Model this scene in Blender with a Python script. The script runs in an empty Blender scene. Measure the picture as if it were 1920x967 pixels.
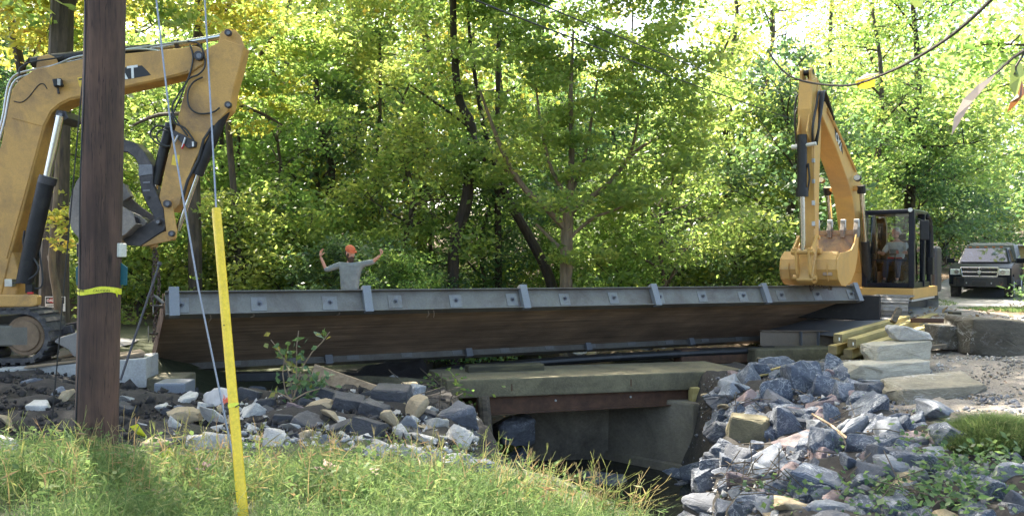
import bpy, bmesh, math, random
import numpy as np
from mathutils import Vector, Matrix, noise
R = math.radians
random.seed(7); rng = np.random.default_rng(7)
C = bpy.context.scene.collection
SC = bpy.context.scene
# ------------------------------------------------------------------ camera, sky, sun, exposure
F, EYE, CX, CY = 1500.0, 1.55, 960.0, 483.5
cam = bpy.data.cameras.new('camera'); cam.sensor_width = 36; cam.lens = 36 * F / 1920
cam.clip_start = 0.05; cam.clip_end = 2000
camo = bpy.data.objects.new('camera', cam); C.objects.link(camo)
camo.location = (0, 0, EYE); camo.rotation_euler = (R(90), 0, 0)
SC.camera = camo
SUN_EL, SUN_AZ = 52.0, -32.0            # azimuth: degrees to the right of straight ahead
w = bpy.data.worlds.new('World'); SC.world = w; w.use_nodes = True
sky = w.node_tree.nodes.new('ShaderNodeTexSky'); sky.sky_type = 'NISHITA'; sky.sun_disc = False
sky.sun_elevation = R(SUN_EL); sky.sun_rotation = R(SUN_AZ % 360); sky.dust_density = 4.0; sky.air_density = .8; sky.ozone_density = .5
bg = w.node_tree.nodes['Background']; bg.inputs[1].default_value = 0.15
w.node_tree.links.new(sky.outputs[0], bg.inputs[0])
sl = bpy.data.lights.new('sun', 'SUN'); sl.energy = 4.4; sl.angle = R(0.5); sl.color = (1, .93, .80)
so = bpy.data.objects.new('sun', sl); C.objects.link(so)
sd = Vector((math.sin(R(SUN_AZ)) * math.cos(R(SUN_EL)), math.cos(R(SUN_AZ)) * math.cos(R(SUN_EL)), math.sin(R(SUN_EL))))
so.rotation_euler = sd.to_track_quat('Z', 'Y').to_euler(); so.location = (0, 0, 40)
SC.view_settings.view_transform = 'Standard'; SC.view_settings.look = 'None'
SC.view_settings.exposure = 2.55; SC.view_settings.gamma = 1
SC.cycles.max_bounces = 8; SC.cycles.transparent_max_bounces = 12
SC.cycles.sample_clamp_indirect = 6

# ------------------------------------------------------------------ helpers
def P(px, py, Y):
    return Vector(((px - CX) * Y / F, Y, EYE - (py - CY) * Y / F))

def org(o):
    v = Vector((0, 0, 0))
    while o is not None:
        v += o.location; o = o.parent
    return v

def link(name, me, mat, parent=None, loc=None):
    o = bpy.data.objects.new(name, me); C.objects.link(o)
    if mat is not None:
        for m in (mat if isinstance(mat, (list, tuple)) else [mat]):
            me.materials.append(m)
    if parent is not None: o.parent = parent
    if loc is not None: o.location = loc
    return o

def tag(o, label=None, cat=None, group=None, kind=None):
    if label: o['label'] = label
    if cat: o['category'] = cat
    if group: o['group'] = group
    if kind: o['kind'] = kind
    return o

def thing(name, label, cat, loc=(0, 0, 0), group=None):
    o = bpy.data.objects.new(name, None); C.objects.link(o); o.location = loc
    o.empty_display_size = .2
    return tag(o, label, cat, group)

def dup(o, parent=None):
    c = o.copy(); C.objects.link(c)
    if parent is not None: c.parent = parent
    for ch in list(o.children): dup(ch, c)
    return c

class MB:
    squash = False
    def __init__(s, M=None):
        s.v = []; s.f = []; s.M = M
    def add(s, vs, fs):
        b = len(s.v)
        vs = [Vector(v) for v in vs]
        if s.squash: vs = [v if v.z < 3 else Vector((v.x, v.y, 3 + (v.z - 3) * .9)) for v in vs]
        s.v += [(s.M @ v) if s.M is not None else v for v in vs]
        s.f += [tuple(b + i for i in f) for f in fs]
        return s
    def obox(s, c, ax, ay, az):
        c, ax, ay, az = map(Vector, (c, ax, ay, az))
        vs = [c + i * ax + j * ay + k * az for i in (-1, 1) for j in (-1, 1) for k in (-1, 1)]
        return s.add(vs, [(0, 1, 3, 2), (4, 6, 7, 5), (0, 4, 5, 1), (2, 3, 7, 6), (0, 2, 6, 4), (1, 5, 7, 3)])
    def box(s, c, d, rz=0):
        x, y, z = d; a = math.cos(rz); b = math.sin(rz)
        return s.obox(c, (a * x / 2, b * x / 2, 0), (-b * y / 2, a * y / 2, 0), (0, 0, z / 2))
    def bar(s, a, b, wd, h, up=(0, 0, 1)):
        a, b, up = Vector(a), Vector(b), Vector(up)
        d = (b - a); l = d.length; d.normalize()
        sx = d.cross(up)
        if sx.length < 1e-4: sx = d.cross(Vector((1, 0, 0)))
        sx.normalize(); u = sx.cross(d)
        return s.obox((a + b) / 2, d * l / 2, sx * wd / 2, u * h / 2)
    def tube(s, pts, r, n=8, cap=True):
        pts = [Vector(p) for p in pts]
        rs = list(r) if hasattr(r, '__len__') else [r] * len(pts)
        vs = []; fs = []; prev = None
        for i, p in enumerate(pts):
            t = (pts[min(i + 1, len(pts) - 1)] - pts[max(i - 1, 0)]).normalized()
            if prev is None:
                prev = t.orthogonal().normalized()
            prev = (prev - t * prev.dot(t))
            if prev.length < 1e-6: prev = t.orthogonal()
            prev.normalize(); q = t.cross(prev)
            for k in range(n):
                a = 2 * math.pi * k / n
                vs.append(p + (prev * math.cos(a) + q * math.sin(a)) * rs[i])
        for i in range(len(pts) - 1):
            for k in range(n):
                k2 = (k + 1) % n
                fs.append((i * n + k, i * n + k2, (i + 1) * n + k2, (i + 1) * n + k))
        if cap:
            fs.append(tuple(range(n - 1, -1, -1))); b = (len(pts) - 1) * n
            fs.append(tuple(b + k for k in range(n)))
        return s.add(vs, fs)
    def prism(s, poly, ext):
        poly = [Vector(p) for p in poly]; e = Vector(ext); n = len(poly)
        fs = [tuple(range(n)), tuple(range(2 * n - 1, n - 1, -1))]
        fs += [((i + 1) % n, i, n + i, n + (i + 1) % n) for i in range(n)]
        return s.add(poly + [p + e for p in poly], fs)
    def shell(s, path, ext, th):
        # path polyline (list of Vector) extruded by ext, with thickness th given as per-point normal offsets
        n = len(path); path = [Vector(p) for p in path]; e = Vector(ext)
        ins = []
        for i in range(n):
            t = (path[min(i + 1, n - 1)] - path[max(i - 1, 0)]).normalized()
            ins.append(path[i] + t.cross(e.normalized()) * th)
        loop = path + ins[::-1]
        vs = loop + [p + e for p in loop]; m = 2 * n; fs = []
        for i in range(n - 1):
            fs.append((i, i + 1, m - 2 - i, m - 1 - i)); fs.append((m + i + 1, m + i, 2 * m - 1 - i, 2 * m - 2 - i))
        for i in range(m):
            j = (i + 1) % m; fs.append((j, i, m + i, m + j))
        return s.add(vs, fs)
    def ell(s, c, r, n=12, m=8, rot=None):
        c = Vector(c); r = (r, r, r) if not hasattr(r, '__len__') else r
        vs = [Vector((0, 0, r[2]))]; fs = []
        for i in range(1, m):
            th = math.pi * i / m
            for k in range(n):
                a = 2 * math.pi * k / n
                vs.append(Vector((r[0] * math.sin(th) * math.cos(a), r[1] * math.sin(th) * math.sin(a), r[2] * math.cos(th))))
        vs.append(Vector((0, 0, -r[2])))
        for k in range(n): fs.append((0, 1 + k, 1 + (k + 1) % n))
        for i in range(m - 2):
            for k in range(n):
                a = 1 + i * n + k; b = 1 + i * n + (k + 1) % n
                fs.append((a, a + n, b + n, b))
        b = 1 + (m - 2) * n
        for k in range(n): fs.append((b + k, len(vs) - 1, b + (k + 1) % n))
        if rot is not None: vs = [rot @ v for v in vs]
        return s.add([c + v for v in vs], fs)
    def disc(s, c, axis, r, t, n=20):
        c, a = Vector(c), Vector(axis).normalized()
        return s.tube([c - a * t / 2, c + a * t / 2], r, n)
    def mesh(s, name, o=Vector((0, 0, 0)), bevel=0, smooth=False, seg=1):
        me = bpy.data.meshes.new(name)
        me.from_pydata([v - o for v in s.v], [], s.f); me.update()
        bm = bmesh.new(); bm.from_mesh(me)
        bmesh.ops.recalc_face_normals(bm, faces=bm.faces)
        if bevel:
            es = [e for e in bm.edges if len(e.link_faces) == 2 and e.calc_face_angle(0) > R(28)]
            bmesh.ops.bevel(bm, geom=es, offset=bevel, segments=seg, profile=.6, affect='EDGES', clamp_overlap=True)
        bm.to_mesh(me); bm.free()
        if smooth:
            me.polygons.foreach_set('use_smooth', [True] * len(me.polygons))
            try: me.set_sharp_from_angle(angle=R(35))
            except Exception: pass
        return me
    def build(s, name, mat, parent=None, bevel=0, smooth=False, seg=1):
        if parent is not None: return link(name, s.mesh(name, org(parent), bevel, smooth, seg), mat, parent)
        o = sum(s.v, Vector()) / len(s.v); o.z = min(v.z for v in s.v)
        return link(name, s.mesh(name, o, bevel, smooth, seg), mat, None, o)

def np_mesh(name, V, Fc, attr=None, smooth=False):
    V = np.asarray(V, np.float32); Fc = np.asarray(Fc, np.int32); k = Fc.shape[1]
    me = bpy.data.meshes.new(name)
    me.vertices.add(len(V)); me.vertices.foreach_set('co', V.ravel())
    me.loops.add(Fc.size); me.loops.foreach_set('vertex_index', Fc.ravel())
    me.polygons.add(len(Fc)); me.polygons.foreach_set('loop_start', np.arange(len(Fc), dtype=np.int32) * k)
    try: me.polygons.foreach_set('loop_total', np.full(len(Fc), k, np.int32))
    except Exception: pass
    if attr is not None:
        for nm, a in attr.items():
            at = me.attributes.new(nm, 'FLOAT', 'POINT'); at.data.foreach_set('value', np.asarray(a, np.float32))
    if smooth: me.polygons.foreach_set('use_smooth', np.ones(len(Fc), bool))
    me.update(calc_edges=True); me.validate()
    return me

def text_mesh(txt, size, M, extrude=.002, bold=0):
    cu = bpy.data.curves.new('t', 'FONT'); cu.body = txt; cu.size = size; cu.extrude = extrude
    cu.align_x = 'CENTER'; cu.align_y = 'CENTER'; cu.offset = bold; cu.resolution_u = 3
    o = bpy.data.objects.new('t', cu); C.objects.link(o)
    dg = bpy.context.evaluated_depsgraph_get()
    me = bpy.data.meshes.new_from_object(o.evaluated_get(dg))
    bpy.data.objects.remove(o); bpy.data.curves.remove(cu)
    me.transform(M); return me

def add_text(name, txt, size, mat, parent, c, right, up, extrude=.003, bold=0, sx=1):
    r, u = Vector(right).normalized(), Vector(up).normalized(); n = r.cross(u)
    c = Vector(c) - org(parent)
    M = Matrix(((r.x * sx, u.x, n.x, c.x), (r.y * sx, u.y, n.y, c.y), (r.z * sx, u.z, n.z, c.z), (0, 0, 0, 1)))
    return link(name, text_mesh(txt, size, M, extrude, bold), mat, parent)

# ------------------------------------------------------------------ materials
def newmat(name):
    m = bpy.data.materials.new(name); m.use_nodes = True; nt = m.node_tree
    return m, nt, nt.nodes, nt.links, nt.nodes['Principled BSDF'], nt.nodes['Material Output']

def noise_n(nt, scale, detail=4, rough=.55, vec=None, dist=0):
    n = nt.nodes.new('ShaderNodeTexNoise'); n.inputs['Scale'].default_value = scale
    n.inputs['Detail'].default_value = detail; n.inputs['Roughness'].default_value = rough
    n.inputs['Distortion'].default_value = dist
    if vec is not None: nt.links.new(vec, n.inputs['Vector'])
    return n

def ramp_n(nt, fac, stops):
    r = nt.nodes.new('ShaderNodeValToRGB'); e = r.color_ramp.elements
    while len(e) < len(stops): e.new(.5)
    for el, (p, c) in zip(e, stops):
        el.position = p; el.color = (*c, 1) if len(c) == 3 else c
    nt.links.new(fac, r.inputs[0]); return r

def mapped(nt, sc=(1, 1, 1), rot=(0, 0, 0), kind='Object'):
    tc = nt.nodes.new('ShaderNodeTexCoord'); mp = nt.nodes.new('ShaderNodeMapping')
    mp.inputs['Scale'].default_value = sc; mp.inputs['Rotation'].default_value = rot
    nt.links.new(tc.outputs[kind], mp.inputs['Vector']); return mp.outputs[0]

def mixc(nt, fac, a, b, mode='MIX'):
    m = nt.nodes.new('ShaderNodeMix'); m.data_type = 'RGBA'; m.blend_type = mode
    for sock, v in ((m.inputs[0], fac), (m.inputs[6], a), (m.inputs[7], b)):
        if isinstance(v, (int, float)): sock.default_value = v
        elif isinstance(v, tuple): sock.default_value = (*v, 1) if len(v) == 3 else v
        else: nt.links.new(v, sock)
    return m.outputs[2]

def bump_n(nt, h, strength, dist, bsdf):
    b = nt.nodes.new('ShaderNodeBump'); b.inputs['Strength'].default_value = strength
    b.inputs['Distance'].default_value = dist
    nt.links.new(h, b.inputs['Height']); nt.links.new(b.outputs[0], bsdf.inputs['Normal'])

def pmat(name, base, rough=.6, metal=0, var=.25, scale=6, second=None, amt=(.42, .62), bump=.15, bscale=60, bdist=.01,
         spec=.5, sc=(1, 1, 1), obj_var=0, fine=.12, coat=0):
    m, nt, N, L, b, out = newmat(name)
    v = mapped(nt, sc)
    n1 = noise_n(nt, scale, 6, .65, v)
    lo = tuple(c * (1 - var) for c in base); hi = tuple(min(1, c * (1 + var)) for c in base)
    col = ramp_n(nt, n1.outputs[0], [(.3, lo), (.7, hi)]).outputs[0]
    if second is not None:
        n2 = noise_n(nt, scale * .6, 8, .7, v, .6)
        r2 = ramp_n(nt, n2.outputs[0], [(amt[0], (0, 0, 0)), (amt[1], (1, 1, 1))])
        col = mixc(nt, r2.outputs[0], col, second)
    n3 = noise_n(nt, bscale, 6, .7, v)
    if fine:
        r3 = ramp_n(nt, n3.outputs[0], [(.3, (1 - fine * 2,) * 3), (.7, (1 + fine,) * 3)])
        col = mixc(nt, 1.0, col, r3.outputs[0], 'MULTIPLY')
    if obj_var:
        oi = N.new('ShaderNodeObjectInfo')
        ro = ramp_n(nt, oi.outputs['Random'], [(0, (1 - obj_var, 1 - obj_var, 1 - obj_var * .9)), (1, (1 + obj_var,) * 3)])
        col = mixc(nt, 1.0, col, ro.outputs[0], 'MULTIPLY')
    L.new(col, b.inputs['Base Color'])
    b.inputs['Roughness'].default_value = rough; b.inputs['Metallic'].default_value = metal
    b.inputs['Specular IOR Level'].default_value = spec; b.inputs['Coat Weight'].default_value = coat
    if bump: bump_n(nt, n3.outputs[0], bump, bdist, b)
    return m

def leafmat(name, stops, tr=.55, trv=2.6, rough=.42, spec=.5, objv=.12):
    m, nt, N, L, b, out = newmat(name)
    at = N.new('ShaderNodeAttribute'); at.attribute_name = 'rnd'
    col = ramp_n(nt, at.outputs['Fac'], stops).outputs[0]
    oi = N.new('ShaderNodeObjectInfo')
    hs = N.new('ShaderNodeHueSaturation')
    mr = N.new('ShaderNodeMapRange'); mr.inputs[3].default_value = .5 - objv * .12; mr.inputs[4].default_value = .5 + objv * .12
    L.new(oi.outputs['Random'], mr.inputs[0]); L.new(mr.outputs[0], hs.inputs['Hue'])
    L.new(col, hs.inputs['Color'])
    L.new(hs.outputs[0], b.inputs['Base Color']); b.inputs['Roughness'].default_value = rough
    b.inputs['Specular IOR Level'].default_value = spec
    t = N.new('ShaderNodeBsdfTranslucent')
    br = N.new('ShaderNodeHueSaturation'); br.inputs['Value'].default_value = trv; br.inputs['Hue'].default_value = .495
    L.new(hs.outputs[0], br.inputs['Color']); L.new(br.outputs[0], t.inputs['Color'])
    mx = N.new('ShaderNodeMixShader'); mx.inputs[0].default_value = tr
    L.new(b.outputs[0], mx.inputs[1]); L.new(t.outputs[0], mx.inputs[2]); L.new(mx.outputs[0], out.inputs['Surface'])
    return m

def glassmat(name, tint=(.9, .95, .93), refl=.08, rough=.02):
    m, nt, N, L, b, out = newmat(name)
    N.remove(b)
    tr = N.new('ShaderNodeBsdfTransparent'); tr.inputs[0].default_value = (*tint, 1)
    gl = N.new('ShaderNodeBsdfGlossy'); gl.inputs['Roughness'].default_value = rough
    fr = N.new('ShaderNodeFresnel'); fr.inputs[0].default_value = 1.5
    mx = N.new('ShaderNodeMixShader')
    L.new(fr.outputs[0], mx.inputs[0]); L.new(tr.outputs[0], mx.inputs[1]); L.new(gl.outputs[0], mx.inputs[2])
    L.new(mx.outputs[0], out.inputs['Surface']); return m

MAT = {}
MAT['yellow'] = pmat('machine_yellow', (.57, .315, .085), .55, 0, .12, 2.6, (.17, .105, .06), (.44, .78), .10, 90, .003, obj_var=0)
MAT['yellow_new'] = pmat('fresh_machine_yellow', (.58, .33, .095), .45, 0, .09, 1.8, (.38, .24, .11), (.50, .8), .05, 90, .002, obj_var=0)
MAT['black'] = pmat('black_steel', (.017, .016, .017), .45, 0, .3, 8, (.05, .045, .04), (.55, .8), .06, spec=.35)
MAT['blackgloss'] = pmat('black_gloss_frame', (.009, .011, .018), .3, 0, .2, 5, bump=.01, spec=.25)
MAT['rubber'] = pmat('rubber', (.045, .042, .042), .75, 0, .3, 9, (.16, .14, .12), (.5, .72), .2, 60, .01)
MAT['hose'] = pmat('hose_rubber', (.025, .025, .026), .5, 0, .2, 9, bump=0)
MAT['chrome'] = pmat('chrome_rod', (.62, .6, .56), .18, 1, .05, 9, bump=0)
MAT['pipe'] = pmat('zinc_pipe', (.5, .5, .48), .35, .8, .1, 9, bump=0)
MAT['bucket'] = pmat('worn_bucket_steel', (.20, .17, .15), .55, .25, .25, 3, (.30, .25, .20), (.45, .7), .15, 40, .008)
MAT['dsteel'] = pmat('dark_forged_steel', (.045, .04, .042), .5, .1, .3, 5, (.12, .10, .09), (.5, .75), .12)
MAT['wornyellow'] = pmat('worn_yellow_inside', (.36, .24, .13), .5, .1, .2, 4, (.17, .13, .11), (.42, .62), .1)
MAT['panel'] = pmat('grey_girder_paint', (.165, .155, .130), .5, 0, .10, 2.5, (.085, .062, .046), (.43, .74), .12, 40, .004)
MAT['bracket'] = pmat('blue_grey_bracket_paint', (.19, .20, .215), .42, 0, .06, 3, bump=.03)
MAT['bolt'] = pmat('bolt_steel', (.16, .16, .17), .4, .5, .2, 20, bump=0)
MAT['concrete'] = pmat('old_concrete', (.165, .142, .082), .9, 0, .22, 1.6, (.065, .055, .035), (.42, .70), .5, 26, .03)
MAT['concrete_light'] = pmat('pale_concrete', (.40, .385, .35), .9, 0, .14, 2, (.26, .24, .20), (.5, .75), .3, 35, .015)
MAT['concrete_wall'] = pmat('stained_concrete', (.19, .162, .115), .92, 0, .28, .9, (.06, .05, .036), (.44, .72), .4, 22, .03)
MAT['rust'] = pmat('rusty_steel', (.085, .042, .022), .8, .1, .35, 6, (.13, .06, .035), (.5, .75), .25)
MAT['asphalt'] = pmat('road_asphalt', (.17, .165, .165), .9, 0, .16, .8, (.24, .23, .22), (.5, .75), .25, 120, .006)
MAT['wire'] = pmat('galvanised_wire', (.26, .27, .29), .4, .6, .12, 40, bump=0)
MAT['cable'] = pmat('black_cable', (.02, .02, .022), .6, 0, .1, 9, bump=0)
MAT['guard'] = pmat('yellow_plastic_guard', (.80, .55, .025), .42, 0, .10, 5, (.6, .40, .06), (.6, .85), .04)
MAT['chain'] = pmat('rusty_chain', (.09, .06, .045), .6, .5, .3, 30, bump=0)
MAT['white'] = pmat('white_enamel', (.75, .74, .70), .4, 0, .06, 6, bump=0)
MAT['red'] = pmat('red_enamel', (.50, .02, .02), .4, 0, .06, 6, bump=0)
MAT['ink'] = pmat('black_ink', (.015, .015, .015), .5, 0, .05, 6, bump=0)
MAT['sticker'] = pmat('yellow_sticker', (.75, .5, .04), .4, 0, .06, 6, bump=0)
MAT['teal'] = pmat('teal_marker', (.01, .10, .12), .45, 0, .1, 6, bump=0)
MAT['tape'] = pmat('caution_tape', (.75, .72, .04), .35, 0, .06, 8, bump=.0)
MAT['plastic'] = pmat('off_white_plastic', (.6, .58, .52), .4, 0, .06, 8, bump=.0)
MAT['skin'] = pmat('skin', (.50, .27, .19), .55, 0, .08, 9, bump=0, fine=.03)
MAT['skin2'] = pmat('ruddy_skin', (.50, .24, .17), .55, 0, .1, 12, bump=0, fine=.03)
MAT['shirt'] = pmat('grey_knit', (.20, .225, .225), .9, 0, .08, 6, bump=.3, bscale=14, bdist=.03)
MAT['shirt2'] = pmat('pale_tshirt', (.45, .46, .47), .9, 0, .07, 6, bump=.3, bscale=14, bdist=.03)
MAT['jeans'] = pmat('blue_jeans', (.035, .05, .10), .9, 0, .2, 9, bump=.2)
MAT['work_trousers'] = pmat('brown_work_trousers', (.12, .09, .06), .9, 0, .2, 9, bump=.2)
MAT['cap'] = pmat('orange_cap_cloth', (.58, .14, .06), .8, 0, .1, 12, bump=.1)
MAT['hair'] = pmat('dark_hair', (.05, .025, .015), .7, 0, .3, 30, bump=.4)
MAT['greyhair'] = pmat('grey_hair', (.55, .52, .48), .7, 0, .2, 30, bump=.4)
MAT['boot'] = pmat('boot_leather', (.10, .06, .035), .7, 0, .2, 9)
MAT['glass'] = glassmat('clear_cab_glass', (.92, .95, .94))
MAT['windscreen'] = pmat('truck_windscreen', (.02, .03, .05), .04, 0, .05, 3, bump=0, spec=.7)
MAT['truck'] = pmat('black_car_paint', (.006, .008, .015), .38, 0, .1, 3, bump=0, spec=.16)
MAT['lamp'] = pmat('headlamp_lens', (.62, .64, .64), .12, .2, .1, 6, bump=0)
MAT['orange'] = pmat('amber_lens', (.6, .16, .03), .25, 0, .05, 6, bump=0)
MAT['truckbumper'] = pmat('steel_bumper', (.025, .026, .032), .4, 0, .2, 6, (.14, .05, .03), (.55, .75), bump=.05)
MAT['fab'] = pmat('grey_cap_fibreglass', (.13, .135, .135), .5, 0, .1, 4, bump=0)
MAT['tan'] = pmat('tan_board', (.45, .33, .17), .7, 0, .1, 4, bump=.1)
MAT['silt'] = pmat('black_plastic_pipe', (.012, .012, .012), .5, 0, .2, 6, (.05, .045, .04), (.5, .8), bump=.1)

def woodmat(name, base, dark, axis=0, scale=2.5, stretch=16, bump=.3, contrast=(.35, .65), rough=.8, objv=.12):
    m, nt, N, L, b, out = newmat(name)
    sc = [stretch, stretch, stretch]; sc[axis] = 1
    v = mapped(nt, tuple(sc))
    n1 = noise_n(nt, scale, 8, .65, v, .3)
    col = ramp_n(nt, n1.outputs[0], [(contrast[0], dark), (contrast[1], base)]).outputs[0]
    n2 = noise_n(nt, 1.2, 4, .6, mapped(nt))
    r2 = ramp_n(nt, n2.outputs[0], [(.3, (.62, .62, .62)), (.7, (1.15, 1.12, 1.08))])
    col = mixc(nt, 1.0, col, r2.outputs[0], 'MULTIPLY')
    oi = N.new('ShaderNodeObjectInfo')
    ro = ramp_n(nt, oi.outputs['Random'], [(0, (1 - objv,) * 3), (1, (1 + objv,) * 3)])
    col = mixc(nt, 1.0, col, ro.outputs[0], 'MULTIPLY')
    L.new(col, b.inputs['Base Color']); b.inputs['Roughness'].default_value = rough
    bump_n(nt, n1.outputs[0], bump, .01, b)
    return m
MAT['deckwood'] = woodmat('laminated_deck_wood', (.50, .345, .235), (.27, .185, .125), 0, .8, 9, .12, (.30, .66))
MAT['pole'] = woodmat('creosoted_pole_wood', (.135, .076, .054), (.032, .019, .015), 2, 1.1, 9, .6, (.28, .70))
def pole_checks(m):
    nt = m.node_tree; N, L = nt.nodes, nt.links; b = N['Principled BSDF']; src = b.inputs['Base Color'].links[0].from_socket
    n1 = noise_n(nt, 3.0, 3, .5, mapped(nt, (14, 14, .35)), .4)                 # long drying checks
    r1 = ramp_n(nt, n1.outputs[0], [(.485, (1, 1, 1)), (.50, (.22, .2, .2)), (.515, (1, 1, 1))])
    vo = N.new('ShaderNodeTexVoronoi'); vo.inputs['Scale'].default_value = 1; L.new(mapped(nt, (6, 6, 2.2)), vo.inputs['Vector'])   # knots
    r2 = ramp_n(nt, vo.outputs['Distance'], [(.05, (.3, .27, .25)), (.16, (1, 1, 1))])
    n3 = noise_n(nt, 1.6, 5, .6, mapped(nt, (1, 1, .5))); r3 = ramp_n(nt, n3.outputs[0], [(.35, (.55, .52, .52)), (.65, (1.25, 1.2, 1.12))])
    c = mixc(nt, 1.0, mixc(nt, 1.0, mixc(nt, 1.0, src, r1.outputs[0], 'MULTIPLY'), r2.outputs[0], 'MULTIPLY'), r3.outputs[0], 'MULTIPLY')
    L.new(c, b.inputs['Base Color'])
pole_checks(MAT['pole'])
MAT['timber'] = woodmat('treated_timber', (.45, .37, .15), (.30, .23, .08), 0, 1.2, 14, .15, (.3, .7))
MAT['timber_end'] = pmat('timber_end_grain', (.20, .155, .075), .85, 0, .2, 14, bump=.2)
MAT['oldtimber'] = woodmat('weathered_timber', (.16, .125, .085), (.05, .04, .028), 0, 1.4, 14, .4)
MAT['mosswood'] = woodmat('mossy_dark_timber', (.085, .075, .035), (.022, .020, .012), 0, 1.4, 10, .5)
MAT['board'] = woodmat('bare_board', (.36, .27, .17), (.22, .15, .09), 0, 1.4, 14, .2)
MAT['bark'] = woodmat('grey_brown_bark', (.115, .09, .065), (.035, .028, .022), 2, 2.2, 7, .8)
MAT['bark_dark'] = woodmat('dark_bark', (.055, .04, .03), (.02, .015, .012), 2, 2.2, 7, .8)
MAT['bark_tan'] = woodmat('tan_bark', (.21, .165, .105), (.09, .07, .045), 2, 2.2, 6, .8)

def rockmat(name, base, vein, vamt=(.62, .70), var=.3, scale=2.2, objv=.22, rough=.8):
    m, nt, N, L, b, out = newmat(name)
    tc = N.new('ShaderNodeTexCoord'); oi = N.new('ShaderNodeObjectInfo')
    ad = N.new('ShaderNodeVectorMath'); ad.operation = 'MULTIPLY_ADD'
    ad.inputs[1].default_value = (1, 1, 1)
    cr = N.new('ShaderNodeVectorMath'); cr.operation = 'SCALE'; cr.inputs[0].default_value = (37, 53, 71)
    L.new(oi.outputs['Random'], cr.inputs['Scale'])
    L.new(tc.outputs['Object'], ad.inputs[0]); L.new(cr.outputs[0], ad.inputs[2])
    v = ad.outputs[0]
    n1 = noise_n(nt, scale, 8, .7, v)
    col = ramp_n(nt, n1.outputs[0], [(.28, tuple(c * (1 - var) for c in base)), (.72, tuple(c * (1 + var) for c in base))]).outputs[0]
    n2 = noise_n(nt, scale * 1.3, 6, .6, v, 1.8)
    r2 = ramp_n(nt, n2.outputs[0], [(.47, (0, 0, 0)), (.497, (1, 1, 1)), (.503, (1, 1, 1)), (.53, (0, 0, 0))])
    n4 = noise_n(nt, scale * .7, 2, .5, v)
    r4 = ramp_n(nt, n4.outputs[0], [(vamt[0] - .14, (0, 0, 0)), (vamt[1], (1, 1, 1))])
    fac = mixc(nt, 1.0, r2.outputs[0], r4.outputs[0], 'MULTIPLY')
    col = mixc(nt, fac, col, vein)
    n3 = noise_n(nt, 22, 6, .75, v)
    r3 = ramp_n(nt, n3.outputs[0], [(.3, (.72,) * 3), (.72, (1.18,) * 3)])
    col = mixc(nt, 1.0, col, r3.outputs[0], 'MULTIPLY')
    ro = ramp_n(nt, oi.outputs['Random'], [(0, (1 - objv, 1 - objv * .95, 1 - objv * .85)), (.6, (1, 1, 1)), (1, (1 + objv,) * 3)])
    col = mixc(nt, 1.0, col, ro.outputs[0], 'MULTIPLY')
    L.new(col, b.inputs['Base Color']); b.inputs['Roughness'].default_value = rough
    n5 = noise_n(nt, 7, 8, .7, v)
    bump_n(nt, n5.outputs[0], .6, .05, b)
    return m
MAT['riprap'] = rockmat('blue_grey_riprap', (.082, .094, .120), (.36, .37, .38), (.46, .60))
MAT['darkrock'] = rockmat('dark_slate_rock', (.075, .08, .095), (.30, .30, .30))
MAT['palerock'] = rockmat('pale_limestone', (.43, .41, .37), (.62, .60, .56), var=.38, objv=.12)
MAT['tanrock'] = rockmat('tan_sandstone', (.36, .28, .17), (.46, .40, .30), var=.25)
MAT['pinkrock'] = rockmat('reddish_stone', (.21, .155, .15), (.35, .3, .3))
MAT['bronzelit_steel'] = pmat('bronze_light_on_steel', (.24, .19, .135), .45, 0, .12, 3, bump=.05)  # warm bronze light on the short girder, painted into its colour
MAT['asphaltrock'] = rockmat('broken_asphalt', (.055, .055, .06), (.12, .12, .12), var=.35)
MAT['slabstone'] = rockmat('cut_slab_stone', (.38, .345, .27), (.44, .41, .35), var=.22, objv=.08)
MAT['dirtyslab'] = rockmat('dirty_slab_stone', (.22, .19, .135), (.42, .40, .36), (.5, .62), var=.5)
MAT['boulder'] = rockmat('dark_mossy_boulder', (.085, .072, .052), (.5, .49, .46), (.64, .72), var=.65, objv=.05)
MAT['palegrey'] = rockmat('pale_grey_rock', (.20, .21, .225), (.5, .5, .5))
m_, nt_, N_, L_, b_, o_ = newmat('orange_sprayed_stone')
nn = noise_n(nt_, 3.5, 5, .7, mapped(nt_)); tcx = N_.new('ShaderNodeTexCoord'); sx_ = N_.new('ShaderNodeSeparateXYZ'); L_.new(tcx.outputs['Object'], sx_.inputs[0])
ma = N_.new('ShaderNodeMath'); ma.operation = 'MULTIPLY_ADD'; ma.inputs[1].default_value = -.9; L_.new(sx_.outputs[1], ma.inputs[0]); L_.new(nn.outputs[0], ma.inputs[2])
rr_ = ramp_n(nt_, ma.outputs[0], [(.80, (0, 0, 0)), (.86, (1, 1, 1))])
L_.new(mixc(nt_, rr_.outputs[0], ramp_n(nt_, nn.outputs[0], [(.3, (.44, .40, .37)), (.7, (.6, .57, .53))]).outputs[0], (.75, .13, .06)), b_.inputs['Base Color']); b_.inputs['Roughness'].default_value = .85
MAT['orangerock'] = m_
MAT['dirt'] = pmat('dark_soil', (.027, .023, .021), .95, 0, .35, 5, (.08, .07, .06), (.5, .75), .5, 40, .03)

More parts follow.
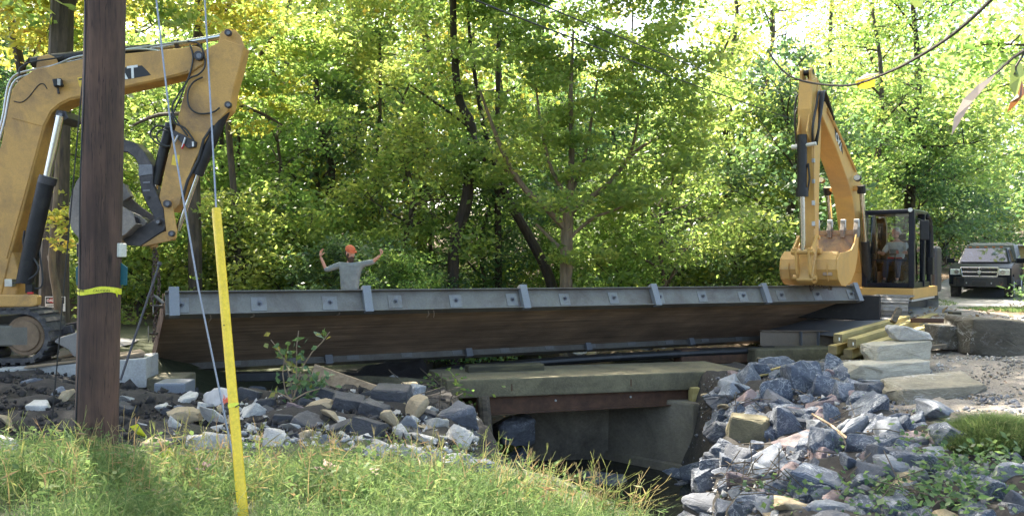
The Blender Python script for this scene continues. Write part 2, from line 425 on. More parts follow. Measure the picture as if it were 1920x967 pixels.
def ramp4(*cs): return [(i / (len(cs) - 1), c) for i, c in enumerate(cs)]
G1 = ramp4((.050, .10, .028), (.088, .15, .037), (.138, .205, .047), (.205, .24, .055))
G2 = ramp4((.068, .125, .032), (.112, .18, .042), (.168, .225, .05), (.26, .26, .055))
G3 = ramp4((.12, .15, .026), (.20, .22, .034), (.28, .25, .04), (.38, .21, .05))
G4 = ramp4((.036, .078, .032), (.055, .105, .04), (.08, .138, .046), (.115, .17, .055))
MAT['leaf_green'] = leafmat('green_leaves', G1)
MAT['leaf_lime'] = leafmat('yellow_green_leaves', G2)
MAT['leaf_gold'] = leafmat('turning_yellow_leaves', G3)
MAT['leaf_dark'] = leafmat('dark_glossy_leaves', G4, .45, 2.6, .42, .5)
MAT['grass'] = leafmat('grass_blades', ramp4((.054, .098, .034), (.090, .148, .046), (.135, .188, .064), (.25, .24, .115)), .4, 1.7, .6, .15, .05)
MAT['stalk'] = leafmat('grass_seed_stalks', ramp4((.14, .18, .05), (.20, .21, .07), (.26, .22, .10), (.27, .18, .09)), .35, 1.6, .5, .3, .05)
MAT['sapling'] = leafmat('sapling_leaves', ramp4((.07, .13, .06), (.09, .15, .06), (.12, .17, .05), (.26, .22, .04)), .35, 1.9, .4, .5, .05)
MAT['litter'] = leafmat('fallen_leaves', ramp4((.06, .04, .025), (.12, .075, .04), (.18, .12, .06), (.28, .2, .1)), .2, 1.5, .6, .3, .05)
# ------------------------------------------------------------------ terrain
CTRL = [(-6, 0, .0), (0, 0, .0), (3, 0, -.1), (-3, 2.5, .03), (0, 2.5, .02), (-9, 4, .1),
        (-2.96, 4.6, .067), (-1.54, 4.6, .067), (-.18, 4.8, .0), (.7, 5.5, -.22),
        (-3.28, 6.3, .095), (-4.2, 6.6, -.02), (-2.38, 7, -.16), (-1.25, 7.2, -.26), (-.3, 7.6, -.38), (.19, 7.0, -.32), (.6, 6.5, -.36), (1.05, 6.2, -.44),
        (-6.4, 10, .03), (-4.8, 7.5, -.22), (-4.5, 9.5, -.06), (-3.97, 9.3, -.22), (-3.4, 8.3, -.35), (-2.45, 10.2, -.17), (-1.5, 10.3, -.17), (-.68, 9.2, -.42), (-.43, 8.8, -.62),
        (-4.84, 11, -.36), (-3.68, 12, -.5), (-1.47, 11, -.4), (-.56, 10.5, -.62), (-3.3, 16.8, -.6), (-3.3, 15.2, -.7), (-5.1, 13.3, -.75), (-4, 13.4, -.72), (-2.5, 14.3, -.75), (-1.2, 15, -.75), (-4.6, 14.8, -.7), (-5.9, 13, -.02), (-6.6, 15.5, -.15), (-7, 12, .02), (-8, 10.6, -.05), (-12, 12, .05), (-9, 16, .0), (-1.2, 13.5, -.6), (-2, 12.6, -.5), (-3.2, 12.7, -.5), (-1.0, 17, -.35),
        (2.03, 8.97, -1.3), (3.16, 8.03, -1.0), (4.64, 7.4, -.8), (3.24, 11.05, -1.12), (4.1, 9.6, -.8), (5.28, 8.8, -.6), (3.5, 12.5, -.75), (5.0, 13.9, -.42), (5.06, 11, -.64), (6.2, 11.8, -.62), (6.66, 10.85, -.42), (7.8, 13.1, -.22), (9.2, 15., -.28), (8.4, 18.4, 0), (9.5, 9, -.3), (12, 12, .0), (7, 5, -.8), (3.5, 4, -.9),
        (8.5, 20.6, -.03), (7.0, 18.9, -.78), (6.6, 18, -.82), (5.6, 17.6, -.80), (6.3, 15.8, -.5), (7.4, 20.4, -.7), (10, 22, 0), (16, 28, .02), (4.8, 16.5, -.72), (6, 19.3, -.8), (3.5, 19, -.8), (22.3, 36, .45), (31, 47, 1.2), (43, 61, 2.1), (12, 17, .0), (18, 24, .1),
        (-6, 22, .1), (-10, 30, .5), (0, 30, .3), (0, 50, 2.2), (-20, 50, 3.2), (30, 20, 1), (28, 34, 1.2), (-30, 20, 1.5), (15, 45, 1.6), (8, 30, .2), (-45, 5, 1), (-40, 80, 6), (0, 90, 6), (50, 90, 5), (60, 30, 3), (60, 0, 2), (-20, -12, 0), (20, -12, 0), (3, 24, -.3)]
cp = np.array(CTRL, float)
def _k(r2): return np.where(r2 > 1e-9, r2 * np.log(np.maximum(r2, 1e-9)) * .5, 0)
_n = len(cp); _A = np.zeros((_n + 3, _n + 3))
_d2 = ((cp[:, None, :2] - cp[None, :, :2]) ** 2).sum(-1)
_A[:_n, :_n] = _k(_d2) + np.eye(_n) * .15; _A[:_n, _n] = 1; _A[:_n, _n + 1:] = cp[:, :2]; _A[_n:, :_n] = _A[:_n, _n:].T
_w = np.linalg.solve(_A, np.concatenate([cp[:, 2], np.zeros(3)]))
CH = np.array([(2.6, -14, .5, -1.5), (2.5, 3, .4, -1.7), (2.2, 5.5, .4, -1.85), (1.75, 7.2, .45, -2.1), (1.2, 9, .6, -2.4), (1.25, 11, .95, -2.5), (1.3, 13.3, 1.65, -2.55), (.6, 16.5, 1.7, -2.4), (-.3, 20, 1.6, -1.9), (-1.5, 28, 1.2, -1.6), (-4, 45, 1., -.6)])
def ground(X, Y):
    X = np.atleast_1d(np.asarray(X, float)); Y = np.atleast_1d(np.asarray(Y, float))
    z = np.empty(len(X))
    for i in range(0, len(X), 20000):
        x, y = X[i:i + 20000], Y[i:i + 20000]
        d2 = (x[:, None] - cp[None, :, 0]) ** 2 + (y[:, None] - cp[None, :, 1]) ** 2
        z[i:i + 20000] = _k(d2) @ _w[:_n] + _w[_n] + _w[_n + 1] * x + _w[_n + 2] * y
    # stream channel
    best = np.full(len(X), 1e9); bz = np.zeros(len(X))
    for a, b in zip(CH[:-1], CH[1:]):
        dx, dy = b[0] - a[0], b[1] - a[1]
        t = np.clip(((X - a[0]) * dx + (Y - a[1]) * dy) / (dx * dx + dy * dy), 0, 1)
        d = np.hypot(X - a[0] - t * dx, Y - a[1] - t * dy) - (a[2] + t * (b[2] - a[2]))
        m = d < best; best = np.where(m, d, best); bz = np.where(m, a[3] + t * (b[3] - a[3]), bz)
    s = np.clip(best / .75, 0, 1); s = s * s * (3 - 2 * s)
    return np.minimum(z, bz * (1 - s) + z * s)
def gz(x, y): return float(ground([x], [y])[0])
_ys = np.concatenate([np.arange(3, 20, .04), np.arange(20, 60, .2)])
def hit(px, py):
    xs = (px - CX) / F * _ys; zs = EYE - (py - CY) / F * _ys
    below = zs < ground(xs, _ys)
    i = int(np.argmax(below)) if below.any() else len(_ys) - 1
    return Vector((xs[i], _ys[i], zs[i]))

def axis_lines(segs):
    out = []
    for a, b, s in segs: out += list(np.arange(a, b, s))
    return np.array(out + [segs[-1][1]])
gx = axis_lines([(-70, -20, 2.5), (-20, -9, .6), (-9, 13, .11), (13, 25, .6), (25, 80, 2.5)])
gy = axis_lines([(-16, 2, .8), (2, 19, .11), (19, 40, .5), (40, 120, 2.5)])
GX, GY = np.meshgrid(gx, gy); gx_, gy_ = GX.ravel(), GY.ravel(); GZ = ground(gx_, gy_)
def sstep(a, b, x):
    t = np.clip((x - a) / (b - a), 0, 1); return t * t * (3 - 2 * t)
def blob(x, y, cx, cy, rx, ry): return 1 - sstep(.75, 1.15, np.hypot((x - cx) / rx, (y - cy) / ry))
soil = np.maximum.reduce([blob(gx_, gy_, -5.6, 9.8, 3.6, 2.0), blob(gx_, gy_, -2.2, 10.2, 3., 1.9), blob(gx_, gy_, -1, 14, 3.5, 3), blob(gx_, gy_, 3.9, 11.5, 2.6, 6.5)])
gravel = np.maximum.reduce([blob(gx_, gy_, 8.4, 12.2, 3.4, 3.2), blob(gx_, gy_, 9, 17, 4, 4)])
wet = 1 - sstep(-1.6, -.7, GZ)
litter = sstep(17, 20, gy_)
rough = np.array([noise.fractal(Vector((x * 1.7, y * 1.7, 3.1)), 1, 2, 4) for x, y in zip(gx_, gy_)])
GZ = GZ + rough * (.035 + .10 * soil + .02 * gravel)
nx, ny = len(gx), len(gy)
idx = np.arange(nx * ny).reshape(ny, nx)
FQ = np.stack([idx[:-1, :-1], idx[:-1, 1:], idx[1:, 1:], idx[1:, :-1]], -1).reshape(-1, 4)
gme = np_mesh('ground', np.stack([gx_, gy_, GZ], -1), FQ, dict(soil=soil, gravel=gravel, wet=wet, litter=litter), True)
def groundmat():
    m, nt, N, L, b, out = newmat('ground_surface')
    v = mapped(nt)
    def at(nm):
        a = N.new('ShaderNodeAttribute'); a.attribute_name = nm; return a.outputs['Fac']
    na = noise_n(nt, 2.5, 8, .7, v); nb = noise_n(nt, 30, 6, .75, v); nc = noise_n(nt, 9, 8, .8, v)
    grass = ramp_n(nt, nc.outputs[0], [(.3, (.028, .035, .012)), (.7, (.07, .075, .03))]).outputs[0]
    soilc = ramp_n(nt, nc.outputs[0], [(.3, (.012, .010, .009)), (.7, (.042, .036, .031))]).outputs[0]
    grav = ramp_n(nt, nb.outputs[0], [(.3, (.11, .09, .07)), (.55, (.23, .20, .165)), (.75, (.36, .33, .29))]).outputs[0]
    lit = ramp_n(nt, nb.outputs[0], [(.3, (.03, .022, .013)), (.5, (.085, .055, .03)), (.75, (.20, .14, .075))]).outputs[0]
    wetc = ramp_n(nt, nc.outputs[0], [(.3, (.018, .016, .013)), (.7, (.06, .052, .042))]).outputs[0]
    c = mixc(nt, at('litter'), grass, lit); c = mixc(nt, at('soil'), c, soilc); c = mixc(nt, at('gravel'), c, grav)
    c = mixc(nt, at('wet'), c, wetc)
    L.new(c, b.inputs['Base Color']); b.inputs['Roughness'].default_value = .95
    bump_n(nt, nb.outputs[0], .6, .03, b); return m
MAT['ground'] = groundmat()
tag(link('ground', gme, MAT['ground']), kind='structure')

# water in the stream
V = []; Fc = []
for i, (x, y, hw, z) in enumerate(CH[:10]):
    V += [(x - hw - .7, y, -2.28 + max(0, (y - 18) * .05)), (x + hw + .7, y, -2.28 + max(0, (y - 18) * .03))]
    if i: Fc.append((2 * i - 2, 2 * i - 1, 2 * i + 1, 2 * i))
m, nt, N, L, b, out = newmat('stream_water')
b.inputs['Base Color'].default_value = (.012, .014, .01, 1); b.inputs['Roughness'].default_value = .06
bump_n(nt, noise_n(nt, 7, 3, .5, mapped(nt)).outputs[0], .12, .03, b); MAT['water'] = m
tag(link('stream_water', np_mesh('stream_water', V, Fc), m), kind='structure')

# road on the right, leaving the bridge and climbing into the wood
RL = [(6.9, 19.6), (9.0, 20.8), (12.6, 24.2), (16.8, 28.8), (22.3, 36), (31, 47), (43, 61)]
def catmull(pts, n):
    out = []; pts = [Vector((*p, 0)) if len(p) == 2 else Vector(p) for p in pts]
    for i in range(len(pts) - 1):
        p0, p1, p2, p3 = pts[max(i - 1, 0)], pts[i], pts[i + 1], pts[min(i + 2, len(pts) - 1)]
        for k in range(n):
            t = k / n
            out.append(.5 * ((2 * p1) + (p2 - p0) * t + (2 * p0 - 5 * p1 + 4 * p2 - p3) * t * t + (3 * p1 - p0 - 3 * p2 + p3) * t ** 3))
    return out + [pts[-1]]
rl = catmull(RL, 10); V = []; Fc = []
for i, p in enumerate(rl):
    t = (rl[min(i + 1, len(rl) - 1)] - rl[max(i - 1, 0)]).normalized(); q = Vector((t.y, -t.x, 0))
    z = max(gz(*(p + q * u).xy) for u in (-2.1, -1, 0, 1, 2.1)) + .04
    for u in (-2.25, -1.1, 0, 1.1, 2.25):
        a = p + q * (u + (random.uniform(-.12, .12) if abs(u) > 2 else 0)); V.append((a.x, a.y, z + (.0 if abs(u) < 2 else -.04)))
    if i: Fc += [(5 * i - 5 + k, 5 * i - 4 + k, 5 * i + 1 + k, 5 * i + k) for k in range(4)]
tag(link('road', np_mesh('road', V, Fc, None, True), MAT['asphalt']), kind='structure')
# trodden dirt road approach on the left bank, where the left excavator stands
la = [(-16, 12.6), (-11, 12.9), (-8, 13.2), (-6.6, 13.6)]
rl = catmull(la, 8); V = []; Fc = []
for i, p in enumerate(rl):
    t = (rl[min(i + 1, len(rl) - 1)] - rl[max(i - 1, 0)]).normalized(); q = Vector((t.y, -t.x, 0))
    for u in (-2, -.7, .7, 1.9): a = p + q * u; V.append((a.x, a.y, gz(a.x, a.y) + .03))
    if i: Fc += [(4 * i - 4 + k, 4 * i - 3 + k, 4 * i + 1 + k, 4 * i + k) for k in range(3)]
tag(link('road', np_mesh('road', V, Fc, None, True), MAT['asphalt']), kind='structure')

# ------------------------------------------------------------------ the old bridge over the stream
S1 = P(896, 711, 13.2); S2 = P(1377, 694, 14.75)
ax = (S2 - S1).normalized(); pz = Vector((0, 0, 1)); pt = Vector((-ax.y, ax.x, 0)).normalized()
old = thing('old_bridge', 'old low concrete bridge slab on a rusty beam over the dark stream', 'bridge', S1)
A = S1 - ax * .52; B = S2 + ax * .25
mb = MB(); mb.prism([A, B, B - pz * .33, A - pz * .30], pt * 1.4)
mb.build('deck_slab', MAT['concrete'], old, .025, seg=2)
mb = MB(); a = S1 - pz * .31 + pt * .14; b = S1 + ax * (S2 - S1).length * .83 - pz * .30 + pt * .14
for k in range(2):
    o = pt * (.95 * k); h = .30
    m2 = MB(); m2.obox((a + b) / 2 + o - pz * (h / 2), (b - a) / 2, pt * .006, pz * (h / 2 - .006))
    m2.obox((a + b) / 2 + o - pz * .006, (b - a) / 2, pt * .09, pz * .006); m2.obox((a + b) / 2 + o - pz * (h - .006), (b - a) / 2, pt * .09, pz * .006)
    m2.build('steel_beam', MAT['rust'], old)
for u in (.35, .70):
    m2 = MB(); c = a.lerp(b, u) - pz * .12 - pt * .012; m2.disc(c, pt, .02, .03, 8); m2.build('bolt', MAT['concrete_light'], old)
for (px0, px1) in ((917, 923), (1151, 1157), (1350, 1355)):   # rusted drain stains are short rebar stubs in the fascia
    t = (px0 - 896) / (1377 - 896); c = A.lerp(B, .16 + t * .80) - pz * .14
    m2 = MB(); m2.bar(c - pz * .07 - pt * .004, c + pz * .05 - pt * .004, .018, .012, pt); m2.build('rebar_stub', MAT['rust'], old)
# left timber pile and right abutment
pl = P(906, 778, 13.25)
mb = MB(); mb.tube([pl + Vector((0, 0, .32)), pl + Vector((.06, .02, -.4)), pl + Vector((.13, .03, -1.15))], [.10, .11, .12], 10)
mb.build('timber_pile', MAT['oldtimber'], old, smooth=True)
mb = MB(); c = P(1303, 742, 14.45); mb.obox(c, Vector((.09, .02, 0)), Vector((-.02, .09, 0)), Vector((0, 0, .16))); mb.build('bearing_post', MAT['timber'], old, .01)
ab = thing('abutment', 'stained concrete abutment wall under the right end of the old bridge', 'abutment', P(1300, 890, 13.7))
n0 = P(1301, 893, 14.1); n1 = P(1352, 871, 14.4)
top = -1.0
p0 = Vector((n0.x, n0.y, top)); back = Vector((-1.38, 1.2, 0))
p1 = Vector((n1.x, n1.y, top - .1))
mb = MB()
q0, q1 = p0 + back, p1 + back + Vector((1.0, .8, 0))
zb = -2.7
vs = [p0, p1, q1, q0]; mb.add([(v.x, v.y, v.z) for v in vs] + [(v.x - (.04 if i in (0, 3) else 0), v.y, zb) for i, v in enumerate(vs)],
   [(0, 1, 2, 3), (7, 6, 5, 4), (0, 4, 5, 1), (1, 5, 6, 2), (2, 6, 7, 3), (3, 7, 4, 0)])
mb.build('abutment_wall', MAT['concrete_wall'], ab, .05, seg=2)
fo = MB(); fo.obox((p0 + q0) / 2 + Vector((-.02, 0, -1.22)), (q0 - p0) / 2, Vector((-.04, -.05, 0)), Vector((0, 0, .10))); fo.build('footing', MAT['concrete_wall'], ab, .02)
lab = thing('abutment', 'rough stone and soil abutment under the left end of the old bridge', 'abutment', P(860, 800, 13.6))
a0 = S1 - ax * .45 + pt * .35
mb = MB(); mb.prism([a0 - pz * .3, a0 - ax * 1.2 - pz * .3, a0 - ax * 1.2 - pz * 2, a0 + ax * .25 - pz * 2], pt * 2.6); mb.build('stone_backing', MAT['concrete_wall'], lab, .06, seg=2)

# ------------------------------------------------------------------ the tilted bridge panel hanging from the two excavators
PA = P(310, 594, 11.9); PB = P(1615, 565, 18.86); PL = (PB - PA).length
pa = (PB - PA).normalized(); ph = Vector((-pa.y, pa.x, 0)).normalized(); TH = R(24.6)
ptt = (ph * math.cos(TH) - pz * math.sin(TH)); ptt = (ptt - pa * ptt.dot(pa)).normalized(); pw = pa.cross(ptt).normalized(); PW = 2.76
def Q(s, t, h): return PA + pa * s + ptt * t + pw * h
panel = thing('bridge_panel', 'long grey steel bridge panel with timber underside, tilted and hanging from chains', 'bridge panel', PA)
HB = .375; FL = .10; SP = PL / 13.44; S0 = .21 * SP
def girder(t, side, nm='girder'):
    # side=+1: web outside faces -t (near girder)
    m = MB()
    m.obox(Q(PL / 2, t, HB / 2), pa * PL / 2, ptt * .006, pw * (HB / 2 - .007))
    m.obox(Q(PL / 2, t, .006), pa * PL / 2, ptt * FL, pw * .007); m.obox(Q(PL / 2, t, HB - .006), pa * PL / 2, ptt * FL, pw * .007)
    g = m.build(nm, MAT['panel'], panel)
    return g
MAT['plate'] = pmat('bolt_plate_paint', (.20, .20, .19), .5, 0, .12, 5, (.13, .105, .08), (.5, .75), .05)
def plate_set(t, sgn, par):
    pm = None
    for i in range(14):
        s = S0 + i * SP * .9985 + (.0 if i else -.02); o = t - sgn * .009
        m = MB(); hw = .115 * (1 + .06 * math.sin(i * 7)); m.obox(Q(s, o, HB * .47 + .01 * math.sin(i * 3)), pa * hw, ptt * .009, pw * .118)
        m.build('bolt_plate', MAT['plate'], panel, .002)
        m = MB(); c = Q(s + .01, o, HB * .5)
        m.tube([c, c - ptt * sgn * .055], .030, 6); m.tube([c - ptt * sgn * .055, c - ptt * sgn * .08], .018, 8); m.disc(c - ptt * sgn * .012, ptt, .045, .008, 14)
        m.build('bolt', MAT['bolt'], panel)
def bracket_set(t, sgn):
    for s in (.12, 3.1, 6.08, 9.07, 12.07, PL - .12):
        m = MB(); o = t - sgn * .065
        m.obox(Q(s, o, HB / 2 + .02), pa * .072, ptt * .055, pw * (HB / 2 + .045)); m.build('bracket', MAT['bracket'], panel, .006, seg=2)
girder(0, 1); plate_set(0, 1, None); bracket_set(0, 1)
girder(PW, 1); plate_set(PW, 1, None); bracket_set(PW, 1)
# timber deck: nail laminated boards on edge, seen from below
hd = .15; nb_ = 72; bw = (PW - .03) / nb_
m = MB(); rr = random.Random(3)
for k in range(nb_):
    t0 = .015 + k * bw; dz = rr.uniform(-.0016, .0016)
    cuts = [0] + sorted(rr.uniform(1, PL - 1) for _ in range(2)) + [PL - .03]
    for a, b in zip(cuts[:-1], cuts[1:]):
        m.obox(Q((a + b) / 2 + .015, t0 + bw / 2, hd + .1 + dz), pa * ((b - a) / 2 - .002), ptt * (bw / 2 - .0006), pw * .1)
dk = m.mesh('deck_boards', PA)
ang = math.atan2(pa.y, pa.x)
dk.transform(Matrix.Rotation(-ang, 4, 'Z'))
dko = link('deck_boards', dk, MAT['deckwood'], panel); dko.rotation_euler = (0, 0, ang); dko['kind'] = 'stuff'
m = MB(); rr = random.Random(5)                                     # soil and straw left in the gutter of the near girder
for k in range(260):
    s = rr.choice([rr.uniform(1.7, 3.2), rr.uniform(9.2, 11.9), rr.uniform(9.2, 11.9), rr.uniform(12.2, 14.2), rr.uniform(6.2, 6.8), rr.uniform(.3, 14)]); r_ = rr.uniform(.006, .018)
    m.ell(Q(s, -rr.uniform(.015, .06), .014 + r_ * .5), (r_ * 1.5, r_, r_ * .7), 5, 3)
o = m.build('dirt_on_flange', MAT['dirt'], panel); o['kind'] = 'stuff'
m = MB()
for (s, L_) in ((.62, .12), (1.25, .06), (4.15, .14), (4.25, .13), (2.6, .06)):
    c = Q(s, -.06, 0); m.tube([c, c + Vector((.02, 0, -L_ * .5)), c + Vector((-.01 + .03 * math.sin(s * 9), 0, -L_))], .004, 5)
o = m.build('dry_straw', MAT['board'], panel); o['kind'] = 'stuff'
# end closures, left end angle clips
for s, nm in ((-.02, 'end_plate'), (PL + .008, 'end_plate')):
    m = MB(); m.obox(Q(s, PW / 2, HB * (.5 if s < 0 else .68)), pa * .006, ptt * (PW / 2), pw * (HB * (.49 if s < 0 else .3))); m.build(nm, MAT['rust'] if s < 0 else MAT['deckwood'], panel)
for t in (.05, PW * .45, PW - .05):
    m = MB(); m.obox(Q(-.09, t, HB / 2), pa * .07, ptt * .05, pw * .006); m.obox(Q(-.16, t, HB / 2), pa * .006, ptt * .05, pw * .12); m.build('end_clip', MAT['panel'], panel, .003)
m = MB(); c = Q(-.03, -.02, HB * .62); m.tube([c + Vector((-.19, -.02, .12)), c + Vector((-.08, -.02, .07)), c + Vector((.02, -.02, -.02))], .025, 8); m.build('lifting_pin', MAT['panel'], panel, smooth=True)
m = MB(); c = Q(7.0, PW - .03, HB); m.obox(c, pa * .03, ptt * .01, pw * .07); m.build('lifting_tab', MAT['panel'], panel, .003)

# ------------------------------------------------------------------ steel, timber and concrete lying round the bridge seat
def place_box(name, label, cat, c, rx, dims, mat, bevel=.01, up=(0, 0, 1), seg=1):
    x = Vector(rx).normalized(); u = Vector(up); y = u.cross(x).normalized(); u = x.cross(y)
    m = MB(); m.obox((0, 0, 0), (dims[0] / 2, 0, 0), (0, dims[1] / 2, 0), (0, 0, dims[2] / 2))
    me = m.mesh(name, Vector((0, 0, 0)), bevel, False, seg)
    o = link(name, me, mat); c = Vector(c)
    o.matrix_world = Matrix(((x.x, y.x, u.x, c.x), (x.y, y.y, u.y, c.y), (x.z, y.z, u.z, c.z), (0, 0, 0, 1)))
    return tag(o, label, cat)
g2 = thing('steel_girder', 'short bronze-lit steel girder lying behind the right end of the tilted panel', 'girder', P(1500, 647, 18.9))
ga, gb = P(1425, 633, 18.75), P(1572, 634, 19.1); gd = (gb - ga).normalized(); gp = Vector((-gd.y, gd.x, 0)).normalized(); gm = (ga + gb) / 2; gl = (gb - ga).length / 2
m = MB(); m.obox(gm, gd * gl, gp * .006, pz * .17); m.build('web', MAT['bronzelit_steel'], g2)
for sg in (-1, 1): m = MB(); m.obox(gm + pz * sg * .175, gd * gl, gp * .11, pz * .007); m.build('flange', MAT['bronzelit_steel'], g2)
for u in (.50, .72, .96): m = MB(); m.obox(ga.lerp(gb, u) - gp * .06, gd * .007, gp * .05, pz * .165); m.build('stiffener', MAT['bracket'], g2)
place_box('concrete_sill', 'mossy concrete sill beneath the bronze-lit girder', 'concrete sill', P(1480, 664, 17.9), ax, (2.1, .5, .32), MAT['concrete'], .03)
place_box('timber_sleeper', 'black oily timber sleeper beneath the far girder of the tilted panel', 'timber', P(1345, 666, 17.6), ax, (2.0, .35, .32), MAT['rust'], .02)
place_box('timber_block', 'thick mossy timber block lying on the old slab under the panel', 'timber', P(947, 692, 14.3) + Vector((0, 0, .0)), ax, (1.42, .24, .19), MAT['mosswood'], .02)
ft = P(957, 664, 16.5); 
m = MB(); pts = [P(820, 697, 15.2), P(880, 690, 15.4), P(960, 683, 15.8), P(1050, 676, 16.2), P(1140, 670, 16.6), P(1230, 665, 17.0), P(1330, 660, 17.4), P(1450, 655, 17.9)]
m.tube(pts, .085, 10); tag(m.build('drain_pipe', MAT['silt'], smooth=True), 'long black corrugated pipe lying along the back of the old slab', 'pipe')
m = MB(); m.tube([P(850, 724, 14.0), P(760, 717, 14.2), P(690, 713, 14.5), P(560, 714, 14.8)], .09, 10); tag(m.build('drain_pipe', MAT['concrete'], smooth=True), 'olive grey concrete pipe along the left bank between slab and leaning board', 'pipe')
place_box('timber_sleeper', 'dark timber sleeper left of the sapling under the panel', 'timber', P(487, 705, 12.9), (1, .12, 0), (.98, .2, .14), MAT['silt'], .012)
place_box('timber_sleeper', 'small weathered timber end beside the sapling stem', 'timber', P(575, 712, 12.2), (1, .1, 0), (.55, .2, .17), MAT['oldtimber'], .012)
place_box('concrete_block', 'dark blue-grey painted concrete block under the left end of the panel', 'concrete block', P(328, 731, 10.9), (1, .06, 0), (.42, .4, .26), MAT['bracket'], .03, seg=2)
place_box('concrete_footing', 'flat concrete footing behind the dark painted block', 'concrete block', P(322, 722, 11.7), (1, .06, 0), (.5, .6, .30), MAT['concrete'], .015)
# leaning board by the sapling
a, b = P(588, 696, 10.9), P(716, 741, 10.25); m = MB(); m.bar(a, b, .05, .20, (0, .25, 1))
bl = m.build('plank', MAT['board'], None, .004); tag(bl, 'long bare plank leaning on the left rubble pile beside the sapling', 'plank')
# concrete kerb block and boards under the left excavator
kb = thing('concrete_barrier', 'long pale concrete block along the edge of the left excavator pad', 'concrete block', P(140, 720, 11))
v0, v1 = P(-260, 712, 10.7), P(275, 671, 11.35); dn = Vector((-(v1 - v0).y, (v1 - v0).x, 0)).normalized()
for k in range(2):
    a, b = v0.lerp(v1, k / 2 + .002), v0.lerp(v1, (k + 1) / 2 - .002)
    m = MB(); m.prism([a, b, b - pz * .42, a - pz * .42], dn * .7); m.build('block', MAT['concrete_light'], kb, .02, seg=2)
def wboard(label, a, b, w_, h_, mat='board', nm='plank', cat='plank'):
    m = MB(); m.bar(a, b, w_, h_); return tag(m.build(nm, MAT[mat], None, .003), label, cat)
wboard('thin reddish plank lying along the kerb at the left excavator track', P(48, 688, 11.05), P(146, 676, 11.25), .14, .025)
wboard('wide pale board under the blade of the left excavator', P(90, 676, 11.6), P(150, 668, 11.8), .3, .03)
wboard('grey weathered board between track and utility pole', P(70, 682, 11.35), P(150, 663, 11.9), .2, .03, 'oldtimber')
wboard('broad light board on the kerb right of the utility pole', P(205, 668, 11.5), P(268, 659, 11.75), .45, .03)
wboard('thin worn board edge on the kerb end right of the pole', P(210, 676, 11.35), P(270, 667, 11.5), .12, .03, 'oldtimber')
# steel pry bar leaning at the left end of the panel
m = MB(); a, b = P(226, 712, 10.6), P(299, 494, 11.3); m.tube([a, b], .016, 8); m.tube([b - (b - a).normalized() * .03, b + (b - a).normalized() * .02], .032, 8)
tag(m.build('pry_bar', MAT['dsteel'], None, 0, True), 'long dark steel bar leaning from the dirt heap toward the chain', 'steel bar')
def chain(label, pts, link_l=.075, r=.0085):
    m = MB(); path = catmull(pts, 12); acc = 0; k = 0; L_ = sum((b - a).length for a, b in zip(path[:-1], path[1:]))
    n = int(L_ / (link_l * .72)); cum = [0]
    for a, b in zip(path[:-1], path[1:]): cum.append(cum[-1] + (b - a).length)
    def at(d):
        for i in range(len(path) - 1):
            if cum[i + 1] >= d: return path[i].lerp(path[i + 1], (d - cum[i]) / max(1e-6, cum[i + 1] - cum[i]))
        return path[-1]
    for k in range(n):
        c = at((k + .5) * L_ / n); t = (at(min(L_, (k + .9) * L_ / n)) - at((k + .1) * L_ / n)).normalized()
        s = t.cross(Vector((0, 1, .1) if k % 2 else (1, 0, .1))).normalized()
        loop = [c + t * math.cos(a) * link_l * .5 + s * math.sin(a) * link_l * .32 for a in [i * math.pi / 5 for i in range(11)]]
        m.tube(loop, r, 5, False)
    return tag(m.build('chain', MAT['chain']), label, 'chain')
chain('doubled rusty chain from the left bucket to the end of the panel', [P(290, 462, 11.95), P(289, 500, 11.93), P(286, 545, 11.9), P(284, 572, 11.88)])
chain('hanging rusty chain end beside the left end of the panel', [P(293, 470, 11.99), P(298, 530, 12.0), P(294, 575, 11.95), P(287, 640, 11.95)])

# ------------------------------------------------------------------ utility pole, guy wires, overhead lines
pb = P(181, 836, 6.3); up_ = P(203, -260, 6.3)
pole = thing('utility_pole', 'thick dark brown wooden utility pole standing in the grass', 'utility pole', pb)
m = MB(); pts = [pb.lerp(up_, u) for u in (-.06, .0, .2, .4, .6, .8, 1.0)] ; m.tube(pts, [.158, .156, .154, .152, .15, .147, .145], 28)
m.build('shaft', MAT['pole'], pole, smooth=True)
pax = (up_ - pb).normalized()
def onpole(py): return pb.lerp(up_, (836 - py) / 1096)
m = MB(); m.tube([onpole(y) + Vector((-.093 + .01 * math.sin(y * .013), -.125, 0)) for y in range(845, -260, -60)], .006, 6); m.build('ground_wire', MAT['cable'], pole, smooth=True)
for (y0, sx) in ((456, -1), (456, 1)):
    c = onpole(y0 + 13) + Vector((sx * .155, .02, 0))
    m = MB(); m.box(c, (.035, .11, .11)); m.build('cable_bracket', MAT['black'] if sx < 0 else MAT['plastic'], pole, .006)
for sx in (-1, 1):
    c = onpole(512) + Vector((sx * .165, .02, 0))
    m = MB(); h = .095; x0, x1 = (0, .038 * sx)
    m.prism([c + Vector((-.03 * sx, 0, -h)), c + Vector((.035 * sx, 0, -h)), c + Vector((.04 * sx, 0, h * .45)), c + Vector((-.03 * sx, 0, h))], (0, .012, 0)); m.build('cable_marker', MAT['teal'], pole, .002)
m = MB(); c = onpole(544); rg = .157
V = []; n = 36
for k in range(n + 1):
    a = -math.pi * 1.02 + 2.04 * math.pi * k / n
    for hz in (-.022, .022): V.append(c + Vector((math.sin(a) * rg, -math.cos(a) * rg, hz * (1 + .1 * math.sin(k)) - .012 * math.sin(k * .5))))
m.add(V, [(2 * k, 2 * k + 2, 2 * k + 3, 2 * k + 1) for k in range(n)])
V = [c + Vector((.15, -.05, -.02)), c + Vector((.155, -.05, .015)), c + Vector((.168, -.06, -.055)), c + Vector((.172, -.058, -.028))]
m.add(V, [(0, 2, 3, 1)])
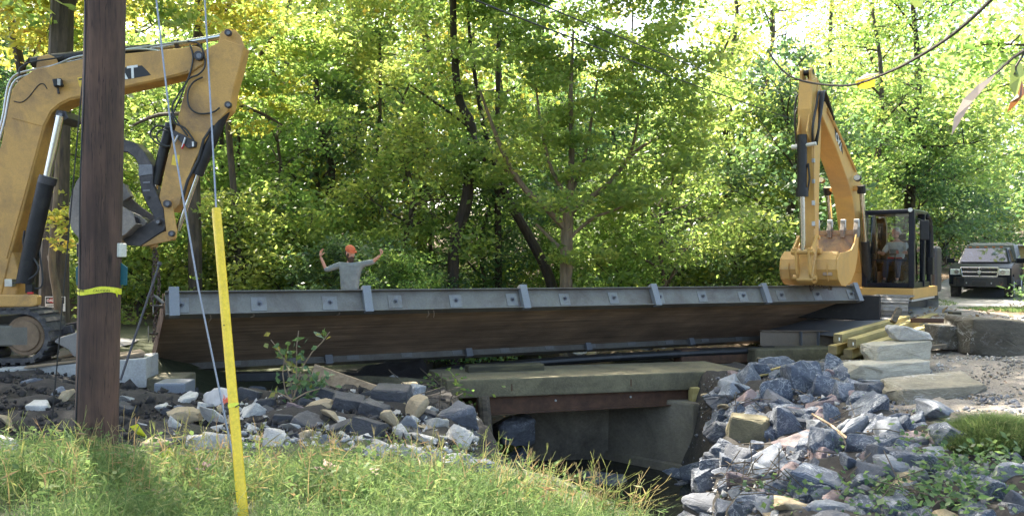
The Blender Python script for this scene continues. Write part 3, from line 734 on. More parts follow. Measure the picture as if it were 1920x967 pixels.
tp = thing('caution_tape', 'band of yellow caution tape wrapped round the utility pole', 'caution tape', c)
m.build('band', MAT['tape'], tp)
for a in (-.55, .55):
    add_text('lettering', 'CAUTION', .026, MAT['ink'], tp, c + Vector((math.sin(a) * (rg + .002), -math.cos(a) * (rg + .002), .001)), (math.cos(a), math.sin(a), 0), (0, 0, 1), .0006)
# guy wire with yellow guard
gyb = P(459, 1000, 4.4); gyt = P(405.5, 392, 4.98)
m = MB(); d = (gyt - gyb); m.tube([gyb, gyb.lerp(gyt, .5), gyt], [.029, .0275, .0275], 18)
gg = thing('guy_wire_guard', 'bright yellow plastic guy wire guard standing in the grass', 'guy guard', gyb)
m.build('tube', MAT['guard'], gg, smooth=True)
m = MB(); c = gyb.lerp(gyt, .365); m.tube([c - d.normalized() * .012, c + d.normalized() * .012], .031, 18); m.build('joint_band', MAT['tape'], gg, smooth=True)
m = MB(); m.tube([c + Vector((.02, -.03, 0)), c + Vector((.045, -.03, .012)), c + Vector((.06, -.03, -.006))], .004, 5); m.build('tie', MAT['cable'], gg)
m = MB(); c = gyb.lerp(gyt, .615) + Vector((-.004, -.0275, 0)); m.disc(c, (0, 1, 0), .004, .006, 8); m.build('hole', MAT['ink'], gg)
m = MB(); top_ = P(372, -220, 5.4); m.tube([gyb - d * .05, gyb.lerp(gyt, .5), gyt, gyt.lerp(top_, .5), top_], .006, 6)
tag(m.build('guy_wire', MAT['wire'], smooth=True), 'thin guy wire rising out of the yellow guard', 'wire')
m = MB(); a, b = P(447, 905, 5.1), P(268, -220, 5.6); m.tube([a, P(372, 540, 5.28), P(320, 235, 5.42), b], .0065, 6)
for u in np.linspace(.1, .98, 16): c = a.lerp(b, u)
tag(m.build('guy_wire', MAT['wire'], smooth=True), 'thicker grey guy cable slanting just left of the yellow guard', 'wire')
m = MB(); m.tube([P(96, 800, 6.9), P(110, 650, 6.85), P(125, 480, 6.8), P(170, -20, 6.6), P(186, -240, 6.5)], .0055, 6)
tag(m.build('cable', MAT['cable'], smooth=True), 'thin dark cable running down left of the utility pole', 'cable')
for lab, pts, r_ in (('lower overhead power line crossing above the maple', [P(700, -95, 8), P(890, 0, 10.5), P(1150, 101, 15), P(1350, 177, 20), P(1560, 245, 27), P(1780, 300, 42)], .014),
                     ('upper overhead power line running to the right excavator boom', [P(800, -95, 8), P(990, -2, 11), P(1250, 105, 16), P(1360, 145, 20), P(1520, 195, 27), P(1800, 300, 60)], .012)):
    m = MB(); m.tube(catmull(pts, 8), r_, 6); tag(m.build('power_line', MAT['cable'], smooth=True), lab, 'power line')
# ------------------------------------------------------------------ left excavator (side-on, partly outside the frame)
LY = 11.95
lx = thing('excavator', 'yellow excavator on the left with grey bucket and thumb curled behind the utility pole', 'excavator', (-8.3, 12.0, .05))
def pp(poly, t, Y=LY):
    m = MB(); m.prism([P(x, y, Y - t / 2) for x, y in poly], (0, t, 0)); return m
boom = [(-75, 560), (-62, 470), (-30, 360), (2, 270), (14, 205), (22, 168), (36, 150), (62, 131), (100, 122), (160, 110), (240, 100), (330, 91), (366, 86), (380, 92), (386, 106), (380, 121), (356, 137), (300, 151), (235, 165), (168, 180), (130, 189), (110, 199), (96, 212), (84, 236), (66, 300), (44, 390), (16, 490), (0, 560)]
bo = pp(boom, .34).build('boom', MAT['yellow'], lx, .012)
# weld lips along the inner edge and a raised seam
for poly in ([(130, 184), (110, 194), (94, 208), (80, 236), (40, 384), (12, 484)], [(130, 184), (168, 176), (235, 161), (300, 147), (352, 133)]):
    m = MB(); m.tube([P(x, y, LY - .175) for x, y in poly], .012, 6); m.build('weld_seam', MAT['yellow'], bo, smooth=True)
m = MB(); m.tube([P(22, 221, LY - .172), P(78, 236, LY - .172)], .008, 6); m.build('weld_seam', MAT['yellow'], bo, smooth=True)
stick = [(385, 92), (421, 74), (457, 87), (448, 128), (437, 166), (430, 205), (420, 216), (399, 238), (366, 300), (350, 342), (335, 384), (322, 398), (304, 388), (298, 370), (310, 310), (327, 246), (347, 166), (362, 130), (372, 104)]
st = pp(stick, .27, LY).build('stick', MAT['yellow'], lx, .01)
for dy in (-.10, .10):
    e = pp([(409, 80), (414, 60), (424, 56), (440, 56), (450, 66), (458, 88), (430, 82)], .04, LY + dy).build('pin_ear', MAT['yellow'], st, .006)
for (x, y, r_) in ((428, 62, .05), (428, 197, .05), (113, 216, .06), (322, 438, .045), (296, 416, .045), (314, 382, .055), (373, 105, .07)):
    m = MB(); m.disc(P(x, y, LY - .21), (0, 1, 0), r_, .06, 18); pn = m.build('pin', MAT['dsteel'], lx, .004, True)
    m = MB(); m.disc(P(x, y, LY - .247), (0, 1, 0), r_ * .55, .014, 14); m.build('pin_cap', MAT['bolt'], pn)
# stick cylinder on top of the boom
m = MB(); m.tube([P(62, 118, LY), P(100, 112, LY), P(282, 93, LY)], [.085, .085, .085], 14); sc_ = m.build('stick_cylinder', MAT['black'], lx, smooth=True)
m = MB(); m.tube([P(282, 93, LY), P(414, 69, LY)], .05, 14); m.build('rod', MAT['chrome'], sc_, smooth=True)
m = MB(); m.tube([P(330, 85, LY), P(336, 84, LY)], .075, 12); m.build('clamp', MAT['dsteel'], sc_, smooth=True)
for dy in (-.1, .1): pp([(66, 140), (70, 108), (90, 102), (104, 108), (112, 128)], .03, LY + dy).build('cylinder_mount', MAT['yellow'], lx, .005)
# hard pipes along the boom
def pipes(par, pts, r_, mat, name, Y=LY - .15, n=8):
    m = MB(); m.tube(catmull([P(x, y, Y) for x, y in pts], 5), r_, n); return m.build(name, MAT[mat], par, smooth=True)
pipes(bo, [(-45, 420), (-12, 300), (8, 230), (24, 158), (60, 138), (110, 120), (150, 106), (260, 92), (330, 103), (346, 104), (358, 90)], .018, 'pipe', 'hydraulic_pipe')
pipes(bo, [(-52, 420), (-18, 300), (4, 225), (20, 150), (66, 130), (150, 112), (165, 104), (300, 84), (352, 78)], .016, 'pipe', 'hydraulic_pipe', LY - .10)
pipes(bo, [(30, 165), (80, 140), (130, 128), (168, 116), (300, 95)], .014, 'pipe', 'hydraulic_pipe', LY - .12)
for pts in ([(36, 140), (38, 128), (58, 117), (100, 110), (118, 106)], [(352, 78), (372, 82), (382, 100), (384, 125), (372, 140), (352, 150), (340, 180), (330, 200), (320, 225)],
            [(356, 84), (362, 110), (352, 150), (334, 178), (322, 205), (334, 230), (352, 255)], [(380, 145), (362, 155), (352, 175), (355, 200), (372, 213), (398, 211), (412, 202)],
            [(318, 240), (296, 236), (283, 246), (284, 258), (300, 272), (320, 274)], [(316, 246), (302, 244), (294, 254), (298, 266), (314, 275)],
            [(322, 215), (330, 232), (346, 240), (360, 258), (366, 270)]):
    pipes(st, pts, .013, 'hose', 'hydraulic_hose', LY - .19)
m = pp([(320, 250), (326, 244), (368, 266), (366, 276), (352, 278)], .05, LY - .16).build('valve_block', MAT['dsteel'], st, .005)
for (a, b, mt) in (((334, 254), (327, 268), 'pipe'), ((348, 258), (342, 276), 'pipe'), ((345, 270), (341, 279), 'red'), ((362, 266), (362, 275), 'pipe')):
    m = MB(); m.tube([P(*a, LY - .2), P(*b, LY - .2)], .016, 8); m.build('coupling', MAT[mt], st, smooth=True)
# work light with its wire on the boom, decals
m = MB(); c = P(109, 156, LY - .24); m.obox(c, (.055, .02, .012), (-.02, .055, 0), (-.012, 0, .055)); wl = m.build('work_light', MAT['black'], bo, .01)
m = MB(); m.obox(c + Vector((.04, -.03, 0)), (.012, .03, 0), (-.01, .03, 0), (0, 0, .045)); m.build('lens', MAT['lamp'], wl)
m = MB(); m.tube([P(108, 162, LY - .2), P(110, 176, LY - .18)], .016, 8); m.build('light_stalk', MAT['dsteel'], wl)
pipes(bo, [(26, 190), (40, 192), (54, 182), (72, 160), (82, 158), (88, 167)], .007, 'cable', 'light_wire', LY - .175)
pp([(118, 207), (112, 195), (128, 200)], .02, LY - .18)
yf = LY - .174
m = MB(); m.prism([P(x, y, yf) for x, y in ((224, 128), (266, 123), (277, 134), (283, 141), (256, 146), (226, 151))], (0, .003, 0)); m.build('logo_swoosh', MAT['ink'], bo)
add_text('lettering', 'CAT', .26, MAT['white'], bo, P(226, 139.5, yf - .004), (1, 0, .13), (-.05, 0, 1), .001, .006)
m = MB(); m.prism([P(x, y, yf) for x, y in ((145, 146), (168, 142), (170, 160), (149, 163))], (0, .003, 0)); m.build('warning_sticker', MAT['sticker'], bo)
m = MB(); m.prism([P(x, y, yf - .002) for x, y in ((147, 148), (167, 144.5), (167.5, 147.5), (147.5, 151))], (0, .002, 0)); m.build('sticker_print', MAT['ink'], bo)
m = MB(); m.prism([P(x, y, LY - .139) for x, y in ((324, 290), (337, 291), (335, 312), (321, 309))], (0, .003, 0)); m.build('warning_sticker', MAT['sticker'], st)
# cylinders
m = MB(); m.tube([P(424, 200, LY - .05), P(370, 328, LY - .05)], .082, 14); bc = m.build('bucket_cylinder', MAT['black'], lx, smooth=True)
m = MB(); m.tube([P(371, 326, LY - .05), P(333, 432, LY - .05)], .04, 12); m.build('rod', MAT['chrome'], bc, smooth=True)
m = MB(); m.tube([P(400, 235, LY - .12), P(382, 262, LY - .13), P(372, 300, LY - .13), P(352, 338, LY - .13), P(342, 372, LY - .12)], .022, 8); m.build('hose', MAT['hose'], bc, smooth=True)
for dy, nm in ((-.22, 'lift_cylinder'), (.24, 'lift_cylinder')):
    m = MB(); o = 0 if dy < 0 else -8
    m.tube([P(88 + o, 334, LY + dy), P(64 + o, 440, LY + dy), P(46 + o, 530, LY + dy)], .115, 14); lc = m.build(nm, MAT['black'], lx, smooth=True)
    m = MB(); m.tube([P(113, 218, LY + dy), P(88 + o, 336, LY + dy)], .058, 14); m.build('rod', MAT['chrome'], lc, smooth=True)
    m = MB(); m.tube([P(91 + o, 331, LY + dy), P(87 + o, 345, LY + dy)], .125, 14); m.build('gland', MAT['dsteel'], lc, smooth=True)
pp([(100, 222), (106, 206), (122, 208), (128, 222), (112, 232)], .42).build('lift_pin_boss', MAT['dsteel'], lx, .01)
# thumb: an arched plate of dark forged steel
thumb = [(212, 262), (232, 261), (254, 268), (270, 284), (281, 303), (286, 316), (286, 346), (298, 374), (307, 390), (310, 410), (300, 424), (286, 422), (288, 406), (276, 386), (265, 360), (260, 330), (261, 312), (253, 297), (240, 286), (212, 281)]
th = pp(thumb, .26, LY).build('thumb', MAT['dsteel'], lx, .012)
m = MB(); m.disc(P(278, 371, LY - .135), (0, 1, 0), .028, .02, 14); m.build('hole', MAT['ink'], th)
m = MB(); m.prism([P(x, y, LY - .14) for x, y in ((260, 309), (285, 308), (286, 326), (260, 330))], (0, .012, 0)); m.build('wear_strip', MAT['bolt'], th)
for y in (341, 356): m = MB(); m.prism([P(x, yy, LY - .137) for x, yy in ((268, y), (281, y - 1), (281, y + 2), (268, y + 3))], (0, .004, 0)); m.build('raised_mark', MAT['bolt'], th)
m = MB(); m.tube([P(320, 232, LY - .02), P(305, 290, LY - .02), P(292, 346, LY - .02)], .075, 14); tc_ = m.build('thumb_cylinder', MAT['black'], lx, smooth=True)
m = MB(); m.tube([P(292, 346, LY - .02), P(289, 366, LY - .02)], .04, 10); m.build('rod', MAT['chrome'], tc_, smooth=True)
# linkage and coupler
for dy in (-.16, .16):
    pp([(305, 376), (320, 374), (323, 386), (331, 432), (330, 446), (318, 450), (312, 440)], .035, LY + dy).build('link', MAT['yellow'], lx, .006)
    pp([(252, 452), (258, 446), (318, 432), (330, 436), (328, 450), (316, 452), (268, 462)], .035, LY + dy * .7).build('link', MAT['yellow'], lx, .006)
pp([(288, 412), (304, 404), (316, 414), (308, 432), (262, 462), (238, 460), (228, 447), (240, 438)], .3).build('coupler', MAT['dsteel'], lx, .012)
m = MB(); m.tube([P(286, 455, LY), P(290, 464, LY)], .06, 10); m.build('chain_eye', MAT['yellow'], lx, .004)
# bucket
bk_path = [(157, 322), (143, 340), (132, 370), (128, 402), (134, 430), (150, 450), (176, 458), (206, 454), (234, 440), (254, 420)]
yb0, yb1 = LY - .36, LY + .36
m = MB(); m.shell([P(x, y, yb0) for x, y in bk_path], (0, .72, 0), .025); bkt = m.build('bucket', MAT['bucket'], lx, .004)
for yy in (yb0 + .002, yb1 - .032):
    m = MB(); m.prism([P(x, y, yb0) + Vector((0, yy - yb0, 0)) for x, y in [(160, 321)] + bk_path[1:-1] + [(254, 421), (249, 400), (226, 385), (205, 366), (180, 332)]], (0, .03, 0)); m.build('side_plate', MAT['bucket'], bkt, .004)
for dy in (-.12, .12):
    pp([(226, 402), (240, 394), (262, 404), (276, 416), (264, 434), (240, 444), (226, 438)], .04, LY + dy).build('bucket_ear', MAT['bucket'], bkt, .006)
m = MB(); m.disc(P(262, 417, LY), (0, 1, 0), .085, .34, 16); m.build('bucket_pin', MAT['dsteel'], bkt, .006)
for k in range(5):
    yy = yb0 + .06 + k * .15
    m = MB(); a = P(160, 322, yy); m.prism([a + Vector((-.06, 0, 0)), a + Vector((.04, 0, -.03)), a + Vector((.10, 0, .17)), a + Vector((.06, 0, .18))], (0, .07, 0)); m.build('tooth', MAT['bucket'], bkt, .004)
pp([(226, 348), (232, 344), (246, 368), (231, 377), (224, 372)], .1, LY + .1).build('bucket_side_cutter', MAT['bucket'], bkt, .004)
# boom foot, swing casting and upper house (mostly left of the frame)
pp([(-90, 600), (-90, 470), (-10, 452), (18, 462), (30, 490), (40, 520), (26, 562), (-10, 585)], .30, LY).build('boom_foot', MAT['yellow'], lx, .015)
pp([(-300, 552), (60, 552), (70, 555), (69, 572), (60, 575), (-300, 578)], .12, 11.7).build('house_floor', MAT['yellow'], lx, .02, seg=2)
m = MB(); m.obox(P(19, 530, LY - .24), (.055, 0, 0), (0, .05, 0), (0, 0, .055)); m.build('hose_clamp', MAT['pipe'], lx, .006)
m = MB(); m.tube(catmull([P(20, 531, LY - .26), P(44, 528, LY - .28), P(66, 515, LY - .28), P(72, 500, LY - .28), P(60, 480, LY - .27), P(44, 460, LY - .26), P(46, 432, LY - .26)], 6), .014, 7); m.build('hydraulic_hose', MAT['hose'], lx, smooth=True)
m = MB(); m.tube(catmull([P(66, 541, LY - .2), P(78, 536, LY - .2), P(79, 510, LY - .2), P(72, 460, LY - .2)], 6), .013, 7); m.build('hydraulic_hose', MAT['hose'], lx, smooth=True)
m = MB(); m.obox(P(57, 540, LY - .2), (.05, 0, 0), (0, .05, 0), (0, 0, .07)); cn = m.build('pin_bracket', MAT['black'], lx, .008)
m = MB(); m.obox(P(57, 549, LY - .26), (.04, 0, 0), (0, .012, 0), (0, 0, .014)); m.build('red_clip', MAT['red'], cn)
m = MB(); m.box((-9.7, 12.55, 1.45), (2.3, 1.5, 1.25)); m.build('engine_house', MAT['yellow'], lx, .06, seg=3)
cabf = MB()
cx0, cx1, cy0, cy1, cz0, cz1 = -10.4, -9.0, 11.35, 12.25, 1.0, 2.75
for x in (cx0, cx1):
    for y in (cy0, cy1): cabf.bar((x, y, cz0), (x, y, cz1), .09, .09, (1, 0, 0))
cabf.box(((cx0 + cx1) / 2, (cy0 + cy1) / 2, cz1 + .05), (1.55, 1.05, .1)); cabf.box(((cx0 + cx1) / 2, (cy0 + cy1) / 2, cz0 + .25), (1.5, 1.0, .5))
cabf.build('cab', MAT['black'], lx, .02, seg=2)
m = MB(); m.box((-10, 11.36, 2.1), (1.3, .012, 1.1)); m.build('cab_window', MAT['glass'], lx)
# rubber tracks, blade
def belt(cx_, y0, wd, zc, rr_, L_, par, th=.055, lugs=True):
    # centre of right idler at cx_, belt runs left by L_
    V = []; prof = []
    n = 14
    for k in range(n + 1): a = -math.pi / 2 + math.pi * k / n; prof.append((cx_ + rr_ * math.cos(a), zc + rr_ * math.sin(a)))
    for k in range(1, 8): prof.append((cx_ - L_ * k / 8, zc + rr_ - .03 * math.sin(math.pi * k / 8)))
    for k in range(n + 1): a = math.pi / 2 + math.pi * k / n; prof.append((cx_ - L_ + rr_ * math.cos(a), zc + rr_ * math.sin(a)))
    for k in range(1, 8): prof.append((cx_ - L_ + L_ * k / 8, zc - rr_))
    m = MB(); N_ = len(prof)
    def inner(i):
        x, z = prof[i]; x0, z0 = prof[i - 1]; x1, z1 = prof[(i + 1) % N_]
        tx, tz = x1 - x0, z1 - z0; l = math.hypot(tx, tz); return (x - tz / l * th, z + tx / l * th), (tz / l, -tx / l), (tx / l, tz / l)
    vs = []; fs = []
    for i in range(N_):
        (ix, iz), _, _ = inner(i)
        vs += [(prof[i][0], y0, prof[i][1]), (prof[i][0], y0 + wd, prof[i][1]), (ix, y0 + wd, iz), (ix, y0, iz)]
    for i in range(N_):
        j = (i + 1) % N_
        for k in range(4): fs.append((4 * i + k, 4 * i + (k + 1) % 4, 4 * j + (k + 1) % 4, 4 * j + k))
    m.add(vs, fs)
    # lugs
    per = 0; pts = [Vector((x, 0, z)) for x, z in prof] + [Vector((prof[0][0], 0, prof[0][1]))]
    tot = sum((b - a).length for a, b in zip(pts[:-1], pts[1:])); nl = int(tot / .135); acc = 0; tgt = 0
    for i in range(N_):
        a, b = pts[i], pts[i + 1]; l = (b - a).length
        while tgt < acc + l:
            c = a.lerp(b, (tgt - acc) / l); t = (b - a).normalized(); nrm = Vector((t.z, 0, -t.x))
            m.obox(c + nrm * .014 + Vector((0, y0 + wd * .5, 0)), t * .032, Vector((0, wd * .5, 0)), nrm * .016)
            tgt += tot / nl
        acc += l
    return m.build('track_belt', MAT['rubber'], par)
for yy, z0 in ((11.25, .06), (12.75, -.04)):
    tr = thing('track', None, None, (0, 0, 0)); tr.parent = lx; tr.location = (0, 0, 0)
    xc = P(42, 640, 11.25).x - (.8 if yy > 12 else 0)
    rr_ = .37; zc = z0 + rr_ + .02
    belt(xc, yy, .42, zc, rr_, 2.5, tr)
    m = MB(); m.disc((xc, yy + .15, zc), (0, 1, 0), .28, .18, 28); m.disc((xc, yy + .06, zc), (0, 1, 0), .22, .06, 20); m.build('idler', pmat('mud_brown_idler', (.20, .13, .075), .8, 0, .25, 5) if yy < 12 else MAT['dsteel'], tr, .01, True)
    m = MB(); m.obox((xc - 1.25, yy + .2, zc), (1.32, 0, 0), (0, .17, 0), (0, 0, .145)); m.build('track_frame', MAT['concrete_light'] if False else pmat('dusty_track_frame', (.15, .135, .105), .8, 0, .2, 4) if yy < 12 else MAT['dsteel'], tr, .02)
    for k in range(4):
        m = MB(); m.disc((xc - .45 - k * .52, yy + .2, z0 + .14), (0, 1, 0), .085, .3, 14); m.build('roller', MAT['dsteel'], tr, .006)
bx = P(128, 640, 11.6)
bl_ = [(101, 641), (108, 634), (147, 622), (152, 640), (150, 672), (138, 668), (128, 655)]
bm_ = MB(); bm_.prism([P(x, y, 11.25) for x, y in bl_], (-.5, 1.6, 0)); bm_.build('blade', pmat('dusty_blade_steel', (.21, .19, .165), .7, .1, .2, 3), lx, .012)
for yy in (11.62, 12.75):
    m = MB(); m.bar(P(60, 640, 11.6) + Vector((-.35 * (yy > 12), yy - 11.6, .05)), P(136, 616, 11.6) + Vector((-.35 * (yy > 12), yy - 11.6, 0)), .08, .12); m.build('blade_arm', MAT['dsteel'], lx, .01)
m = MB(); m.box((-8.6, 12.25, .55), (1.6, 1.3, .3)); m.build('undercarriage', MAT['dsteel'], lx, .04)

# ------------------------------------------------------------------ right excavator (facing the camera)
MB.squash = True       # its boom and stick were laid out a tenth too tall
O = Vector((9.52, 21.04, 0.0)); f_ = Vector((-.63, -.777, 0)).normalized(); l_ = Vector((-f_.y, f_.x, 0))
RM = Matrix(((f_.x, l_.x, 0, O.x), (f_.y, l_.y, 0, O.y), (0, 0, 1, O.z), (0, 0, 0, 1)))
# local frame: x forward, y to the machine's left, z up
rx = thing('excavator', 'newer yellow excavator on the right with bucket raised toward the camera', 'excavator', O)
BY = -.20
def lp(poly, y, t): m = MB(RM); m.prism([(x, y - t / 2, z) for x, z in poly], (0, t, 0)); return m
b_out = [(.55, .95), (.5, 1.4), (.9, 2.6), (1.25, 3.45), (1.5, 3.72), (1.9, 3.98), (3.0, 4.72), (4.0, 5.28), (4.25, 5.25), (4.32, 5.08), (4.2, 4.9), (3.2, 4.2), (2.3, 3.42), (1.95, 3.02), (1.6, 2.3), (1.2, 1.35), (1.1, .95)]
rb = lp(b_out, BY, .44).build('boom', MAT['yellow_new'], rx, .015)
r_st = [(4.30, 5.85), (4.62, 5.72), (4.72, 5.0), (4.66, 4.3), (4.56, 3.0), (4.50, 1.75), (4.40, 1.58), (4.26, 1.62), (4.22, 1.9), (4.18, 3.2), (4.05, 4.6), (4.05, 5.0), (4.22, 5.3)]
rs = lp(r_st, BY, .30).build('stick', MAT['yellow_new'], rx, .015)
for dy in (-.10, .10):
    lp([(4.32, 5.80), (4.62, 5.70), (4.66, 5.95), (4.56, 6.03), (4.42, 5.98)], BY + dy, .05).build('pin_ear', MAT['yellow_new'], rs, .006)
    lp([(4.66, 5.0), (4.64, 4.2), (4.84, 4.34), (4.86, 4.44)], BY + dy, .035).build('cylinder_mount', MAT['yellow_new'], rs, .004)
    lp([(4.30, 5.78), (3.8, 5.4), (4.1, 5.2), (4.4, 5.3)], BY + dy * 1.5, .03).build('rib_plate', MAT['yellow_new'], rs, .004)
m = MB(RM); m.tube([(4.50, BY - .13, 5.93), (4.50, BY + .13, 5.93)], .07, 14); m.build('pin', MAT['black'], rs, smooth=True)
m = MB(RM); m.tube([(4.86, BY, 4.36), (4.86, BY, 3.0)], .105, 14); m.tube([(4.86, BY, 3.08), (4.86, BY, 2.88)], .135, 14); bc = m.build('bucket_cylinder', MAT['black'], rx, smooth=True)
m = MB(RM); m.tube([(4.86, BY, 2.9), (4.80, BY, 1.72)], .06, 12); m.build('rod', MAT['chrome'], bc, smooth=True)
m = MB(RM); m.tube([(4.86, BY - .22, 4.08), (4.86, BY - .07, 4.08)], .06, 10); m.tube([(4.86, BY + .07, 4.1), (4.86, BY + .3, 4.12)], .045, 8); m.build('cylinder_port', MAT['plastic'], bc, smooth=True)
m = MB(RM); m.tube([(4.85, BY - .12, 3.6), (4.85, BY + .12, 3.6)], .045, 8); m.tube([(4.85, BY + .13, 3.66), (4.85, BY + .16, 3.3), (4.85, BY + .12, 3.0)], .02, 7); m.build('cylinder_band', MAT['black'], bc, smooth=True)
# stick cylinder on top of the boom, lift cylinders
m = MB(RM); m.tube([(1.9, BY, 4.22), (3.4, BY, 5.3)], .10, 12); sc2 = m.build('stick_cylinder', MAT['black'], rx, smooth=True)
m = MB(RM); m.tube([(3.4, BY, 5.3), (4.5, BY, 5.93)], .055, 10); m.build('rod', MAT['chrome'], sc2, smooth=True)
for dy in (-.40, .40):
    m = MB(RM); m.tube([(1.3, BY + dy, 1.0), (1.55, BY + dy, 1.95)], .10, 12); lc = m.build('lift_cylinder', MAT['black'], rx, smooth=True)
    m = MB(RM); m.tube([(1.55, BY + dy, 1.95), (1.86, BY + dy, 3.22)], .06, 12); m.build('rod', MAT['chrome'], lc, smooth=True)
    m = MB(RM); m.tube([(1.84, BY + dy, 3.14), (1.90, BY + dy, 3.34)], .1, 10); m.build('rod_end', MAT['black'], lc, smooth=True)
m = MB(RM); m.tube([(1.88, BY - .46, 3.28), (1.88, BY + .46, 3.28)], .075, 12); m.build('boom_pin', MAT['yellow_new'], rx, smooth=True)
for dy in (-.5, .36):
    m = MB(RM); m.tube([(1.98, BY + dy, 3.52), (2.08, BY + dy, 3.54)], .085, 14); wl = m.build('work_light', MAT['black'], rx, smooth=True)
    m = MB(RM); m.tube([(2.08, BY + dy, 3.54), (2.10, BY + dy, 3.545)], .075, 14); m.build('lens', MAT['lamp'], wl)
# hoses at the boom/stick joint and pipes on the boom side
for k, (yy, a) in enumerate(((.20, 0), (.23, .1), (.26, .2), (-.21, .05), (.17, .28))):
    pts = [(3.5, BY + yy, 4.95 - a * .3), (3.95, BY + yy, 5.36), (4.35 + a * .2, BY + yy * 1.25, 5.45), (4.5 + a * .3, BY + yy * 1.3, 5.1), (4.5 + a, BY + yy * 1.2, 4.55), (4.62, BY + yy * .9, 4.12)]
    m = MB(RM); m.tube(catmull(pts, 6), .026, 7); m.build('hydraulic_hose', MAT['hose'], rx, smooth=True)
m = MB(RM); m.tube(catmull([(4.4, BY - .2, 5.2), (4.6, BY - .24, 4.9), (4.66, BY - .2, 4.2), (4.84, BY - .16, 4.08)], 6), .024, 7); m.build('hydraulic_hose', MAT['hose'], rx, smooth=True)
for dy, dz in ((.235, .05), (.245, .13)):
    m = MB(RM); m.tube([(1.75, BY + dy, 3.86 - dz), (3.0, BY + dy, 4.66 - dz), (3.9, BY + dy, 5.18 - dz)], .018, 6); m.build('hydraulic_pipe', MAT['yellow_new'], rb, smooth=True)
for dy in (-.16, .16):
    m = MB(RM); m.tube([(4.60, BY + dy, 4.4), (4.57, BY + dy, 3.0), (4.5, BY + dy, 2.2)], .02, 6); m.build('hydraulic_pipe', MAT['pipe' if dy < 0 else 'yellow_new'], rs, smooth=True)
for z_ in (2.3, 2.75, 3.25, 3.75):
    m = MB(RM); m.obox((4.6, BY + .16, z_), (.03, 0, 0), (0, .03, 0), (0, 0, .05)); m.build('pipe_clamp', MAT['pipe'], rs, .004)
c = RM @ Vector((3.05, BY + .224, 4.278)); dirb = (RM.to_3x3() @ Vector((.83, 0, .56))); upb = RM.to_3x3() @ Vector((-.56, 0, .83))
m = MB(RM); m.prism([(2.72, BY + .221, 4.10), (2.78, BY + .221, 4.36), (3.35, BY + .221, 4.74), (3.30, BY + .221, 4.50)], (0, .003, 0)); m.build('logo_swoosh', MAT['ink'], rb)
add_text('lettering', 'CAT', .26, MAT['white'], rb, c + l_ * .004, -dirb, -upb, .001, .006)
# bucket linkage and bucket
for dy in (-.2, .2):
    lp([(4.40, 2.02), (4.52, 2.04), (4.86, 1.74), (4.82, 1.60), (4.70, 1.66)], BY + dy, .05).build('link', MAT['yellow_new'], rx, .008)
    lp([(4.74, 1.78), (4.88, 1.76), (4.80, 1.20), (4.66, 1.02), (4.58, 1.10), (4.66, 1.36)], BY + dy * .7, .05).build('link', MAT['yellow_new'], rx, .008)
for (x, z, r_) in ((4.80, 1.69, .06), (4.46, 2.0, .05), (4.36, 1.70, .07), (4.66, 1.12, .06)): m = MB(RM); m.tube([(x, BY - .25, z), (x, BY + .25, z)], r_, 12); m.build('pin', MAT['yellow_new'], rx, smooth=True)
lp([(4.22, 1.78), (4.40, 1.84), (4.66, 1.3), (4.74, 1.06), (4.6, .98), (4.4, 1.0), (4.2, 1.3)], BY, .36).build('coupler', MAT['yellow_new'], rx, .02)
bw2 = .60
bpath = [(4.30, 1.70), (4.46, 1.52), (4.50, 1.30), (4.42, 1.08), (4.22, .95), (3.90, .92), (3.50, 1.02), (3.20, 1.24), (3.02, 1.56), (2.94, 1.92), (2.92, 2.14)]
m = MB(RM); m.shell([Vector((x, BY + bw2, z)) for x, z in bpath], (0, -2 * bw2, 0), .03)
rbk = m.build('bucket', MAT['yellow_new'], rx, .004)
m = MB(RM); ins = [(3.44, 1.17), (3.29, 1.33), (3.11, 1.62), (3.03, 1.92), (3.00, 2.10)]
m.shell([Vector((x - .035, BY + bw2 - .07, z)) for x, z in ins], (0, -2 * bw2 + .14, 0), -.012); m.build('worn_liner', MAT['wornyellow'], rbk)
sp = [(4.30, 1.66)] + bpath[1:-1] + [(2.94, 2.12), (3.08, 2.10), (3.20, 1.90), (3.45, 1.74), (3.9, 1.68)]
for sy in (-1, 1):
    m = MB(RM); m.prism([(x, BY + sy * (bw2 + .001) - (0 if sy > 0 else 0), z) for x, z in sp], (0, sy * .035, 0)); m.build('side_plate', MAT['yellow_new'], rbk, .01)
m = MB(RM); m.obox((2.96, BY, 2.13), (.03, 0, .01), (0, bw2 + .04, 0), (.0, 0, .06)); m.build('cutting_edge', MAT['wornyellow'], rbk, .006)
for k in range(5):
    yy = BY - .60 + k * .30
    m = MB(RM); m.prism([(3.06, yy - .05, 2.02), (2.88, yy - .05, 2.04), (2.86, yy - .05, 2.2), (2.93, yy - .05, 2.40), (2.98, yy - .05, 2.40), (3.07, yy - .05, 2.2)], (0, .10, 0)); tt = m.build('tooth', MAT['bucket'], rbk, .01)
    m = MB(RM); m.obox((2.955, yy, 2.35), (.03, 0, 0), (0, .062, 0), (0, 0, .10)); m.build('tooth_tip', MAT['pipe'], tt, .012)
m = MB(RM); m.obox((4.03, BY + .42, .93 + .0), (.001, 0, 0), (0, .0, 0), (0, 0, .0))
m = MB(RM); m.obox((4.47, BY + .42, 1.22), (.012, 0, .002), (0, .10, 0), (-.01, 0, .05)); m.build('maker_plate', MAT['wornyellow'], rbk, .002)
for sy in (-.42, .0, .42):
    m = MB(RM); m.tube([(4.50, BY + sy, 1.44), (4.52, BY + sy, 1.3), (4.43, BY + sy, 1.05)], .012, 5); m.build('weld_seam', MAT['yellow_new'], rbk, smooth=True)
MB.squash = False
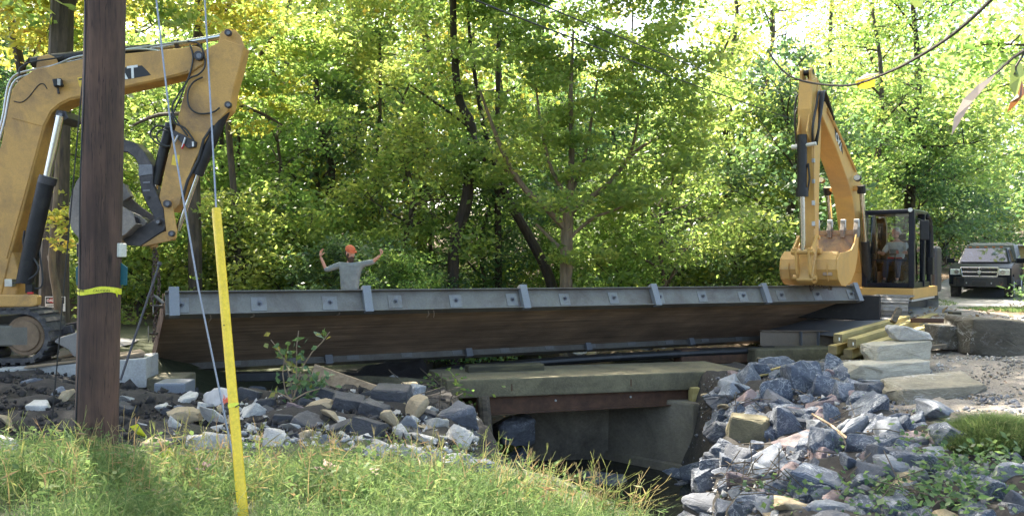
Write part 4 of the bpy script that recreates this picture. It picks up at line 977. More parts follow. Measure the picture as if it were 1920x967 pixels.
# house, counterweight, cab
m = MB(RM); m.prism([(1.45, .02, .56), (1.45, 1.27, .56), (-1.2, 1.27, .56), (-1.2, -1.27, .56), (1.25, -1.27, .56), (1.25, -.5, .56), (.6, -.5, .56), (.6, .02, .56)], (0, 0, .26)); m.build('house_floor', MAT['yellow_new'], rx, .02, seg=2)
m = MB(RM); m.prism([(1.40, .1, .50), (1.40, 1.22, .50), (-1.1, 1.22, .50), (-1.1, -1.2, .50), (1.2, -1.2, .50), (1.2, .1, .50)], (0, 0, .055)); m.build('belly_pan', MAT['plastic'], rx, .004)
m = MB(RM); m.obox((-.3, -.85, 1.35), (1.4, 0, 0), (0, .40, 0), (0, 0, .52)); m.build('engine_house', MAT['yellow_new'], rx, .06, seg=3)
m = MB(RM); m.obox((-1.55, 0, 1.25), (.35, 0, 0), (0, 1.25, 0), (0, 0, .62)); m.build('counterweight', MAT['dsteel'], rx, .12, seg=3)
m = MB(RM); m.obox((.85, -.2, .9), (.35, 0, 0), (0, .28, 0), (0, 0, .28)); m.build('boom_foot', MAT['yellow_new'], rx, .02)
cab = thing('cab', None, None, (0, 0, 0)); cab.parent = rx; cab.location = (0, 0, 0)
X0, X1, Y0, Y1, Z0, Z1 = -.35, 1.36, .10, 1.26, .84, 2.72
def cbar(pts, wd, h, nm='cab_frame', mat='blackgloss', bev=.01, up=(0, 0, 1)):
    m = MB(RM)
    for a, b in zip(pts[:-1], pts[1:]): m.bar(a, b, wd * 1.4, h * 1.35, up)
    return m.build(nm, MAT[mat], cab, bev)
cbar([(X1, Y1 - .045, Z0), (X1 - .02, Y1 - .045, Z1 - .05)], .09, .10, 'front_post', up=(1, 0, 0)); cbar([(X1, Y0 + .045, Z0), (X1 - .02, Y0 + .045, Z1 - .05)], .09, .10, 'front_post', up=(1, 0, 0))
cbar([(X0, Y1 - .05, Z0), (X0, Y1 - .05, 2.3), (X0 + .22, Y1 - .05, Z1 - .1)], .10, .12, 'rear_post', up=(0, 1, 0)); cbar([(X0, Y0 + .05, Z0), (X0, Y0 + .05, 2.4), (X0 + .2, Y0 + .05, Z1 - .1)], .10, .12, 'rear_post', up=(0, 1, 0))
cbar([(.42, Y1 - .04, Z0), (.36, Y1 - .04, Z1 - .08)], .07, .12, 'door_post', up=(0, 1, 0)); cbar([(.5, Y0 + .04, Z0), (.5, Y0 + .04, Z1 - .08)], .06, .06, 'side_post', up=(1, 0, 0))
m = MB(RM); m.prism([(X1 + .03, Y0 - .01, Z1 - .1), (X1 + .03, Y1 + .01, Z1 - .1), (X0 + .2, Y1 + .01, Z1 - .1), (X0 + .2, Y0 - .01, Z1 - .1)], (0, 0, .11)); m.build('cab_roof', MAT['blackgloss'], cab, .04, seg=3)
m = MB(RM); m.obox((X1, (Y0 + Y1) / 2, Z0 + .05), (.05, 0, 0), (0, .58, 0), (0, 0, .05)); m.obox(((X0 + X1) / 2, Y1 - .03, Z0 + .06), (.85, 0, 0), (0, .04, 0), (0, 0, .06)); m.obox(((X0 + X1) / 2, (Y0 + Y1) / 2, Z0 - .0), (.85, 0, 0), (0, .56, 0), (0, 0, .03)); m.build('cab_sill', MAT['blackgloss'], cab, .01)
m = MB(RM); m.obox((X1 - .01, (Y0 + Y1) / 2, 1.50), (.012, 0, 0), (0, .50, 0), (0, 0, .012)); m.build('window_bar', MAT['black'], cab)
m = MB(RM); m.obox((X1 + .01, (Y0 + Y1) / 2, 2.07), (.003, 0, 0), (0, .49, 0), (0, 0, .54)); m.build('windscreen', MAT['glass'], cab)
m = MB(RM); m.obox((X1 + .01, (Y0 + Y1) / 2, 1.21), (.003, 0, 0), (0, .49, 0), (0, 0, .26)); m.build('lower_windscreen', MAT['glass'], cab)
m = MB(RM); m.obox((.88, Y1 - .02, 1.72), (.42, 0, 0), (0, .003, 0), (0, 0, .80)); m.build('door_window', MAT['glass'], cab)
m = MB(RM); m.obox((.02, Y1 - .02, 1.72), (.30, 0, 0), (0, .003, 0), (0, 0, .76)); m.build('rear_side_window', MAT['glass'], cab)
m = MB(RM); m.obox((X0 + .02, .68, 1.95), (.003, 0, 0), (0, .46, 0), (0, 0, .5)); m.build('rear_window', MAT['glass'], cab)
m = MB(RM); m.obox((.5, Y0 + .02, 1.9), (.8, 0, 0), (0, .003, 0), (0, 0, .7)); m.build('side_window', MAT['glass'], cab)
m = MB(RM); m.obox((X0 + .03, .68, 1.18), (.03, 0, 0), (0, .5, 0), (0, 0, .30)); m.build('rear_panel', MAT['black'], cab, .01)
for yy in (Y0 + .02, Y1 - .06):
    m = MB(RM); m.tube([(X1 + .02, yy, Z1 - .02), (X1 + .09, yy, Z1 - .02)], .055, 14); wl = m.build('work_light', MAT['black'], cab, smooth=True)
    m = MB(RM); m.tube([(X1 + .09, yy, Z1 - .02), (X1 + .1, yy, Z1 - .02)], .05, 14); m.build('lens', MAT['lamp'], wl)
m = MB(RM); m.obox((X1 - .28, Y1 + .17, 2.22), (.03, .01, 0), (-.02, .10, 0), (0, 0, .24)); mi = m.build('mirror', MAT['black'], cab, .025, seg=2)
m = MB(RM); m.tube([(X1 - .3, Y1, 2.5), (X1 - .28, Y1 + .17, 2.42)], .018, 7); m.build('mirror_arm', MAT['black'], mi)
m = MB(RM); m.tube([(X1 - .7, Y1 + .05, 1.0), (X1 - .7, Y1 + .08, 1.9)], .018, 7); m.build('grab_rail', MAT['black'], cab, smooth=True)
m = MB(RM); m.tube([(X0 - .02, Y1 + .03, 1.2), (X0 - .04, Y1 + .03, 2.0), (X0 + .1, Y1 + .03, 2.5), (X0 + .35, Y1 + .02, 2.62)], .05, 8); m.obox((X0 - .01, Y1 + .03, 1.35), (.09, 0, 0), (0, .05, 0), (0, 0, .22)); m.build('rear_grab_rail', MAT['black'], cab, smooth=True)
m = MB(RM); m.obox((.18, .62, 1.30), (.27, 0, 0), (0, .25, 0), (0, 0, .07)); m.obox((-.1, .62, 1.68), (.08, 0, 0), (0, .24, 0), (0, 0, .34)); m.obox((-.13, .62, 2.1), (.05, 0, 0), (0, .13, 0), (0, 0, .09)); m.obox((.1, .62, 1.05), (.2, 0, 0), (0, .2, 0), (0, 0, .18)); m.build('seat', MAT['black'], cab, .04, seg=2)
for yy in (.27, .98):
    m = MB(RM); m.obox((.35, yy, 1.46), (.25, 0, 0), (0, .07, 0), (0, 0, .05)); m.build('armrest', MAT['black'], cab, .02)
    m = MB(RM); m.tube([(.62, yy, 1.48), (.66, yy, 1.72)], .018, 7); m.ell((.665, yy, 1.75), (.035, .035, .05), 8, 6); m.build('joystick', MAT['black'], cab, smooth=True)
m = MB(RM); m.obox((1.12, .22, 1.45), (.05, 0, 0), (0, .10, 0), (.02, 0, .2)); m.obox((1.12, .26, 1.1), (.08, 0, 0), (0, .09, 0), (0, 0, .25)); m.build('console', MAT['black'], cab, .02)
m = MB(RM); m.obox((1.1, .24, 1.05), (.1, 0, 0), (0, .06, 0), (0, 0, .28)); m.build('grey_panel', MAT['plastic'], cab, .02)
for yy in (.55, .75):
    m = MB(RM); m.tube([(1.0, yy, .9), (1.02, yy, 1.35), (.98, yy, 1.62)], .014, 6); m.build('travel_lever', MAT['black'], cab, smooth=True)
m = MB(RM); m.obox((.98, .65, 1.64), (.016, 0, 0), (0, .13, 0), (0, 0, .018)); m.build('lever_grip', MAT['black'], cab, .004)
# steel tracks: shoes one by one
TA = R(3); TM = RM @ Matrix.Rotation(TA, 4, 'Z')
sh = MB(); sh.obox((0, 0, 0), (.083, 0, 0), (0, .40, 0), (0, 0, .012)); sh.obox((.055, 0, .018), (.012, 0, 0), (0, .40, 0), (0, 0, .014)); sh.obox((-.02, 0, .016), (.010, 0, 0), (0, .40, 0), (0, 0, .010))
shm = sh.mesh('track_shoe', Vector((0, 0, 0)), .004); shm.materials.append(pmat('polished_track_shoe', (.27, .255, .235), .5, .4, .25, 5, (.09, .075, .06), (.5, .72), .15))
def track(yc):
    tr = thing('track', None, None, (0, 0, 0)); tr.parent = rx
    x0, x1, zc, r_ = -1.95, 1.95, .335, .30
    L_ = x1 - x0; tot = 2 * L_ + 2 * math.pi * r_; n = int(tot / .172)
    for k in range(n):
        d = k * tot / n
        if d < L_: x, z, a = x0 + d, zc + r_, 0
        elif d < L_ + math.pi * r_: t = (d - L_) / r_; x, z, a = x1 + r_ * math.sin(t), zc + r_ * math.cos(t), t
        elif d < 2 * L_ + math.pi * r_: x, z, a = x1 - (d - L_ - math.pi * r_), zc - r_, math.pi
        else: t = (d - 2 * L_ - math.pi * r_) / r_; x, z, a = x0 - r_ * math.sin(t), zc - r_ * math.cos(t), math.pi + t
        o = bpy.data.objects.new('track_shoe', shm); C.objects.link(o); o.parent = tr
        M4 = TM @ Matrix.Translation((x, yc, z)) @ Matrix.Rotation(a, 4, 'Y'); M4.translation -= O; o.matrix_local = M4
    m = MB(TM); m.obox(((x0 + x1) / 2, yc, zc), ((L_) / 2, 0, 0), (0, .14, 0), (0, 0, .13)); m.build('track_frame', MAT['dsteel'], tr, .03)
    for xx in (x0, x1): m = MB(TM); m.disc((xx, yc, zc), (0, 1, 0), r_ - .05, .26, 24); m.build('track_wheel', MAT['black'], tr, .02)
    for k in range(6): m = MB(TM); m.disc((x0 + .5 + k * .46, yc, .14), (0, 1, 0), .09, .4, 12); m.build('roller', MAT['dsteel'], tr)
    m = MB(TM); pr = []
    for k in range(8): m.obox((x0 + .3 + k * .4, yc, zc + r_ - .07), (.19, 0, 0), (0, .07, 0), (0, 0, .05))
    m.build('track_chain', MAT['dsteel'], tr)
track(.80); track(-1.0)
m = MB(TM); m.obox((0, 0, .36), (.9, 0, 0), (0, .75, 0), (0, 0, .10)); m.disc((0, 0, .475), (0, 0, 1), .55, .10, 28); m.build('undercarriage', MAT['black'], rx, .01)
m = MB(TM); m.obox((2.45, -.35, .38), (.05, 0, 0), (0, 1.0, 0), (0, 0, .30)); m.build('blade', MAT['black'], rx, .02)
chain('slack chain hanging from the right bucket to the panel girder', [RM @ Vector((4.25, BY + .05, .95)), RM @ Vector((4.3, BY + .0, .84)), Q(PL - 1.55, -.05, HB + .12), Q(PL - 1.7, 0, HB)], .07, .009)
chain('second slack chain under the right bucket', [RM @ Vector((4.2, BY + .1, .95)), RM @ Vector((4.0, BY + .35, .86)), Q(PL - .9, -.0, HB + .06)], .07, .009)
# ------------------------------------------------------------------ pickup truck on the road
TO = P(1836, 565, 28.2); TO.z = .07; ta = R(234); tf = Vector((math.cos(ta), math.sin(ta), 0)); tl = Vector((-tf.y, tf.x, 0))
KM = Matrix(((tf.x, tl.x, 0, TO.x), (tf.y, tl.y, 0, TO.y), (0, 0, 1, TO.z), (0, 0, 0, 1)))
tk = thing('pickup_truck', 'black pickup truck with chrome cross grille and roof marker lights parked on the road', 'pickup truck', TO)
def kb_(c, d, name, mat, par=None, bev=.01, seg=2):
    m = MB(KM); m.obox(c, (d[0] / 2, 0, 0), (0, d[1] / 2, 0), (0, 0, d[2] / 2)); return m.build(name, MAT[mat], par or tk, bev, seg=seg)
def arch(xc, r_): return [(xc + r_ * math.cos(a), .42 + r_ * math.sin(a)) for a in [math.pi * k / 8 for k in range(9)]]
low = [(-.12, .55), (-.12, 1.02), (-.16, 1.12), (-.35, 1.19), (-1.45, 1.29), (-3.45, 1.29), (-3.47, 1.26), (-5.75, 1.26), (-5.78, .6)]
low += [(-5.2, .5)] + arch(-4.65, .50)[::-1] + [(-3.9, .45), (-1.6, .45)] + arch(-1.0, .50)[::-1] + [(-.4, .5)]
m = MB(KM); m.prism([(x, -.96, z) for x, z in low], (0, 1.92, 0)); m.build('body', MAT['truck'], tk, .05, True, 3)
m = MB(KM)
b4 = [(-1.35, .84, 1.27), (-1.35, -.84, 1.27), (-3.5, -.86, 1.27), (-3.5, .86, 1.27)]; t4 = [(-2.05, .68, 1.86), (-2.05, -.68, 1.86), (-3.25, -.70, 1.88), (-3.25, .70, 1.88)]
m.add(b4 + t4, [(0, 1, 2, 3), (7, 6, 5, 4), (0, 4, 5, 1), (1, 5, 6, 2), (2, 6, 7, 3), (3, 7, 4, 0)]); m.build('cabin', MAT['truck'], tk, .05, True, 3)
def quad(name, mat, pts, nrm, par=None):
    m = MB(KM); m.prism(pts, nrm); return m.build(name, MAT[mat], par or tk)
def lerp3(a, b, u): return tuple(a[i] + (b[i] - a[i]) * u for i in range(3))
wb = [lerp3((-1.35, .76, 1.27), (-2.05, .62, 1.86), .08), lerp3((-1.35, -.76, 1.27), (-2.05, -.62, 1.86), .08), lerp3((-1.35, -.76, 1.27), (-2.05, -.62, 1.86), .92), lerp3((-1.35, .76, 1.27), (-2.05, .62, 1.86), .92)]
quad('windscreen', 'windscreen', [(x + .02, y, z + .015) for x, y, z in wb], (.006, 0, .008))
for sy in (1, -1):
    quad('side_window', 'windscreen', [(-1.75, sy * .845, 1.32), (-2.55, sy * .855, 1.32), (-2.55, sy * .735, 1.80), (-2.12, sy * .73, 1.80)], (0, sy * .012, .004))
    quad('side_window', 'windscreen', [(-2.65, sy * .858, 1.32), (-3.40, sy * .864, 1.32), (-3.2, sy * .74, 1.80), (-2.65, sy * .735, 1.80)], (0, sy * .012, .004))
    for xw in (-1.0, -4.65):
        m = MB(KM); m.tube([(xw, sy * .98, .41), (xw, sy * .70, .41)], .41, 26); wh = m.build('wheel', MAT['rubber'], tk, .03, True)
        m = MB(KM); m.tube([(xw, sy * .99, .41), (xw, sy * .94, .41)], .24, 18); m.build('rim', MAT['pipe'], wh, .01, True)
    m = MB(KM); m.obox((-1.75, sy * 1.12, 1.38), (.06, .02, 0), (-.02, .13, 0), (0, 0, .09)); mi = m.build('mirror', MAT['truck'], tk, .03, seg=2)
    m = MB(KM); m.bar((-1.8, sy * .86, 1.34), (-1.77, sy * 1.05, 1.36), .04, .05); m.build('mirror_arm', MAT['black'], mi)
    hl = kb_((-.115, sy * .74, .985), (.12, .36, .21), 'headlight', 'lamp', None, .03)
    m = MB(KM); m.tube([(-.05, sy * .71, .99), (-.03, sy * .71, .99)], .075, 14); m.build('reflector', MAT['chrome'], hl, smooth=True)
    kb_((-2.5, sy * .968, .9), (.06, .01, .03), 'door_handle', 'black', None, .003)
    kb_((-2.7, sy * .965, .62), (1.9, .02, .06), 'side_step', 'black', None, .005)
m = MB(KM); m.prism([(-.08, .57, 1.12), (-.08, -.57, 1.12), (-.06, -.52, .83), (-.06, .52, .83)], (-.06, 0, 0)); gr = m.build('grille', MAT['black'], tk, .01)
m = MB(KM)
for a, b in (((-.05, .58, 1.13), (-.05, -.58, 1.13)), ((-.03, -.53, .82), (-.03, .53, .82)), ((-.05, .58, 1.13), (-.03, .53, .82)), ((-.05, -.58, 1.13), (-.03, -.53, .82))): m.bar(a, b, .05, .055)
m.bar((-.035, .56, .975), (-.035, -.56, .975), .04, .05); m.bar((-.03, 0, 1.13), (-.03, 0, .82), .04, .07); m.build('grille_surround', MAT['chrome'], gr, .008)
m = MB(KM); m.prism([(-.0, .06, 1.03), (-.0, -.06, 1.03), (-.0, -.045, .94), (-.0, 0, .91), (-.0, .045, .94)], (.012, 0, 0)); m.build('ram_head_badge', MAT['pipe'], gr, .004)
m = MB(KM); m.prism([(-.35, .98, .80), (.04, .72, .80), (.12, .45, .80), (.12, -.45, .80), (.04, -.72, .80), (-.35, -.98, .80), (-.35, -.98, .52), (0, -.66, .46), (.08, -.45, .42), (.08, .45, .42), (0, .66, .46), (-.35, .98, .52)][:6], (0, 0, -.33)); bp = m.build('bumper', MAT['truckbumper'], tk, .02, seg=2)
add_text('lettering', 'RANCH HAND', .085, MAT['ink'], bp, KM @ Vector((.124, 0, .745)), -tl * -1, (0, 0, 1), .002, .002)
kb_((.115, 0, .575), (.02, .42, .13), 'winch_opening', 'ink', bp, 0)
for y in (-.38, .38): kb_((.135, y, .60), (.05, .035, .05), 'tow_hook', 'pipe', bp, .004)
for y in (-.66, .66): kb_((.05, y, .62), (.03, .09, .07), 'fog_lamp', 'ink', bp, .004)
for y in (-.5, -.26, 0, .26, .5): kb_((-2.12, y, 1.885), (.09, .10, .04), 'roof_marker_light', 'orange', None, .01)
quad('wiper', 'black', [(-1.42, .6, 1.345), (-1.42, -.05, 1.345), (-1.40, -.05, 1.33), (-1.40, .6, 1.33)], (.01, 0, .012)); quad('wiper', 'black', [(-1.42, -.1, 1.345), (-1.42, -.7, 1.345), (-1.40, -.7, 1.33), (-1.40, -.1, 1.33)], (.01, 0, .012))
m = MB(KM); b4 = [(-3.5, .93, 1.27), (-3.5, -.93, 1.27), (-5.75, -.93, 1.27), (-5.75, .93, 1.27)]; t4 = [(-3.55, .78, 2.0), (-3.55, -.78, 2.0), (-5.7, -.78, 2.02), (-5.7, .78, 2.02)]
m.add(b4 + t4, [(0, 1, 2, 3), (7, 6, 5, 4), (0, 4, 5, 1), (1, 5, 6, 2), (2, 6, 7, 3), (3, 7, 4, 0)]); bc_ = m.build('bed_cap', MAT['fab'], tk, .05, True, 3)
m = MB(KM)
for y in (-.55, .55): m.bar((-3.6, y, 2.06), (-5.6, y, 2.07), .04, .04)
for x in (-3.8, -4.6, -5.4): m.bar((x, -.7, 2.045), (x, .7, 2.045), .04, .04)
m.build('roof_rack', MAT['pipe'], bc_)
m = MB(KM); m.obox((-5.9, .99, .42), (.03, 0, 0), (0, .12, 0), (0, 0, .26)); m.build('mud_flap', MAT['black'], tk)
kb_((-.9, -.82, .03), (.5, .5, .06), 'wheel_plank', 'black', None, .004)
TB = KM @ Vector((-7.2, 1.35, .0)); tb = thing('box_trailer', 'tan wooden box trailer with open side behind the pickup truck', 'trailer', TB)
def tbx(c, d, name, mat, bev=.01):
    m = MB(KM); m.obox(c, (d[0] / 2, 0, 0), (0, d[1] / 2, 0), (0, 0, d[2] / 2)); return m.build(name, MAT[mat], tb, bev)
tbx((-6.55, 1.25, 1.3), (.05, 1.2, 1.3), 'front_board', 'tan'); tbx((-8.0, 1.25, .62), (3, 1.3, .1), 'floor', 'oldtimber'); tbx((-8.0, .62, 1.3), (2.8, .05, 1.3), 'side_board', 'tan'); tbx((-7.9, 1.25, 2.0), (3.1, 1.5, .06), 'lid', 'pipe'); tbx((-9.4, 1.25, 1.3), (.05, 1.2, 1.3), 'rear_board', 'tan')
for y in (.75, 1.75):
    m = MB(KM); m.tube([(-8, y, .36), (-8, y + .18, .36)], .33, 18); m.build('wheel', MAT['rubber'], tb, .02, True)

# ------------------------------------------------------------------ people
def skin_mesh(V, E, Rr, root=0, sub=1):
    me = bpy.data.meshes.new('s'); me.from_pydata([Vector(v) for v in V], E, []); o = bpy.data.objects.new('s', me); C.objects.link(o)
    o.modifiers.new('k', 'SKIN'); 
    for i, r_ in enumerate(Rr):
        d = me.skin_vertices[0].data[i]; d.radius = (r_, r_) if not hasattr(r_, '__len__') else r_; d.use_root = (i == root)
    md = o.modifiers.new('u', 'SUBSURF'); md.levels = md.render_levels = sub
    dg = bpy.context.evaluated_depsgraph_get(); dg.update(); r = bpy.data.meshes.new_from_object(o.evaluated_get(dg))
    vs = [v.co.copy() for v in r.vertices]; fs = [tuple(p.vertices) for p in r.polygons]
    bpy.data.objects.remove(o); bpy.data.meshes.remove(me); bpy.data.meshes.remove(r); return vs, fs
def chainmesh(m, pts, rs, sub=1):
    vs, fs = skin_mesh(pts, [(i, i + 1) for i in range(len(pts) - 1)], rs, 0, sub); m.add(vs, fs)
def hand(m, wrist, fdir, pdir, thumb_side, curl=.5, s=1.0):
    # fdir: palm direction, pdir: palm normal (fingers curl toward it)
    w_ = Vector(wrist); fdir = Vector(fdir).normalized(); p = Vector(pdir); p = (p - fdir * p.dot(fdir)).normalized(); sd_ = fdir.cross(p).normalized() * thumb_side
    pc = w_ + fdir * .05 * s
    rot = Matrix((sd_, fdir, p)).transposed()
    m.ell(pc, (.042 * s, .055 * s, .018 * s), 10, 8, rot)
    for k, (off, ln) in enumerate(((.03, .072), (.010, .082), (-.011, .076), (-.030, .060))):
        a = pc + fdir * .035 * s + sd_ * off * s; c1 = curl * (1 + .12 * k)
        pts = [a]; d = fdir.copy(); ang = 0
        for seg_ in (.45, .32, .25):
            ang += c1 * .75; dd = fdir * math.cos(ang) + p * math.sin(ang) + sd_ * off * 2.5 * (1 if curl < .8 else 0); pts.append(pts[-1] + dd.normalized() * ln * seg_ * s)
        m.tube(pts, [.0098 * s, .0092 * s, .0085 * s, .006 * s], 6)
    a = pc - fdir * .02 * s + sd_ * .035 * s
    m.tube([a, a + (sd_ * .75 + fdir * .5 + p * .3).normalized() * .035 * s, a + (sd_ * .6 + fdir * .9 + p * .6).normalized() * .068 * s], [.0125 * s, .011 * s, .008 * s], 6)
def head(m, par_builder, c, fwd, up, s=1.0):
    fwd, up = Vector(fwd).normalized(), Vector(up); up = (up - fwd * up.dot(fwd)).normalized(); rt = fwd.cross(up)
    rot = Matrix((rt, fwd, up)).transposed(); c = Vector(c)
    def q(x, y, z): return c + (rt * x + fwd * y + up * z) * s
    m.ell(q(0, -.01, .03), (.076 * s, .096 * s, .095 * s), 16, 12, rot)
    m.ell(q(0, .025, -.05), (.058 * s, .066 * s, .065 * s), 14, 10, rot)
    m.ell(q(0, .098, -.012), (.015 * s, .022 * s, .03 * s), 8, 6, rot)
    m.ell(q(0, .085, .022), (.05 * s, .012 * s, .012 * s), 8, 5, rot)
    m.ell(q(0, .082, -.06), (.024 * s, .012 * s, .010 * s), 8, 5, rot)
    for sx in (-1, 1): m.ell(q(sx * .078, -.01, -.005), (.012 * s, .022 * s, .034 * s), 8, 6, rot)
    return q, rot
# --- the man guiding the panel
MO = P(656, 700, 16.9); MO.z = -.03
man = thing('person', 'bearded man in orange cap and grey shirt raising both arms behind the panel', 'person', MO)
def W(x, y, z): return MO + Vector((x, y, z))
place_box('timber_mat', 'stack of timbers under the feet of the man behind the panel', 'timber mat', MO - Vector((0, 0, .33)), (1, .5, 0), (1.0, .6, .66), MAT['oldtimber'], .02)
hz = P(656, 462, 16.9).z - MO.z - .02          # top of the cap above the ground
k_ = hz / 1.80
hipz, shz, nkz = .93 * k_, 1.435 * k_, 1.52 * k_
m = MB()
V = [W(0, 0, hipz), W(0, .01, hipz + .2), W(0, .015, shz - .12), W(0, .01, nkz), W(.012, -.01, nkz + .07)]
Rr = [(.15, .11), (.14, .10), (.16, .11), .06, .055]; E = [(0, 1), (1, 2), (2, 3), (3, 4)]
sL, eL, wL = W(-.20, 0, shz), W(-.49, -.05, shz - .11), W(-.59, -.12, shz + .17)
sR, eR, wR = W(.21, 0, shz), W(.48, -.02, shz + .06), W(.655, -.08, shz + .20)
for (s_, e_, w_) in ((sL, eL, wL), (sR, eR, wR)):
    b = len(V); V += [s_, s_.lerp(e_, .5), e_, e_.lerp(w_, .5), w_]; Rr += [.062, .052, .042, .038, .027]; E += [(2, b), (b, b + 1), (b + 1, b + 2), (b + 2, b + 3), (b + 3, b + 4)]
for sx in (-1, 1):
    b = len(V); V += [W(sx * .10, 0, hipz - .06), W(sx * .12, -.02, hipz * .53), W(sx * .13, .02, .09), W(sx * .15, -.12, .04)]; Rr += [.095, .062, .045, .04]; E += [(0, b), (b, b + 1), (b + 1, b + 2), (b + 2, b + 3)]
vs, fs = skin_mesh(V, E, Rr, 0, 2); m.add(vs, fs)
hf = Vector((.78, -.55, -.42)); hc = W(.012, -.015, nkz + .155)
q, rot = head(m, None, hc, hf, (.05, -.1, 1), 1.08)
hand(m, wL, (.10, -.1, 1), (.6, -.2, 0), 1, .35, 1.12); hand(m, wR, (.45, -.1, .8), (-.6, -.3, .4), -1, 1.25, 1.12)
m.build('body', MAT['skin'], man, 0, True)
m = MB(); V = [W(0, 0, hipz - .16), W(0, .0, hipz + .16), W(0, .012, shz - .14), W(0, .01, shz + .03)]; Rr = [(.225, .145), (.21, .14), (.215, .14), (.085, .07)]; E = [(0, 1), (1, 2), (2, 3)]
for (s_, e_, w_) in ((sL, eL, wL), (sR, eR, wR)):
    b = len(V); V += [s_, s_.lerp(e_, .5), e_, e_.lerp(w_, .22)]; Rr += [.083, .072, .064, .054]; E += [(2, b), (b, b + 1), (b + 1, b + 2), (b + 2, b + 3)]
vs, fs = skin_mesh(V, E, Rr, 0, 2); m.add(vs, fs); sh_ = m.build('shirt', MAT['shirt'], man, 0, True)
m = MB(); m.obox(W(.03, -.148, shz - .06), (.006, 0, .0), (0, .003, 0), (0.004, -.004, .055)); m.build('placket', MAT['shirt'], sh_)
m = MB(); V = [W(0, 0, hipz + .02)]; Rr = [(.17, .125)]; E = []
for sx in (-1, 1): b = len(V); V += [W(sx * .10, 0, hipz - .08), W(sx * .12, -.02, hipz * .53), W(sx * .13, .02, .12)]; Rr += [.108, .08, .07]; E += [(0, b), (b, b + 1), (b + 1, b + 2)]
vs, fs = skin_mesh(V, E, Rr, 0, 1); m.add(vs, fs); m.build('trousers', MAT['work_trousers'], man, 0, True)
for sx in (-1, 1): m = MB(); m.ell(W(sx * .14, -.06, .06), (.055, .15, .065), 10, 7); m.build('boot', MAT['boot'], man, 0, True)
m = MB(); m.ell(q(0, -.025, .075), (.094 * 1.08, .108 * 1.08, .085 * 1.08), 16, 10, rot)
V0 = [q(x, .06 + .5 * (.095 - abs(x)) ** .5 * .42, .075 - abs(x) * .16 - .0) for x in np.linspace(-.088, .088, 9)]; V1 = [q(x, .05, .072) for x in np.linspace(-.088, .088, 9)]
m.add(V0 + V1 + [v - (rot @ Vector((0, 0, .012))) for v in V0 + V1], [(i, i + 1, 10 + i, 9 + i) for i in range(8)] + [(18 + i + 1, 18 + i, 27 + i, 28 + i) for i in range(8)] + [(i + 1, i, 18 + i, 19 + i) for i in range(8)])
m.build('cap', MAT['cap'], man, 0, True)
m = MB(); m.ell(q(0, .055, -.115), (.066, .07, .105), 12, 9, rot); m.ell(q(0, .06, -.045), (.05, .045, .02), 10, 6, rot)
for sx in (-1, 1): m.ell(q(sx * .068, .01, -.04), (.02, .04, .06), 8, 6, rot)
m.build('beard', MAT['hair'], man, 0, True)
m = MB(); m.ell(q(0, -.06, .0), (.083, .07, .075), 12, 8, rot); m.build('hair', MAT['hair'], man, 0, True)
for sx in (-1, 1): m = MB(); m.ell(q(sx * .032, .088, .008), (.013, .006, .008), 8, 6, rot); m.build('eye', MAT['white'], man, 0, True)
# --- the operator in the right cab
opb = RM @ Vector((.22, .62, 1.36)); op = thing('person', 'white-haired man in pale printed tee shirt sitting in the excavator cab', 'person', opb)
fo, lo = f_, l_
def U(x, y, z): return opb + fo * x + lo * y + Vector((0, 0, z))
m = MB(); V = [U(0, 0, .08), U(.02, 0, .28), U(.04, 0, .50), U(.05, 0, .64), U(.07, 0, .70)]; Rr = [(.16, .13), (.16, .12), (.17, .11), .062, .056]; E = [(0, 1), (1, 2), (2, 3), (3, 4)]
arms = ((U(.04, .2, .52), U(.22, .29, .30), U(.42, .30, .34)), (U(.04, -.2, .52), U(.20, -.30, .28), U(.42, -.30, .34)))
for (s_, e_, w_) in arms: b = len(V); V += [s_, s_.lerp(e_, .5), e_, e_.lerp(w_, .5), w_]; Rr += [.062, .053, .044, .04, .03]; E += [(2, b), (b, b + 1), (b + 1, b + 2), (b + 2, b + 3), (b + 3, b + 4)]
legs = ((U(.08, .10, .06), U(.52, .14, .10), U(.62, .14, -.34), U(.76, .14, -.40)), (U(.08, -.10, .06), U(.52, -.14, .10), U(.62, -.14, -.34), U(.76, -.14, -.40)))
for lg in legs: b = len(V); V += list(lg); Rr += [.095, .065, .045, .04]; E += [(0, b), (b, b + 1), (b + 1, b + 2), (b + 2, b + 3)]
vs, fs = skin_mesh(V, E, Rr, 0, 2); m.add(vs, fs)
hd_f = fo * .75 - lo * .62 - Vector((0, 0, .38)); q, rot = head(m, None, U(.09, -.01, .815), hd_f, (0, 0, 1), 1.12)
for (s_, e_, w_), t_ in zip(arms, (1, -1)): hand(m, w_, fo * .9 + Vector((0, 0, .1)), (0, 0, -1), -t_, .9, 1.05)
m.build('body', MAT['skin2'], op, 0, True)
m = MB(); V = [U(0, 0, .06), U(.02, 0, .26), U(.04, 0, .48), U(.05, 0, .60)]; Rr = [(.19, .17), (.19, .165), (.195, .13), (.09, .08)]; E = [(0, 1), (1, 2), (2, 3)]
for (s_, e_, w_) in arms: b = len(V); V += [s_, s_.lerp(e_, .5), s_.lerp(e_, .85)]; Rr += [.088, .08, .075]; E += [(2, b), (b, b + 1), (b + 1, b + 2)]
vs, fs = skin_mesh(V, E, Rr, 0, 2); m.add(vs, fs); ts = m.build('tee_shirt', MAT['shirt2'], op, 0, True)
m = MB(); c = U(.205, -.02, .36); m.obox(c, lo * .10, fo * .012, Vector((-.02, 0, .055))); m.build('shirt_print', MAT['shirt'], ts, .004)
m = MB(); c = U(.215, .05, .34); m.obox(c, lo * .03, fo * .008, Vector((0, 0, .045))); m.build('red_print', pmat('faded_red_print', (.45, .16, .14), .9, bump=0), ts, .004)
